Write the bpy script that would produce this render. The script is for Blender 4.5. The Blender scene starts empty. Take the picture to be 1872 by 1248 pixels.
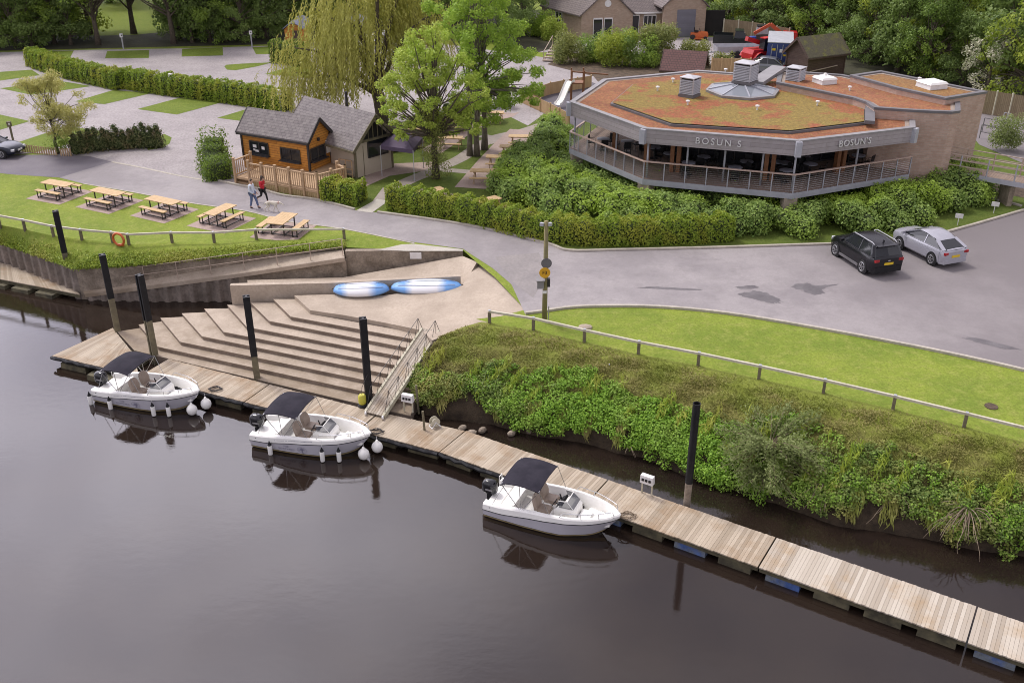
import bpy, math, random
import numpy as np
from mathutils import Vector, Matrix
from mathutils.geometry import tessellate_polygon

scene = bpy.context.scene
col = scene.collection
random.seed(7)
RNG = np.random.default_rng(11)
R = math.radians

# ------------------------------------------------------------------ camera, world, sun, exposure
CAM_H, CAM_F, CAM_P = 22.6, 1800.0, R(27.2)
G = 2.8                      # level of the land above the river
cam_d = bpy.data.cameras.new('camera')
cam_d.sensor_width = 36.0
cam_d.lens = 36.0 * CAM_F / 1872.0
cam_d.clip_start = 0.5
cam_d.clip_end = 2000.0
cam = bpy.data.objects.new('camera', cam_d)
cam.location = (0, 0, CAM_H)
cam.rotation_euler = (R(90) - CAM_P, 0, 0)
col.objects.link(cam)
scene.camera = cam

SUN_EL, SUN_AZ = R(58), R(-50)      # azimuth measured from +Y towards +X
world = bpy.data.worlds.new('World')
scene.world = world
world.use_nodes = True
wn = world.node_tree
wn.nodes.clear()
w_out = wn.nodes.new('ShaderNodeOutputWorld')
w_bg = wn.nodes.new('ShaderNodeBackground')
w_bg.inputs['Strength'].default_value = 0.1
w_sky = wn.nodes.new('ShaderNodeTexSky')
w_sky.sky_type = 'NISHITA'
w_sky.sun_disc = False
w_sky.sun_elevation = SUN_EL
w_sky.sun_rotation = SUN_AZ
w_tc = wn.nodes.new('ShaderNodeTexCoord')
w_map = wn.nodes.new('ShaderNodeMapping')
w_map.inputs['Scale'].default_value = (1.0, 1.0, 2.2)
w_noise = wn.nodes.new('ShaderNodeTexNoise')
w_noise.inputs['Scale'].default_value = 2.1
w_noise.inputs['Detail'].default_value = 6.0
w_noise.inputs['Roughness'].default_value = 0.55
w_ramp = wn.nodes.new('ShaderNodeMapRange')
w_ramp.inputs['From Min'].default_value = 0.34
w_ramp.inputs['From Max'].default_value = 0.68
w_cl = wn.nodes.new('ShaderNodeMix')
w_cl.data_type = 'RGBA'
w_cl.inputs['A'].default_value = (4.2, 3.85, 4.5, 1)       # grey cloud base
w_cl.inputs['B'].default_value = (10.6, 10.0, 10.9, 1)     # bright cloud
w_mix = wn.nodes.new('ShaderNodeMix')
w_mix.data_type = 'RGBA'
w_mix.inputs['Factor'].default_value = 0.88                # overcast
wl = wn.links
wl.new(w_tc.outputs['Generated'], w_map.inputs['Vector'])
wl.new(w_map.outputs['Vector'], w_noise.inputs['Vector'])
wl.new(w_noise.outputs['Fac'], w_ramp.inputs['Value'])
wl.new(w_ramp.outputs['Result'], w_cl.inputs['Factor'])
wl.new(w_sky.outputs['Color'], w_mix.inputs['A'])
wl.new(w_cl.outputs['Result'], w_mix.inputs['B'])
# added glow in the unseen sky, low at far left, brightens the river's reflection
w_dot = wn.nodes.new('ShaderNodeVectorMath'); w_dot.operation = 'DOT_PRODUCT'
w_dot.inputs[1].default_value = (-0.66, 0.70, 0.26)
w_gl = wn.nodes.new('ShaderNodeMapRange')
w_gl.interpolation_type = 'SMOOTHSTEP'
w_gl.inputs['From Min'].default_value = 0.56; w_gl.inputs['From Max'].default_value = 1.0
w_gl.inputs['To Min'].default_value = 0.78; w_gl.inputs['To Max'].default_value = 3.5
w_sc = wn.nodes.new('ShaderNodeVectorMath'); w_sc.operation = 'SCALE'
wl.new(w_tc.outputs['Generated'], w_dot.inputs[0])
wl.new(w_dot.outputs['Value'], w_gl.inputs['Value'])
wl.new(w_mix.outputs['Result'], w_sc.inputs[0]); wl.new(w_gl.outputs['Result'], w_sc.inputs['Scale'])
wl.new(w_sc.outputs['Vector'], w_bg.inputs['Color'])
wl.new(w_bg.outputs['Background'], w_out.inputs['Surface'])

sun_d = bpy.data.lights.new('sun', 'SUN')
sun_d.energy = 1.4
sun_d.angle = R(12)
sun_d.color = (1.0, 0.95, 0.88)
sun = bpy.data.objects.new('sun', sun_d)
sun_dir = Vector((math.sin(SUN_AZ) * math.cos(SUN_EL), math.cos(SUN_AZ) * math.cos(SUN_EL), math.sin(SUN_EL)))
sun.rotation_euler = sun_dir.to_track_quat('Z', 'Y').to_euler()
sun.location = (0, 0, 80)
col.objects.link(sun)

vs = scene.view_settings
vs.view_transform = 'Standard'
vs.look = 'None'
vs.gamma = 1.0
vs.exposure = 0.68
vs.use_curve_mapping = False
scene.cycles.filter_width = 1.0
scene.cycles.max_bounces = 6
scene.cycles.diffuse_bounces = 3
scene.cycles.glossy_bounces = 3
scene.cycles.transmission_bounces = 4
scene.cycles.transparent_max_bounces = 6

# ------------------------------------------------------------------ geometry helpers
_c, _s = math.cos(CAM_P), math.sin(CAM_P)
def at(px, py, z=G):
    """point at height z seen at pixel px, py of the photograph"""
    x = (px - 936.0) / CAM_F
    y = (py - 624.0) / CAM_F
    d = Vector((x, _c - y * _s, -_s - y * _c))
    return Vector((0, 0, CAM_H)) + d * ((z - CAM_H) / d.z)
def hgt(px, yb, yt, z=G):
    """height above z of something standing at pixel (px, yb) whose top is at pixel row yt"""
    p = at(px, yb, z)
    k = (624.0 - yt) / CAM_F
    return (k * p.y * _c - p.y * _s) / (_c + k * _s) + CAM_H - z
def lerp(a, b, t):
    return a + (b - a) * t
def V(*a):
    return Vector(a)
def heading(a, b):
    return math.atan2(b.y - a.y, b.x - a.x)

class MB:
    """collects shapes and links them as ONE mesh object"""
    def __init__(self):
        self.v, self.f, self.m = [], [], []
    def add(self, vs_, fs, m=0):
        o = len(self.v)
        self.v += [tuple(p) for p in vs_]
        for f in fs:
            self.f.append(tuple(i + o for i in f))
            self.m.append(m)
        return self
    def box(self, c, s, rz=0.0, m=0, taper=1.0, rot=None):
        hx, hy, hz = s[0] / 2, s[1] / 2, s[2] / 2
        pts = []
        for z, k in ((-hz, 1.0), (hz, taper)):
            for x, y in ((-hx, -hy), (hx, -hy), (hx, hy), (-hx, hy)):
                pts.append(Vector((x * k, y * k, z)))
        mt = rot if rot is not None else Matrix.Rotation(rz, 3, 'Z')
        c = Vector(c)
        pts = [mt @ p + c for p in pts]
        return self.add(pts, [(0, 3, 2, 1), (4, 5, 6, 7), (0, 1, 5, 4), (1, 2, 6, 5), (2, 3, 7, 6), (3, 0, 4, 7)], m)
    def bar(self, a, b, w, h, m=0):
        a, b = Vector(a), Vector(b)
        d = b - a
        L = d.length
        if L < 1e-6: return self
        d = d / L
        up = Vector((0, 0, 1)) if abs(d.z) < 0.95 else Vector((1, 0, 0))
        sx = d.cross(up).normalized()
        uz = sx.cross(d).normalized()
        pts = []
        for p in (a, b):
            for i, j in ((-1, -1), (1, -1), (1, 1), (-1, 1)):
                pts.append(p + sx * (i * w / 2) + uz * (j * h / 2))
        return self.add(pts, [(0, 1, 2, 3), (7, 6, 5, 4), (0, 4, 5, 1), (1, 5, 6, 2), (2, 6, 7, 3), (3, 7, 4, 0)], m)
    def tube(self, pts, r, n=6, m=0, r1=None, caps=True):
        pts = [Vector(p) for p in pts]
        k = len(pts)
        rings = []
        ref = Vector((0.31, 0.17, 0.93)).normalized()
        for i, p in enumerate(pts):
            d = (pts[min(i + 1, k - 1)] - pts[max(i - 1, 0)])
            if d.length < 1e-9: d = Vector((0, 0, 1))
            d.normalize()
            rr = ref if abs(d.dot(ref)) < 0.97 else Vector((1, 0, 0))
            u = d.cross(rr).normalized()
            w = d.cross(u)
            if isinstance(r, (list, tuple)): ra = r[i]
            else: ra = r if r1 is None else r + (r1 - r) * i / max(1, k - 1)
            rings.append([p + u * (ra * math.cos(2 * math.pi * j / n)) + w * (ra * math.sin(2 * math.pi * j / n)) for j in range(n)])
        return self.loft(rings, m, caps)
    def loft(self, rings, m=0, caps=True, closed=True):
        n = len(rings[0])
        vs_, fs = [], []
        for rg in rings: vs_ += rg
        for i in range(len(rings) - 1):
            for j in range(n if closed else n - 1):
                j2 = (j + 1) % n
                fs.append((i * n + j, i * n + j2, (i + 1) * n + j2, (i + 1) * n + j))
        if caps:
            fs.append(tuple(reversed(range(n))))
            fs.append(tuple(range((len(rings) - 1) * n, len(rings) * n)))
        return self.add(vs_, fs, m)
    def lathe(self, prof, c=(0, 0, 0), n=16, m=0, caps=True, axis='Z'):
        rings = []
        c = Vector(c)
        for r, z in prof:
            rg = []
            for j in range(n):
                a = 2 * math.pi * j / n
                p = (r * math.cos(a), r * math.sin(a), z)
                if axis == 'X': p = (z, r * math.cos(a), r * math.sin(a))
                if axis == 'Y': p = (r * math.sin(a), z, r * math.cos(a))
                rg.append(c + Vector(p))
            rings.append(rg)
        return self.loft(rings, m, caps)
    def ell(self, c, r, nu=12, nv=8, m=0):
        if not hasattr(r, '__len__'): r = (r, r, r)
        c = Vector(c)
        rings = []
        for i in range(nv + 1):
            t = math.pi * (0.02 + 0.96 * i / nv)
            rings.append([c + Vector((r[0] * math.sin(t) * math.cos(2 * math.pi * j / nu), r[1] * math.sin(t) * math.sin(2 * math.pi * j / nu), -r[2] * math.cos(t))) for j in range(nu)])
        return self.loft(rings, m)
    def poly(self, pts, m=0):
        """a (possibly concave) face, triangulated, normal up"""
        pts = [Vector(p) for p in pts]
        tris = tessellate_polygon([pts])
        fs = []
        for t in tris:
            a, b, c = (pts[i] for i in t)
            fs.append(tuple(t) if (b - a).cross(c - a).z >= 0 else tuple(reversed(t)))
        return self.add(pts, fs, m)
    def prism(self, poly, z0, z1, m=0):
        """poly: list of xy(z) ; z1 a number or None (use each point's own z as top)"""
        P = [Vector((p[0], p[1], 0)) for p in poly]
        area = sum(P[i].x * P[(i + 1) % len(P)].y - P[(i + 1) % len(P)].x * P[i].y for i in range(len(P)))
        src = list(poly)
        if area < 0:
            P.reverse(); src.reverse()
        n = len(P)
        top = [Vector((p.x, p.y, z1 if z1 is not None else s[2])) for p, s in zip(P, src)]
        bot = [Vector((p.x, p.y, z0)) for p in P]
        tris = tessellate_polygon([top])
        fs = []
        for t in tris:
            a, b, c = (P[i] for i in t)
            t = tuple(t) if (b - a).cross(c - a).z >= 0 else tuple(reversed(t))
            fs.append(t)
            fs.append(tuple(n + i for i in reversed(t)))
        for i in range(n):
            j = (i + 1) % n
            fs.append((i, n + i, n + j, j))
        return self.add(top + bot, fs, m)
    def grid(self, rows, m=0):
        n = len(rows[0])
        vs_, fs = [], []
        for r in rows: vs_ += [tuple(p) for p in r]
        for i in range(len(rows) - 1):
            for j in range(n - 1):
                fs.append((i * n + j, i * n + j + 1, (i + 1) * n + j + 1, (i + 1) * n + j))
        return self.add(vs_, fs, m)
    def build(self, name, mats, parent=None, smooth=False, world=True, angle=None):
        me = bpy.data.meshes.new(name)
        vs_ = self.v
        if parent is not None and world:
            inv = mat_of(parent).inverted()
            vs_ = [tuple(inv @ Vector(p)) for p in vs_]
        me.from_pydata(vs_, [], self.f)
        if not isinstance(mats, (list, tuple)): mats = [mats]
        for mt in mats: me.materials.append(mt)
        if len(mats) > 1: me.polygons.foreach_set('material_index', self.m)
        if smooth:
            me.polygons.foreach_set('use_smooth', [True] * len(me.polygons))
            if angle: me.set_sharp_from_angle(angle=R(angle))
        me.update()
        o = bpy.data.objects.new(name, me)
        col.objects.link(o)
        if parent is not None: o.parent = parent
        return o

def mat_of(o):
    m = Matrix.Translation(o.location) @ o.rotation_euler.to_matrix().to_4x4() @ Matrix.Diagonal((*o.scale, 1))
    return mat_of(o.parent) @ m if o.parent else m

def tag(o, label=None, cat=None, group=None, kind=None):
    if label: o['label'] = label
    if cat: o['category'] = cat
    if group: o['group'] = group
    if kind: o['kind'] = kind
    return o
def thing(name, label, cat, loc=(0, 0, 0), rz=0.0, group=None):
    o = bpy.data.objects.new(name, None)
    o.empty_display_size = 0.3
    col.objects.link(o)
    o.location = loc
    o.rotation_euler = (0, 0, rz)
    return tag(o, label, cat, group)
def struct(o):
    o['kind'] = 'structure'
    return o
KIDS = {}
def copy_tree(o, loc=None, rz=None, label=None, sc=None):
    def rec(a, par):
        c = a.copy()
        col.objects.link(c)
        if par is not None: c.parent = par
        for ch in [x for x in bpy.data.objects if x.parent == a]:
            rec(ch, c)
        return c
    c = rec(o, None)
    if loc is not None: c.location = loc
    if rz is not None: c.rotation_euler = (0, 0, rz)
    if sc is not None: c.scale = sc if hasattr(sc, '__len__') else (sc, sc, sc)
    if label: c['label'] = label
    return c

# ------------------------------------------------------------------ numpy leaf helpers
def nrm(a):
    return a / np.maximum(np.linalg.norm(a, axis=1, keepdims=True), 1e-9)
def leaf_verts(P, N, size, rng=RNG, aspect=0.6, T=None):
    n = len(P)
    size = np.broadcast_to(np.asarray(size, float), (n,)) * rng.uniform(0.65, 1.35, n)
    N = nrm(N)
    t = rng.normal(size=(n, 3)) if T is None else T
    t = nrm(t - N * np.sum(t * N, axis=1, keepdims=True))
    b = np.cross(N, t)
    h = size[:, None]
    out = np.empty((n, 4, 3))
    fold = N * h * 0.12
    out[:, 0] = P - t * h * 0.5
    out[:, 1] = P + b * h * 0.5 * aspect + fold
    out[:, 2] = P + t * h * 0.5
    out[:, 3] = P - b * h * 0.5 * aspect + fold
    return out.reshape(-1, 3)
def quad_object(name, verts, mats, parent=None, extra=None, mi=None):
    """verts (4n,3) -> quads; extra: an MB whose faces join the mesh with material indices after 0"""
    n = len(verts) // 4
    verts = np.asarray(verts, float)
    fv = np.arange(4 * n)
    loop_start = np.arange(n) * 4
    loop_total = np.full(n, 4)
    m_idx = np.zeros(n, int) if mi is None else np.asarray(mi, int)
    if extra is not None and extra.f:
        ev = np.array(extra.v, float)
        off = len(verts)
        verts = np.vstack([verts, ev])
        el = np.concatenate([np.array(f) for f in extra.f]) + off
        et = np.array([len(f) for f in extra.f])
        es = len(fv) + np.concatenate([[0], np.cumsum(et)[:-1]])
        fv = np.concatenate([fv, el]); loop_start = np.concatenate([loop_start, es]); loop_total = np.concatenate([loop_total, et])
        m_idx = np.concatenate([m_idx, np.array(extra.m, int)])
    if parent is not None:
        loc = np.array(mat_of(parent).translation)
        verts = verts - loc
    me = bpy.data.meshes.new(name)
    me.vertices.add(len(verts)); me.vertices.foreach_set('co', verts.astype(np.float32).ravel())
    me.loops.add(len(fv)); me.loops.foreach_set('vertex_index', fv.astype(np.int32))
    me.polygons.add(len(loop_start))
    me.polygons.foreach_set('loop_start', loop_start.astype(np.int32))
    me.polygons.foreach_set('loop_total', loop_total.astype(np.int32))
    if not isinstance(mats, (list, tuple)): mats = [mats]
    for mt in mats: me.materials.append(mt)
    me.polygons.foreach_set('material_index', m_idx.astype(np.int32))
    me.update(calc_edges=True)
    o = bpy.data.objects.new(name, me)
    col.objects.link(o)
    if parent is not None: o.parent = parent
    return o
def blob_leaves(blobs, dens, size, rng=RNG, up=0.35, rough=0.55, squash=1.0, inner=0.7):
    """blobs: (cx,cy,cz,r) ; leaves sit in a shell of every blob, facing outwards"""
    Ps, Ns = [], []
    for cx, cy, cz, r in blobs:
        n = max(6, int(dens * r * r))
        d = nrm(rng.normal(size=(n, 3)))
        rad = r * (inner + (1 - inner) * rng.random(n) ** 0.6) * (1 + 0.14 * rng.normal(size=n))
        p = d * rad[:, None]
        p[:, 2] *= squash
        Ps.append(p + np.array([cx, cy, cz]))
        Ns.append(d + rng.normal(size=(n, 3)) * rough + np.array([0, 0, up]))
    P = np.vstack(Ps); N = np.vstack(Ns)
    return leaf_verts(P, N, size, rng)
def in_poly(x, y, poly):
    ins = np.zeros(len(x), bool)
    n = len(poly)
    for i in range(n):
        x1, y1 = poly[i][0], poly[i][1]
        x2, y2 = poly[(i + 1) % n][0], poly[(i + 1) % n][1]
        if y1 == y2: continue
        c = ((y1 > y) != (y2 > y)) & (x < (x2 - x1) * (y - y1) / (y2 - y1) + x1)
        ins ^= c
    return ins
def rand_in_poly(poly, n, rng=RNG):
    xs = [p[0] for p in poly]; ys = [p[1] for p in poly]
    out = np.zeros((0, 2))
    while len(out) < n:
        q = np.column_stack([rng.uniform(min(xs), max(xs), n * 2), rng.uniform(min(ys), max(ys), n * 2)])
        out = np.vstack([out, q[in_poly(q[:, 0], q[:, 1], poly)]])
    return out[:n]

# ------------------------------------------------------------------ materials
def new_mat(name):
    m = bpy.data.materials.new(name)
    m.use_nodes = True
    nt = m.node_tree
    b = nt.nodes['Principled BSDF']
    return m, nt, b
def c4(c):
    return (c[0], c[1], c[2], 1.0)
def surf_coords(nt):
    """(along the wall, up the wall, 0) from position and normal: works on any wall or roof slope"""
    g = nt.nodes.new('ShaderNodeNewGeometry')
    cr = nt.nodes.new('ShaderNodeVectorMath'); cr.operation = 'CROSS_PRODUCT'
    nt.links.new(g.outputs['True Normal'], cr.inputs[1]); cr.inputs[0].default_value = (0, 0, 1)
    no = nt.nodes.new('ShaderNodeVectorMath'); no.operation = 'NORMALIZE'
    nt.links.new(cr.outputs[0], no.inputs[0])
    du = nt.nodes.new('ShaderNodeVectorMath'); du.operation = 'DOT_PRODUCT'
    nt.links.new(g.outputs['Position'], du.inputs[0]); nt.links.new(no.outputs[0], du.inputs[1])
    c2 = nt.nodes.new('ShaderNodeVectorMath'); c2.operation = 'CROSS_PRODUCT'
    nt.links.new(g.outputs['True Normal'], c2.inputs[0]); nt.links.new(no.outputs[0], c2.inputs[1])
    dv = nt.nodes.new('ShaderNodeVectorMath'); dv.operation = 'DOT_PRODUCT'
    nt.links.new(g.outputs['Position'], dv.inputs[0]); nt.links.new(c2.outputs[0], dv.inputs[1])
    cb = nt.nodes.new('ShaderNodeCombineXYZ')
    nt.links.new(du.outputs['Value'], cb.inputs[0]); nt.links.new(dv.outputs['Value'], cb.inputs[1])
    return cb.outputs[0]
def noise(nt, scale, detail=4, rough=0.6, vec=None, space='pos'):
    n = nt.nodes.new('ShaderNodeTexNoise')
    n.inputs['Scale'].default_value = scale
    n.inputs['Detail'].default_value = detail
    n.inputs['Roughness'].default_value = rough
    if vec is None:
        if space == 'pos':
            g = nt.nodes.new('ShaderNodeNewGeometry'); vec = g.outputs['Position']
        else:
            t = nt.nodes.new('ShaderNodeTexCoord'); vec = t.outputs['Object']
    nt.links.new(vec, n.inputs['Vector'])
    return n.outputs['Fac']
def rng_map(nt, fac, a, b, lo=0.0, hi=1.0):
    r = nt.nodes.new('ShaderNodeMapRange')
    r.inputs['From Min'].default_value = a; r.inputs['From Max'].default_value = b
    r.inputs['To Min'].default_value = lo; r.inputs['To Max'].default_value = hi
    nt.links.new(fac, r.inputs['Value'])
    return r.outputs['Result']
def mixc(nt, fac, a, b):
    m = nt.nodes.new('ShaderNodeMix'); m.data_type = 'RGBA'
    if hasattr(fac, 'links'): nt.links.new(fac, m.inputs['Factor'])
    else: m.inputs['Factor'].default_value = fac
    for s, k in ((a, 'A'), (b, 'B')):
        if hasattr(s, 'links'): nt.links.new(s, m.inputs[k])
        else: m.inputs[k].default_value = c4(s)
    return m.outputs['Result']
def bump(nt, b, h, strength=0.3, dist=0.02):
    n = nt.nodes.new('ShaderNodeBump')
    n.inputs['Strength'].default_value = strength
    n.inputs['Distance'].default_value = dist
    nt.links.new(h, n.inputs['Height'])
    nt.links.new(n.outputs['Normal'], b.inputs['Normal'])
def M(name, c1, c2=None, scale=4.0, rough=0.7, bmp=0.0, metal=0.0, lo=0.35, hi=0.65, spec=0.5, fine=None, space='pos'):
    """two-tone noise material, with an optional fine speckle"""
    m, nt, b = new_mat(name)
    b.inputs['Roughness'].default_value = rough
    b.inputs['Metallic'].default_value = metal
    b.inputs['Specular IOR Level'].default_value = spec
    if c2 is None: c2 = tuple(x * 0.82 for x in c1)
    f = noise(nt, scale, 5, 0.62, space=space)
    c = mixc(nt, rng_map(nt, f, lo, hi), c1, c2)
    if fine:
        f2 = noise(nt, fine[0], 3, 0.7, space=space)
        dk = nt.nodes.new('ShaderNodeMix'); dk.data_type = 'RGBA'; dk.blend_type = 'MULTIPLY'
        dk.inputs['Factor'].default_value = 1.0
        g = rng_map(nt, f2, 0.3, 0.7, 1 - fine[1], 1 + fine[1])
        cb = nt.nodes.new('ShaderNodeCombineXYZ')
        for i in range(3): nt.links.new(g, cb.inputs[i])
        nt.links.new(c, dk.inputs['A']); nt.links.new(cb.outputs[0], dk.inputs['B'])
        c = dk.outputs['Result']
        if bmp: bump(nt, b, f2, bmp)
    elif bmp: bump(nt, b, f, bmp)
    nt.links.new(c, b.inputs['Base Color'])
    return m
def leaf_mat(name, dark, light, third=None, trans=0.38, clump=0.5):
    """every leaf its own tint; clumps of slightly different hue through the plant"""
    m, nt, b = new_mat(name)
    g = nt.nodes.new('ShaderNodeNewGeometry')
    c = mixc(nt, g.outputs['Random Per Island'], dark, light)
    if third is not None:
        f = noise(nt, clump, 3, 0.6)
        c = mixc(nt, rng_map(nt, f, 0.45, 0.62), c, third)
    nt.links.new(c, b.inputs['Base Color'])
    b.inputs['Roughness'].default_value = 0.55
    b.inputs['Specular IOR Level'].default_value = 0.3
    tr = nt.nodes.new('ShaderNodeBsdfTranslucent')
    nt.links.new(c, tr.inputs['Color'])
    mx = nt.nodes.new('ShaderNodeMixShader')
    mx.inputs['Fac'].default_value = trans
    nt.links.new(b.outputs[0], mx.inputs[1]); nt.links.new(tr.outputs[0], mx.inputs[2])
    nt.links.new(mx.outputs[0], nt.nodes['Material Output'].inputs['Surface'])
    return m
def board_mat(name, c1, c2, w=0.14, length=3.0, gap=(0.02, 0.015, 0.01), vertical=False, rough=0.75, dirt=None, mortar=0.008, bmp=0.3):
    """boards / bricks / shingles laid by the brick texture over surface coordinates"""
    m, nt, b = new_mat(name)
    uv = surf_coords(nt)
    if vertical:
        mp = nt.nodes.new('ShaderNodeMapping'); mp.inputs['Rotation'].default_value = (0, 0, R(90))
        nt.links.new(uv, mp.inputs['Vector']); uv = mp.outputs[0]
    br = nt.nodes.new('ShaderNodeTexBrick')
    br.inputs['Scale'].default_value = 1.0
    br.inputs['Brick Width'].default_value = length
    br.inputs['Row Height'].default_value = w
    br.inputs['Mortar Size'].default_value = mortar
    br.inputs['Mortar Smooth'].default_value = 0.2
    br.inputs['Color1'].default_value = c4(c1); br.inputs['Color2'].default_value = c4(c2); br.inputs['Mortar'].default_value = c4(gap)
    nt.links.new(uv, br.inputs['Vector'])
    c = br.outputs['Color']
    f = noise(nt, 3.0, 6, 0.65)
    c = mixc(nt, rng_map(nt, f, 0.42, 0.75, 0.0, 0.55), c, dirt if dirt else tuple(x * 0.55 for x in c1))
    nt.links.new(c, b.inputs['Base Color'])
    b.inputs['Roughness'].default_value = rough
    if bmp:
        iv = nt.nodes.new('ShaderNodeMath'); iv.operation = 'SUBTRACT'; iv.inputs[0].default_value = 1.0
        nt.links.new(br.outputs['Fac'], iv.inputs[1])
        bump(nt, b, iv.outputs[0], bmp, 0.02)
    return m
def island_mat(name, c1, c2, dirt, rough=0.8, dscale=1.2, d0=0.5, d1=0.75):
    """each plank its own tint, with weathering across them"""
    m, nt, b = new_mat(name)
    g = nt.nodes.new('ShaderNodeNewGeometry')
    c = mixc(nt, g.outputs['Random Per Island'], c1, c2)
    f = noise(nt, dscale, 6, 0.6)
    c = mixc(nt, rng_map(nt, f, d0, d1, 0, 0.8), c, dirt)
    f2 = noise(nt, 30, 3, 0.6)
    c = mixc(nt, rng_map(nt, f2, 0.4, 0.8, 0, 0.35), c, tuple(x * 0.5 for x in c1))
    nt.links.new(c, b.inputs['Base Color'])
    b.inputs['Roughness'].default_value = rough
    bump(nt, b, f2, 0.25, 0.01)
    return m
def glass_mat(name, c=(0.02, 0.022, 0.026), rough=0.04):
    m, nt, b = new_mat(name)
    b.inputs['Base Color'].default_value = c4(c)
    b.inputs['Roughness'].default_value = rough
    b.inputs['IOR'].default_value = 1.5
    return m
def clear_glass(name, alpha=0.25, c=(0.5, 0.55, 0.6)):
    m, nt, b = new_mat(name)
    b.inputs['Base Color'].default_value = c4(c)
    b.inputs['Roughness'].default_value = 0.03
    b.inputs['Alpha'].default_value = alpha
    return m

def grass_mat(name, c1, c2, c3, bmp=0.5, big=0.35):
    m, nt, b = new_mat(name)
    f = noise(nt, big, 5, 0.65)
    c = mixc(nt, rng_map(nt, f, 0.38, 0.62), c1, c2)
    f2 = noise(nt, 2.2, 6, 0.7)
    c = mixc(nt, rng_map(nt, f2, 0.48, 0.72, 0, 0.75), c, c3)
    f3 = noise(nt, 9, 6, 0.85)
    c = mixc(nt, rng_map(nt, f3, 0.42, 0.66, 0, 0.75), c, tuple(x * 0.42 for x in c1))
    nt.links.new(c, b.inputs['Base Color'])
    b.inputs['Roughness'].default_value = 0.9
    b.inputs['Specular IOR Level'].default_value = 0.15
    bump(nt, b, f3, bmp, 0.05)
    return m

MAT = {}
MAT['lawn'] = grass_mat('lawn grass', (0.245, 0.305, 0.045), (0.165, 0.23, 0.033), (0.33, 0.34, 0.09))
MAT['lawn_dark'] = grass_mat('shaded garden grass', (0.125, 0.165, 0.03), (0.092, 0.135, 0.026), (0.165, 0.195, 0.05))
MAT['lawn_mown'] = grass_mat('mown grass', (0.17, 0.225, 0.032), (0.13, 0.185, 0.028), (0.215, 0.255, 0.055))
MAT['field'] = grass_mat('field', (0.20, 0.25, 0.03), (0.14, 0.19, 0.025), (0.24, 0.25, 0.05), big=0.05)
MAT['wood_floor'] = M('woodland floor', (0.05, 0.05, 0.02), (0.03, 0.028, 0.014), 0.6, 0.95, .4, fine=(5, .4))
def asphalt_mat():
    m, nt, b = new_mat('worn asphalt')
    g = nt.nodes.new('ShaderNodeNewGeometry'); sp = nt.nodes.new('ShaderNodeSeparateXYZ'); nt.links.new(g.outputs['Position'], sp.inputs[0])
    f = noise(nt, .22, 6, .65)
    c = mixc(nt, rng_map(nt, f, .42, .6), (0.325, 0.298, 0.297), (0.25, 0.228, 0.232))
    ad = nt.nodes.new('ShaderNodeMath'); ad.operation = 'MULTIPLY_ADD'; ad.inputs[1].default_value = 14
    nt.links.new(f, ad.inputs[0]); nt.links.new(sp.outputs['X'], ad.inputs[2])
    c = mixc(nt, rng_map(nt, ad.outputs[0], 17, 33, 0, .9), c, (0.175, 0.155, 0.158))     # the parking area was surfaced later
    c = mixc(nt, rng_map(nt, noise(nt, 1.3, 6, .75), .5, .72, 0, .35), c, (0.17, 0.155, 0.15))
    f2 = noise(nt, 8, 5, .8)
    c = mixc(nt, rng_map(nt, f2, .4, .7, 0, .3), c, (0.16, 0.145, 0.145))
    nt.links.new(c, b.inputs['Base Color']); b.inputs['Roughness'].default_value = .9
    bump(nt, b, f2, .2)
    return m
MAT['asphalt'] = asphalt_mat()
MAT['asphalt_dark'] = M('fresh asphalt', (0.13, 0.115, 0.135), (0.165, 0.15, 0.165), 0.6, 0.85, 0.15, fine=(16, 0.15))
MAT['asphalt_wet'] = M('damp asphalt', (0.105, 0.095, 0.10), (0.15, 0.138, 0.142), 1.6, 0.5, 0.0, fine=(14, .12))
MAT['gravel'] = M('gravel', (0.35, 0.318, 0.315), (0.29, 0.262, 0.262), 0.5, 0.95, 0.5, fine=(6, 0.22))
MAT['path'] = M('garden path', (0.33, 0.285, 0.25), (0.27, 0.235, 0.205), 0.9, 0.9, 0.2, fine=(12, 0.15))
MAT['pad'] = M('pinkish paving', (0.38, 0.29, 0.25), (0.31, 0.235, 0.205), 1.2, 0.9, 0.2, fine=(12, 0.15))
MAT['slab'] = M('pale concrete slab', (0.47, 0.44, 0.385), (0.40, 0.37, 0.325), 1.0, 0.9, 0.1, fine=(15, 0.1))
MAT['kerb'] = M('kerb stone', (0.45, 0.41, 0.345), (0.36, 0.33, 0.28), 2.0, 0.9, 0.1, fine=(10, 0.12))
def concrete_mat():
    m, nt, b = new_mat('river concrete')
    c = mixc(nt, rng_map(nt, noise(nt, .7, 5, .62), .38, .62), (0.46, 0.385, 0.305), (0.37, 0.305, 0.238))
    c = mixc(nt, rng_map(nt, noise(nt, 8, 6, .8), .45, .7, 0, .6), c, (0.27, 0.215, 0.165))
    g = nt.nodes.new('ShaderNodeNewGeometry'); sp = nt.nodes.new('ShaderNodeSeparateXYZ'); nt.links.new(g.outputs['Position'], sp.inputs[0])
    ad = nt.nodes.new('ShaderNodeMath'); ad.operation = 'MULTIPLY_ADD'; ad.inputs[1].default_value = 2.6
    nt.links.new(noise(nt, .8, 6, .7), ad.inputs[0]); nt.links.new(sp.outputs['Z'], ad.inputs[2])
    c = mixc(nt, rng_map(nt, ad.outputs[0], 1.6, 2.45, .75, 0), c, (0.20, 0.15, 0.095))      # silt below the flood line
    nt.links.new(c, b.inputs['Base Color']); b.inputs['Roughness'].default_value = .9
    bump(nt, b, noise(nt, 9, 3, .7), .2)
    return m
MAT['concrete'] = concrete_mat()
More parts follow.
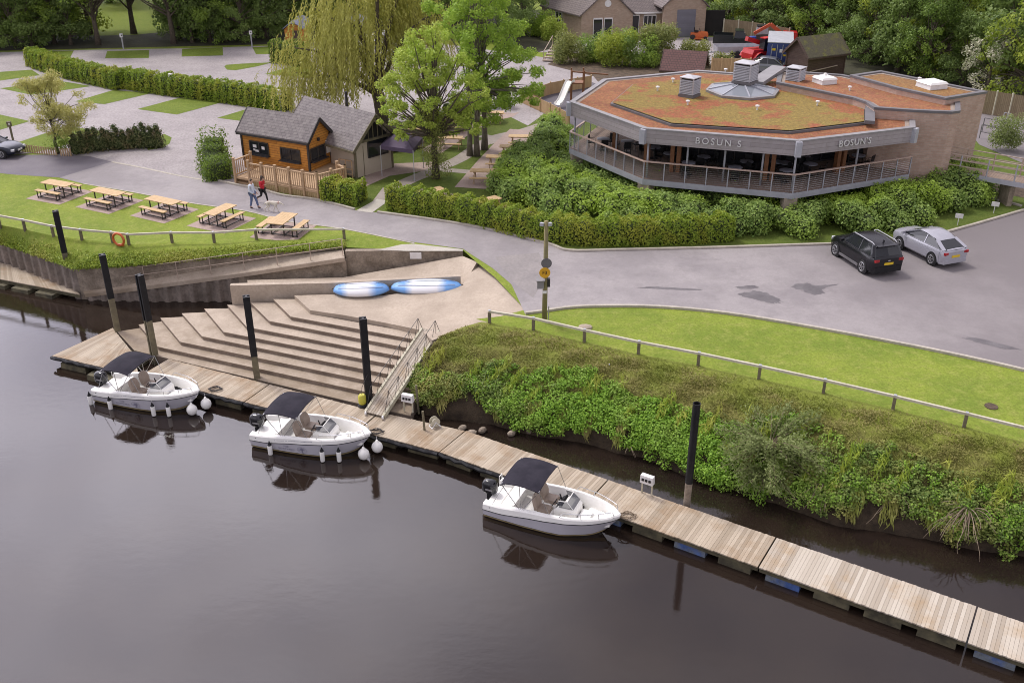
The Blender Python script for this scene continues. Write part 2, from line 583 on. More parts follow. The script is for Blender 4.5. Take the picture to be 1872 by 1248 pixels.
MAT['concrete_dirty'] = M('stained concrete', (0.33, 0.275, 0.215), (0.175, 0.14, 0.105), 1.3, 0.9, 0.3, fine=(8, 0.25))
MAT['riser'] = M('stained concrete edge', (0.25, 0.195, 0.15), (0.165, 0.125, 0.095), 1.1, 0.9, 0.2, fine=(8, 0.2))
MAT['sheet_pile'] = M('concrete sheet pile', (0.245, 0.205, 0.175), (0.14, 0.115, 0.095), 0.9, 0.9, 0.3, fine=(6, 0.25))
MAT['rubber_ground'] = M('playground rubber', (0.125, 0.115, 0.13), (0.10, 0.09, 0.105), 1.5, 0.9)
MAT['soil'] = M('bare soil', (0.12, 0.085, 0.055), (0.06, 0.042, 0.028), 2.2, 0.95, 0.8, fine=(9, 0.4))
MAT['bark'] = M('bark', (0.13, 0.105, 0.08), (0.07, 0.055, 0.04), 5.0, 0.95, 0.8, space='obj')
MAT['bark_pale'] = M('grey bark', (0.20, 0.175, 0.14), (0.11, 0.095, 0.075), 5.0, 0.95, 0.8, space='obj')
MAT['twig'] = M('dry twig', (0.30, 0.235, 0.165), (0.17, 0.125, 0.085), 6, 0.9)
MAT['white'] = M('white gelcoat', (0.86, 0.85, 0.815), (0.81, 0.80, 0.76), 1.2, 0.28, space='obj')
MAT['white_paint'] = M('white paint', (0.78, 0.77, 0.76), (0.66, 0.65, 0.64), 3, 0.5)
MAT['hull_grey'] = M('pale grey hull', (0.60, 0.585, 0.635), (0.55, 0.535, 0.585), 1.0, 0.25, space='obj')
MAT['yellowed'] = M('yellowed waterline', (0.52, 0.42, 0.22), (0.36, 0.28, 0.13), 2.5, 0.5, space='obj')
MAT['black'] = M('black plastic', (0.012, 0.012, 0.014), (0.02, 0.02, 0.022), 3, 0.5, spec=.25)
MAT['black_metal'] = M('black steel', (0.022, 0.02, 0.022), (0.04, 0.034, 0.032), 4, 0.5)
MAT['black_gloss'] = M('glossy black', (0.010, 0.010, 0.013), (0.013, 0.013, 0.016), 3, 0.12, spec=0.7)
MAT['canvas'] = M('navy black canvas', (0.020, 0.0185, 0.027), (0.032, 0.029, 0.040), 2.0, 0.9, 0.1, spec=.2, space='obj')
MAT['seat'] = M('tan marine vinyl', (0.36, 0.285, 0.225), (0.30, 0.235, 0.185), 5, 0.6, space='obj')
MAT['steel'] = M('polished steel', (0.62, 0.62, 0.62), (0.5, 0.5, 0.5), 4, 0.25, metal=0.9)
MAT['galv'] = M('galvanised steel', (0.47, 0.475, 0.50), (0.39, 0.40, 0.425), 2.5, 0.5, metal=0.3)
MAT['grey_paint'] = M('grey painted steel', (0.40, 0.405, 0.45), (0.34, 0.345, 0.385), 2.5, 0.5)
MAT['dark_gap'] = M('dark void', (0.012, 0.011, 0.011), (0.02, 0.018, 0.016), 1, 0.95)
MAT['glass'] = glass_mat('window glass')
MAT['screen_glass'] = clear_glass('tinted windscreen', 0.72, (0.07, 0.075, 0.09))
MAT['deck_wood'] = island_mat('weathered deck board', (0.47, 0.395, 0.30), (0.31, 0.25, 0.18), (0.27, 0.17, 0.085), dscale=0.8, d0=.48, d1=.7)
MAT['deck_wood_grey'] = island_mat('pale weathered board', (0.53, 0.475, 0.395), (0.35, 0.295, 0.23), (0.36, 0.225, 0.095), dscale=0.7, d0=0.5, d1=0.74)
MAT['float_blue'] = M('blue plastic float', (0.05, 0.10, 0.27), (0.13, 0.15, 0.17), 1.3, 0.6, lo=.42, hi=.56, fine=(6, 0.3))
MAT['frame_dirty'] = M('algae stained timber', (0.13, 0.115, 0.065), (0.045, 0.04, 0.025), 2.4, 0.9, 0.3)
MAT['rail_wood'] = M('lichen pale rail', (0.56, 0.53, 0.42), (0.44, 0.41, 0.30), 2.2, 0.9, 0.2)
MAT['post_wood'] = M('grey green post', (0.19, 0.165, 0.10), (0.12, 0.105, 0.07), 3, 0.9, 0.3)
MAT['timber_new'] = M('fresh pale timber', (0.57, 0.40, 0.215), (0.48, 0.33, 0.17), 3.0, 0.75, 0.1, space='obj')
MAT['timber_deck'] = M('treated softwood', (0.46, 0.315, 0.185), (0.38, 0.255, 0.145), 2.5, 0.8, 0.15)
MAT['table_wood'] = board_mat('table boards', (0.60, 0.445, 0.27), (0.52, 0.38, 0.225), 0.3, 4.0, dirt=(0.42, 0.30, 0.18))
# ------------------------------------------------------------------ more materials for the setting
def water_mat():
    m, nt, b = new_mat('river water')
    f = noise(nt, 0.25, 3, 0.5)
    c = mixc(nt, rng_map(nt, f, 0.35, 0.65), (0.017, 0.0115, 0.0095), (0.024, 0.0165, 0.012))
    nt.links.new(c, b.inputs['Base Color'])
    b.inputs['Roughness'].default_value = 0.035
    b.inputs['IOR'].default_value = 1.56
    g = nt.nodes.new('ShaderNodeNewGeometry')
    mp = nt.nodes.new('ShaderNodeMapping'); mp.inputs['Scale'].default_value = (1.0, 1.9, 1.0); mp.inputs['Rotation'].default_value = (0, 0, R(25))
    nt.links.new(g.outputs['Position'], mp.inputs['Vector'])
    n1 = noise(nt, 1.6, 4, 0.6, vec=mp.outputs[0])
    n2 = noise(nt, 9.0, 3, 0.6, vec=mp.outputs[0])
    ad = nt.nodes.new('ShaderNodeMath'); ad.operation = 'MULTIPLY_ADD'; ad.inputs[1].default_value = 0.22
    nt.links.new(n2, ad.inputs[0]); nt.links.new(n1, ad.inputs[2])
    bump(nt, b, ad.outputs[0], 0.06, 0.05)
    return m
MAT['water'] = water_mat()
MAT['brick'] = board_mat('buff brick', (0.50, 0.36, 0.29), (0.40, 0.275, 0.215), 0.10, 0.30, gap=(0.40, 0.335, 0.28), mortar=0.012, dirt=(0.33, 0.20, 0.145), bmp=0.15)
MAT['brick_house'] = board_mat('house brick', (0.45, 0.335, 0.25), (0.36, 0.26, 0.19), 0.10, 0.30, gap=(0.36, 0.31, 0.25), mortar=0.012, dirt=(0.31, 0.215, 0.155), bmp=0.1)
MAT['slate'] = board_mat('grey felt shingles', (0.195, 0.17, 0.165), (0.145, 0.125, 0.125), 0.2, 0.34, gap=(0.09, 0.08, 0.08), dirt=(0.29, 0.265, 0.25), mortar=0.018, bmp=0.5)
MAT['rooftile'] = board_mat('brown roof tile', (0.185, 0.15, 0.142), (0.145, 0.118, 0.114), 0.25, 0.3, gap=(0.05, 0.04, 0.04), dirt=(0.18, 0.15, 0.13), mortar=0.02)
MAT['red_tile'] = board_mat('dark red roof tile', (0.135, 0.06, 0.055), (0.11, 0.05, 0.045), 0.25, 0.3, gap=(0.04, 0.02, 0.02), dirt=(0.09, 0.045, 0.04), mortar=0.02)
MAT['orange_boards'] = board_mat('orange stained boards', (0.58, 0.265, 0.045), (0.48, 0.205, 0.034), 0.16, 3.4, gap=(0.18, 0.068, 0.014), dirt=(0.36, 0.14, 0.024), mortar=0.012, bmp=0.4)
MAT['fascia'] = board_mat('silvered cedar fascia', (0.36, 0.325, 0.335), (0.30, 0.27, 0.28), 0.24, 3.6, gap=(0.17, 0.145, 0.15), dirt=(0.23, 0.20, 0.195), mortar=0.008, bmp=0.2)
MAT['brown_boards'] = board_mat('brown shed boards', (0.085, 0.05, 0.04), (0.065, 0.038, 0.03), 0.15, 3.0, gap=(0.02, 0.012, 0.01), dirt=(0.11, 0.075, 0.06))
MAT['moss_roof'] = M('mossy felt roof', (0.095, 0.085, 0.055), (0.15, 0.15, 0.035), 1.3, 0.95, 0.3, lo=0.5, hi=0.7, fine=(9, 0.25))
MAT['palisade'] = board_mat('close board fence', (0.27, 0.21, 0.13), (0.22, 0.165, 0.10), 0.13, 2.5, gap=(0.08, 0.06, 0.035), vertical=True, dirt=(0.16, 0.125, 0.075))
MAT['palisade_new'] = board_mat('new close board fence', (0.52, 0.36, 0.19), (0.45, 0.30, 0.15), 0.13, 2.5, gap=(0.22, 0.14, 0.07), vertical=True, dirt=(0.36, 0.24, 0.12))

# ------------------------------------------------------------------ ground, river, roads
FENCE_R = [(870, 583), (895, 590), (975, 603), (1068, 625), (1167, 647), (1276, 668), (1387, 692), (1505, 718), (1632, 748), (1762, 780), (1890, 812), (2100, 860)]
FENCE_L = [(-500, 360), (-60, 400), (46, 420), (98, 431), (150, 438), (206, 443), (238, 447), (315, 443.5), (392, 443.5), (469, 438), (629.6, 437)]
wline = [at(*p, 0.0) for p in [(746, 735), (772, 760), (805, 770), (840, 770), (900, 778), (960, 792), (1080, 806), (1180, 836), (1260, 874), (1350, 895), (1450, 925), (1550, 958), (1650, 972), (1750, 992), (1880, 1018), (2120, 1080)]]

wa = MB()
wa.add([(-420, -160, 0), (420, -160, 0), (420, 62, 0), (-420, 62, 0)], [(0, 1, 2, 3)])
struct(wa.build('water', MAT['water']))

gp = [at(*p) for p in FENCE_L] + [at(757, 445), at(846, 457), at(872, 480), at(905, 507), at(960, 566), at(915, 578)] + [at(*p) for p in FENCE_R]
last = gp[-1]
gp += [V(last.x + 260, last.y - 60, G), V(480, 90, G), V(480, 430, G), V(-480, 430, G), V(-480, 90, G), V(gp[0].x - 200, gp[0].y + 60, G)]
struct(MB().poly(gp).build('ground', MAT['lawn']))
def sheet(name, pts, mat, lift, px=True):
    P = [at(p[0], p[1]) if px else Vector((p[0], p[1], G)) for p in pts]
    P = [Vector((p.x, p.y, G + lift)) for p in P]
    return struct(MB().poly(P).build(name, MAT[mat]))
def ribbon(name, pts, w, mat, lift, curve=True):
    P = [at(*p) for p in pts]
    if curve: P = spline(P, 6)
    Lf, Rt = [], []
    for i, p in enumerate(P):
        d = (P[min(i + 1, len(P) - 1)] - P[max(i - 1, 0)]).normalized()
        n = Vector((-d.y, d.x, 0))
        ww = w[0] + (w[1] - w[0]) * i / (len(P) - 1) if hasattr(w, '__len__') else w
        Lf.append(Vector((p.x, p.y, G + lift)) + n * ww / 2); Rt.append(Vector((p.x, p.y, G + lift)) - n * ww / 2)
    return struct(MB().grid([Lf, Rt][::-1]).build(name, MAT[mat]))
def spline(P, k):
    out = []
    n = len(P)
    for i in range(n - 1):
        p0, p1, p2, p3 = P[max(i - 1, 0)], P[i], P[i + 1], P[min(i + 2, n - 1)]
        for j in range(k):
            t = j / k
            out.append(0.5 * ((2 * p1) + (p2 - p0) * t + (2 * p0 - 5 * p1 + 4 * p2 - p3) * t * t + (3 * p1 - p0 - 3 * p2 + p3) * t ** 3))
    out.append(P[-1])
    return out

MAT['asphalt_worn'] = M('old asphalt repair', (0.27, 0.245, 0.235), (0.23, 0.21, 0.205), .8, .9, .2, fine=(7, .12))
KERB_UP = [(1900, 372), (1872, 385), (1750, 420), (1640, 446), (1530, 447), (1300, 454), (1130, 458), (1041, 459), (1000, 446), (900, 421), (800, 404), (690, 389), (648, 384), (581, 366.7), (516, 358), (477, 347), (431, 338.5), (400, 331.6)]
KERB_LOW = [(960, 574), (1000, 569), (1040, 563.5), (1090, 561), (1200, 562), (1330, 574), (1500, 602), (1700, 640), (1872, 678), (2100, 735)]
LAWN_L = [(0, 317), (33, 320), (109, 325), (152, 336), (245, 352), (346, 371), (450, 386), (526, 405), (627, 418.6), (757, 445)]
sheet('field', [(-400, 92), (0, 94), (560, 78), (985, 92), (1080, 70), (1560, 60), (2300, 60), (2600, -60), (1872, -70), (0, -70), (-600, -60)], 'field', 0.004)
sheet('woodland_floor', [(-300, 98), (0, 93), (560, 80), (640, 70), (900, 78), (985, 96), (1060, 72), (1300, 66), (1450, 72), (1560, 150), (1800, 200), (2050, 250), (2400, 120), (1872, 20), (1300, 10), (930, 20), (520, 50), (330, 55), (250, 64), (175, 66), (140, 62), (0, 60), (-300, 60)], 'wood_floor', 0.0045)
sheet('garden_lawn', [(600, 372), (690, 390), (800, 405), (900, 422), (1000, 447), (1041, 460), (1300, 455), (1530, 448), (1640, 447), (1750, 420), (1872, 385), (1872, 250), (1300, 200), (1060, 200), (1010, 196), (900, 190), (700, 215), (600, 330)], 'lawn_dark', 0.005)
sheet('gravel', [(-300, 105), (0, 96), (130, 92), (333, 89), (500, 84), (700, 66), (985, 104), (1080, 118), (1096, 150), (1060, 175), (1000, 205), (965, 230), (935, 215), (860, 205), (740, 222), (640, 240), (600, 330), (560, 360), (400, 333), (330, 322), (205, 296), (165, 286), (60, 280), (0, 285), (-300, 290)], 'gravel', 0.006)
sheet('yard', [(985, 96), (1060, 74), (1210, 70), (1300, 68), (1400, 74), (1480, 110), (1450, 150), (1240, 150), (1215, 100)], 'gravel', 0.009)
road_pts = [(-300, 300), (0, 284), (165, 286), (205, 296), (330, 322)] + [p for p in reversed(KERB_UP)] + [(2200, 300), (2200, 720)] + list(reversed(KERB_LOW)) + [(935, 520), (900, 490), (872, 472), (846, 455), (757, 443)] + list(reversed(LAWN_L[1:-1])) + [(0, 317), (-300, 300)][:1]
sheet('road', road_pts, 'asphalt', 0.008)
sheet('road_patch', [(-200, 282), (0, 284), (110, 283), (165, 286.5), (204, 296), (109, 325), (33, 319.5), (0, 317), (-200, 310)], 'asphalt_dark', 0.012)
for pts in ([(1160, 526), (1200, 524), (1290, 530), (1230, 530)], [(1345, 538), (1372, 531), (1400, 535), (1428, 550), (1420, 556), (1385, 549)], [(1445, 523), (1475, 517), (1490, 522), (1530, 520), (1505, 528), (1508, 538), (1480, 537)], [(1760, 618), (1780, 616), (1860, 636), (1850, 640), (1800, 630)], [(1340, 524), (1380, 522), (1384, 527), (1352, 528)]):
    P = spline([at(*p) for p in pts + pts[:1]], 7)[:-1]
    cq = sum(P, V(0, 0, 0)) / len(P); P = [cq + (p - cq) * random.uniform(.78, 1.12) for p in P]
    struct(MB().poly([V(p.x, p.y, G + 0.0125) for p in P]).build('damp_patch', MAT['asphalt_wet']))
sheet('road_repair', [(905, 470), (985, 462), (1000, 500), (975, 545), (930, 510)], 'asphalt_worn', .0105)
# grass plots of the gravel car park
for pts in ([(43, 111), (73, 94), (135, 93), (126, 110)], [(192, 107), (196, 94), (273, 92), (272, 106.7)], [(332, 104), (333, 90), (407, 87), (408, 102)], [(468, 100), (461.5, 87), (500, 85), (505, 99)],
            [(410, 122), (414, 119), (441, 117), (499, 114.5), (470, 122), (431, 129), (415, 128)], [(484, 136), (533, 122), (575, 120), (575, 143)], [(-80, 134), (0, 132), (58, 128), (73, 138), (0, 148), (-80, 160)],
            [(0, 162), (106, 148), (167, 158), (58, 174)], [(137, 186), (208, 165), (277, 171), (191, 191)], [(251, 200), (328, 179.5), (408, 187), (323, 210)],
            [(397, 216), (468, 195), (523, 203), (520, 214), (480, 220), (444, 222)], [(-80, 207), (0, 210), (55, 222), (0, 238), (-80, 262)],
            [(29, 262), (80, 245), (130, 232), (205, 243), (160, 254), (126, 264), (60, 280), (30, 276)], [(270, 275), (270, 260), (300, 245), (314, 252), (310, 263), (298, 270)]):
    sheet('grass_plot', pts, 'lawn_mown', 0.016)
# garden paths and paving
sheet('path_slab', [(651, 385.5), (680, 389.5), (710, 368), (690, 364)], 'slab', 0.018)
ribbon('path', [(700, 367), (712, 352), (740, 334), (790, 313), (840, 291), (870, 271), (905, 252), (960, 239), (1010, 222)], 1.1, 'path', 0.014)
ribbon('path', [(805, 311), (840, 313), (868, 316)], 0.8, 'path', 0.0155)
ribbon('path', [(880, 248), (905, 255), (890, 262)], 0.9, 'path', 0.0155)
sheet('paving', [(676, 375), (700, 343), (722, 352), (716, 366), (690, 366)], 'path', 0.011)
sheet('paving', [(700, 300), (800, 296), (780, 312), (712, 322), (660, 345), (650, 335)], 'pad', 0.012)
ribbon('paving', [(872, 345), (905, 300), (930, 268), (958, 238)], (2.9, 2.2), 'pad', 0.0165, False)
ribbon('paving', [(755, 350), (830, 364), (900, 380), (985, 395)], 1.5, 'pad', 0.0168, False)
sheet('paving', [(770, 275), (830, 235), (950, 205), (938, 214), (900, 222), (860, 245), (800, 285)], 'pad', 0.0165)
sheet('paving', [(870, 213), (905, 204), (945, 208), (935, 212), (885, 224)], 'pad', 0.0172)
sheet('soil_slope', [(1000, 118), (1030, 104), (1220, 104), (1300, 120), (1300, 158), (1100, 158), (1085, 140)], 'soil', .0095)
sheet('playground_floor', [(966, 190), (1010, 168), (1080, 150), (1120, 165), (1060, 235)], 'rubber_ground', 0.02)
# kerbs : a raised strip along the road edge
def kerb(pts, w=0.16, h=0.11, name='kerb'):
    P = spline([at(*p) for p in pts], 5)
    b = MB()
    Lf, Rt = [], []
    for i, p in enumerate(P):
        d = (P[min(i + 1, len(P) - 1)] - P[max(i - 1, 0)]).normalized()
        n = Vector((-d.y, d.x, 0)) * w / 2
        Lf.append(p + n); Rt.append(p - n)
    rings = [[V(l.x, l.y, G - .05), V(l.x, l.y, G + h), V(r.x, r.y, G + h), V(r.x, r.y, G - .05)] for l, r in zip(Lf, Rt)]
    b.loft(rings)
    return struct(b.build(name, MAT['kerb']))
kerb(KERB_UP[1:12]); kerb(KERB_UP[12:]); kerb(KERB_LOW)
kerb([(1867, 378), (1830, 368), (1790, 360)])
kerb([(205, 296.5), (265, 308), (330, 322), (395, 333)], h=0.02, w=0.18)
kerb(LAWN_L[3:], w=0.1, h=0.025, name='lawn_edging')

# ------------------------------------------------------------------ right bank
def resample(P, n):
    d = [0]
    for a, b in zip(P, P[1:]): d.append(d[-1] + (b - a).length)
    out = []
    j = 0
    for i in range(n):
        t = d[-1] * i / (n - 1)
        while j < len(P) - 2 and d[j + 1] < t: j += 1
        k = (t - d[j]) / max(1e-9, d[j + 1] - d[j])
        out.append(P[j].lerp(P[j + 1], min(1, max(0, k))))
    return out
NU, NV = 160, 36
topP = resample([at(815, 612, 2.45), at(845, 598, 2.65), at(880, 588, G)] + [at(*p) for p in FENCE_R[1:]], NU)
botP = resample(wline, NU)
bank_rows = []
def bank_z(v):
    # rough grass falls gently, then a steep leafy face and an undercut at the water
    xs = [0, .18, .38, .55, .72, .86, .95, 1.0]
    zs = [G, G - .10, G - .42, G - .85, G - 1.35, G - 1.9, 0.35, -0.35]
    return float(np.interp(v, xs, zs))
bn = np.random.default_rng(5)
bump_u = np.cumsum(bn.normal(size=NU)) ; bump_u = (bump_u - np.linspace(bump_u[0], bump_u[-1], NU)); bump_u /= np.abs(bump_u).max()
for j in range(NV):
    v = j / (NV - 1)
    row = []
    for i in range(NU):
        p = topP[i].lerp(botP[i], v)
        zt = topP[i].z
        z = bank_z(v) - (G - zt) * (1 - v)
        wob = 0.10 * math.sin(i * .45 + j * .7) * math.sin(i * .21 - j * .35) * min(1, v * 4) * (1 if v < .97 else 0)
        row.append(V(p.x + bump_u[i] * .25 * v, p.y + bump_u[i] * .35 * v * (1 if v > .5 else .3), z + wob))
    bank_rows.append(row)
def bank_material():
    m, nt, b = new_mat('bank turf and mud')
    g = nt.nodes.new('ShaderNodeNewGeometry')
    sp = nt.nodes.new('ShaderNodeSeparateXYZ'); nt.links.new(g.outputs['Position'], sp.inputs[0])
    f = noise(nt, 0.9, 5, .65)
    ad = nt.nodes.new('ShaderNodeMath'); ad.operation = 'MULTIPLY_ADD'; ad.inputs[1].default_value = 1.1
    nt.links.new(f, ad.inputs[0]); nt.links.new(sp.outputs['Z'], ad.inputs[2])
    grassy = mixc(nt, rng_map(nt, noise(nt, 1.7, 6, .7), .4, .65), (0.26, 0.275, 0.055), (0.20, 0.18, 0.055))
    fine = noise(nt, 18, 4, .7)
    grassy = mixc(nt, rng_map(nt, fine, .4, .7, 0, .7), grassy, (0.05, 0.045, 0.014))
    grassy = mixc(nt, rng_map(nt, ad.outputs[0], 2.75, 3.25), grassy, (0.20, 0.235, 0.03))
    mud = mixc(nt, rng_map(nt, noise(nt, 3, 5, .7), .4, .65), (0.06, 0.042, 0.024), (0.028, 0.019, 0.011))
    c = mixc(nt, rng_map(nt, ad.outputs[0], 1.9, 2.4), mud, grassy)
    nt.links.new(c, b.inputs['Base Color'])
    b.inputs['Roughness'].default_value = .95
    bump(nt, b, fine, .6, .08)
    return m
MAT['bank'] = bank_material()
struct(MB().grid(bank_rows[::-1]).build('river_bank', MAT['bank'], smooth=True))

# ------------------------------------------------------------------ left bank: lawn falling to the wall head, walls, ramp
EDGE_L = [((-500, 400), 1.6), ((-60, 428), 1.6), ((0, 445), 1.66), ((70, 468), 1.75), ((138, 491), 1.85), ((220, 487), 2.05), ((300, 480), 2.2), ((450, 466), 2.5), ((631, 452), 2.78)]
eP = resample([at(*p, z) for p, z in EDGE_L], 90)
fP = resample([at(*p) for p in FENCE_L] + [], 90)
# keep the two lines in step: corner to corner
eA = resample([at(*p, z) for p, z in EDGE_L[:5]], 40); eB = resample([at(*p, z) for p, z in EDGE_L[4:]], 50)
fA = resample([at(*p) for p in FENCE_L[:6]], 40); fB = resample([at(*p) for p in FENCE_L[5:]], 50)
eP, fP = eA + eB[1:], fA + fB[1:]
rows = []
for j in range(9):
    v = j / 8
    rows.append([a.lerp(b, v) + V(0, 0, 0.12 * math.sin(v * math.pi)) for a, b in zip(fP, eP)])
struct(MB().grid(rows[::-1]).build('lawn_slope', MAT['lawn'], smooth=True))
struct(MB().poly([at(629.6, 437), at(757, 445), at(846, 457), at(740, 457), at(631, 452, 2.78)]).build('lawn_corner', MAT['lawn']))
struct(MB().poly([V(*(at(*p).xy), G + .01) for p in [(735, 447), (757, 446), (846, 456), (846, 459), (740, 459), (690, 457)]]).build('concrete_pad', MAT['slab']))

def wall(name, label, line, zb, mat, th=0.3, group=None, ribs=0.0, cat='retaining wall', cap=None):
    """line: top edge points; ribbed like trough sheet piles when ribs > 0"""
    P = [Vector(p) for p in line]
    b = MB()
    if ribs:
        L = sum((q - p).length for p, q in zip(P, P[1:]))
        n = max(8, int(L / (ribs / 4)))
        Q = resample(P, n + 1)
        pat = [0, .16, .16, 0]
        F, K = [], []
        for i, p in enumerate(Q):
            d = (Q[min(i + 1, n)] - Q[max(i - 1, 0)]); d.z = 0; d.normalize()
            nn = Vector((d.y, -d.x, 0))
            F.append(p + nn * pat[i % 4]); K.append(p - nn * th)
    else:
        F, K = [], []
        for i, p in enumerate(P):
            d = (P[min(i + 1, len(P) - 1)] - P[max(i - 1, 0)]); d.z = 0; d.normalize()
            nn = Vector((d.y, -d.x, 0))
            F.append(p); K.append(p - nn * th)
    b.loft([[V(f.x, f.y, zb), V(f.x, f.y, f.z), V(k.x, k.y, k.z), V(k.x, k.y, zb)] for f, k in zip(F, K)])
    o = b.build(name, MAT[mat])
    return tag(o, label, cat, group)
wall('sheet_pile_wall', 'brown ribbed concrete sheet pile wall under the grass edge behind the far left jetty', [at(*p, z - .05) for p, z in EDGE_L[:5]], -1.0, 'sheet_pile', ribs=0.75)
wall('ramp_back_wall', 'long stained concrete wall between the sloping lawn and the railed ramp', [at(*p, z - .04) for p, z in EDGE_L[4:]], 0.0, 'concrete_dirty')
ramp_far = [at(140, 512, .75), at(272, 502.5, 1.35), at(447, 476.5, 2.05), at(628, 457, 2.7)]
ramp_near = [at(155, 537, .42), at(272, 522, 1.0), at(453, 498, 1.75), at(630, 471, 2.6)]
ra = MB()
A, B_ = resample(ramp_far, 16), resample(ramp_near, 16)
ra.loft([[V(n_.x, n_.y, n_.z - .22), V(n_.x, n_.y, n_.z), V(f_.x, f_.y, f_.z), V(f_.x, f_.y, f_.z - .22)] for n_, f_ in zip(B_, A)])
tag(ra.build('ramp', MAT['concrete']), 'long pale concrete ramp with a pipe handrail climbing from the jetty to the lawn', 'ramp')
nb = resample(ramp_near, 40)
inset = [p + V(0.02, 0.16, -.225) for p in nb]
cut = 24
wall('sheet_pile_wall', 'grey ribbed sheet piles below the front edge of the railed ramp', inset[:cut], -1.0, 'sheet_pile', ribs=0.7)
wall('ramp_side_wall', 'plain mossy concrete face under the upper end of the railed ramp', inset[cut - 1:], 0.0, 'concrete_dirty')
wall('slipway_wall', 'dark stained concrete wall with a white notice above the kayaks', [at(631, 459), at(740, 458), at(846, 458)], 0.5, 'concrete_dirty')
np_ = at(760, 466.5, 2.55)
tag(MB().box(np_ + V(0, -.06, 0), (.62, .03, .36)).build('notice', MAT['white_paint']), 'small blank white notice fixed to the stained slipway wall', 'notice')

# ------------------------------------------------------------------ slipway apron and river steps
def apz(px): return 2.1 + 0.7 * max(0, min(1, (px - 740) / 200.0)) ** 1.2
apr = [(538, 540), (600, 538), (700, 540), (845, 522), (868, 484), (873, 479), (905, 505), (960, 566), (925, 578), (885, 592), (845, 602), (812, 614), (790, 622), (769, 603), (700, 589), (630, 576), (566.6, 566.8)]
ap = MB()
ap.prism([at(p[0], p[1], apz(p[0])) for p in apr], -0.5, None)
struct(ap.build('slipway', MAT['concrete']))
lg = MB()
lg.prism([at(452, 512, 1.45), at(627, 507, 1.6), at(740, 487, 2.0), at(846, 468, 2.6), at(872, 479, 2.78), at(845, 524, 2.05), at(612, 541, 1.7), at(455, 530, 1.5)], -0.5, None)
struct(lg.build('upper_slipway', MAT['concrete']))
lw = [at(420, 522, 2.55), at(612, 517, 2.6), at(842, 505, 2.62)]
wall('low_wall', 'low pale concrete wall running beside the steps and behind the kayaks', lw, 0.0, 'concrete', th=0.28)
sl = [(538, 540), (500, 546.5), (458, 552), (416, 557), (374, 564), (333, 572.5), (294, 581), (254, 593), (215, 606)]
se = [(566.6, 566.8), (532, 578), (493, 586), (452, 597), (409.5, 606), (370, 614), (330, 624), (289, 633), (246.7, 640)]
sr = [(769, 603), (757.7, 619.6), (744, 635), (734.6, 651), (723, 666.7), (713.5, 684), (702, 701), (687.5, 719.6), (678, 742)]
zz = [2.1 - .2 * i for i in range(9)]
LN = []
for i in range(9):
    z = zz[i]
    a, b_, c_ = at(*sl[i], z), at(*se[i], z), at(*sr[i], z)
    d = (c_ - b_).normalized()
    LN.append((a, b_, c_ + d * (1.0 + .12 * i)))
stp = MB()
for i in range(8):
    (a, b_, c_), (a2, b2, c2) = LN[i], LN[i + 1]
    z = zz[i + 1]
    stp.prism([(p.x, p.y) for p in (a, b_, c_, c2, b2, a2)], -1.0, z - .03, 1)
    nose = [(p.x, p.y) for p in (a, b_, c_)]
    stp.prism([(p.x, p.y) for p in (a + V(0, -.004, 0), b_ + V(-.002, -.004, 0), c_ + V(0, -.004, 0), c2 + V(0, -.02, 0), b2 + V(-.015, -.02, 0), a2 + V(-.02, -.0, 0))], z - .029, z)
steps = stp.build('river_steps', [MAT['concrete'], MAT['riser']])
tag(steps, 'wide flight of worn angled concrete steps running down to the floating jetty', 'steps')

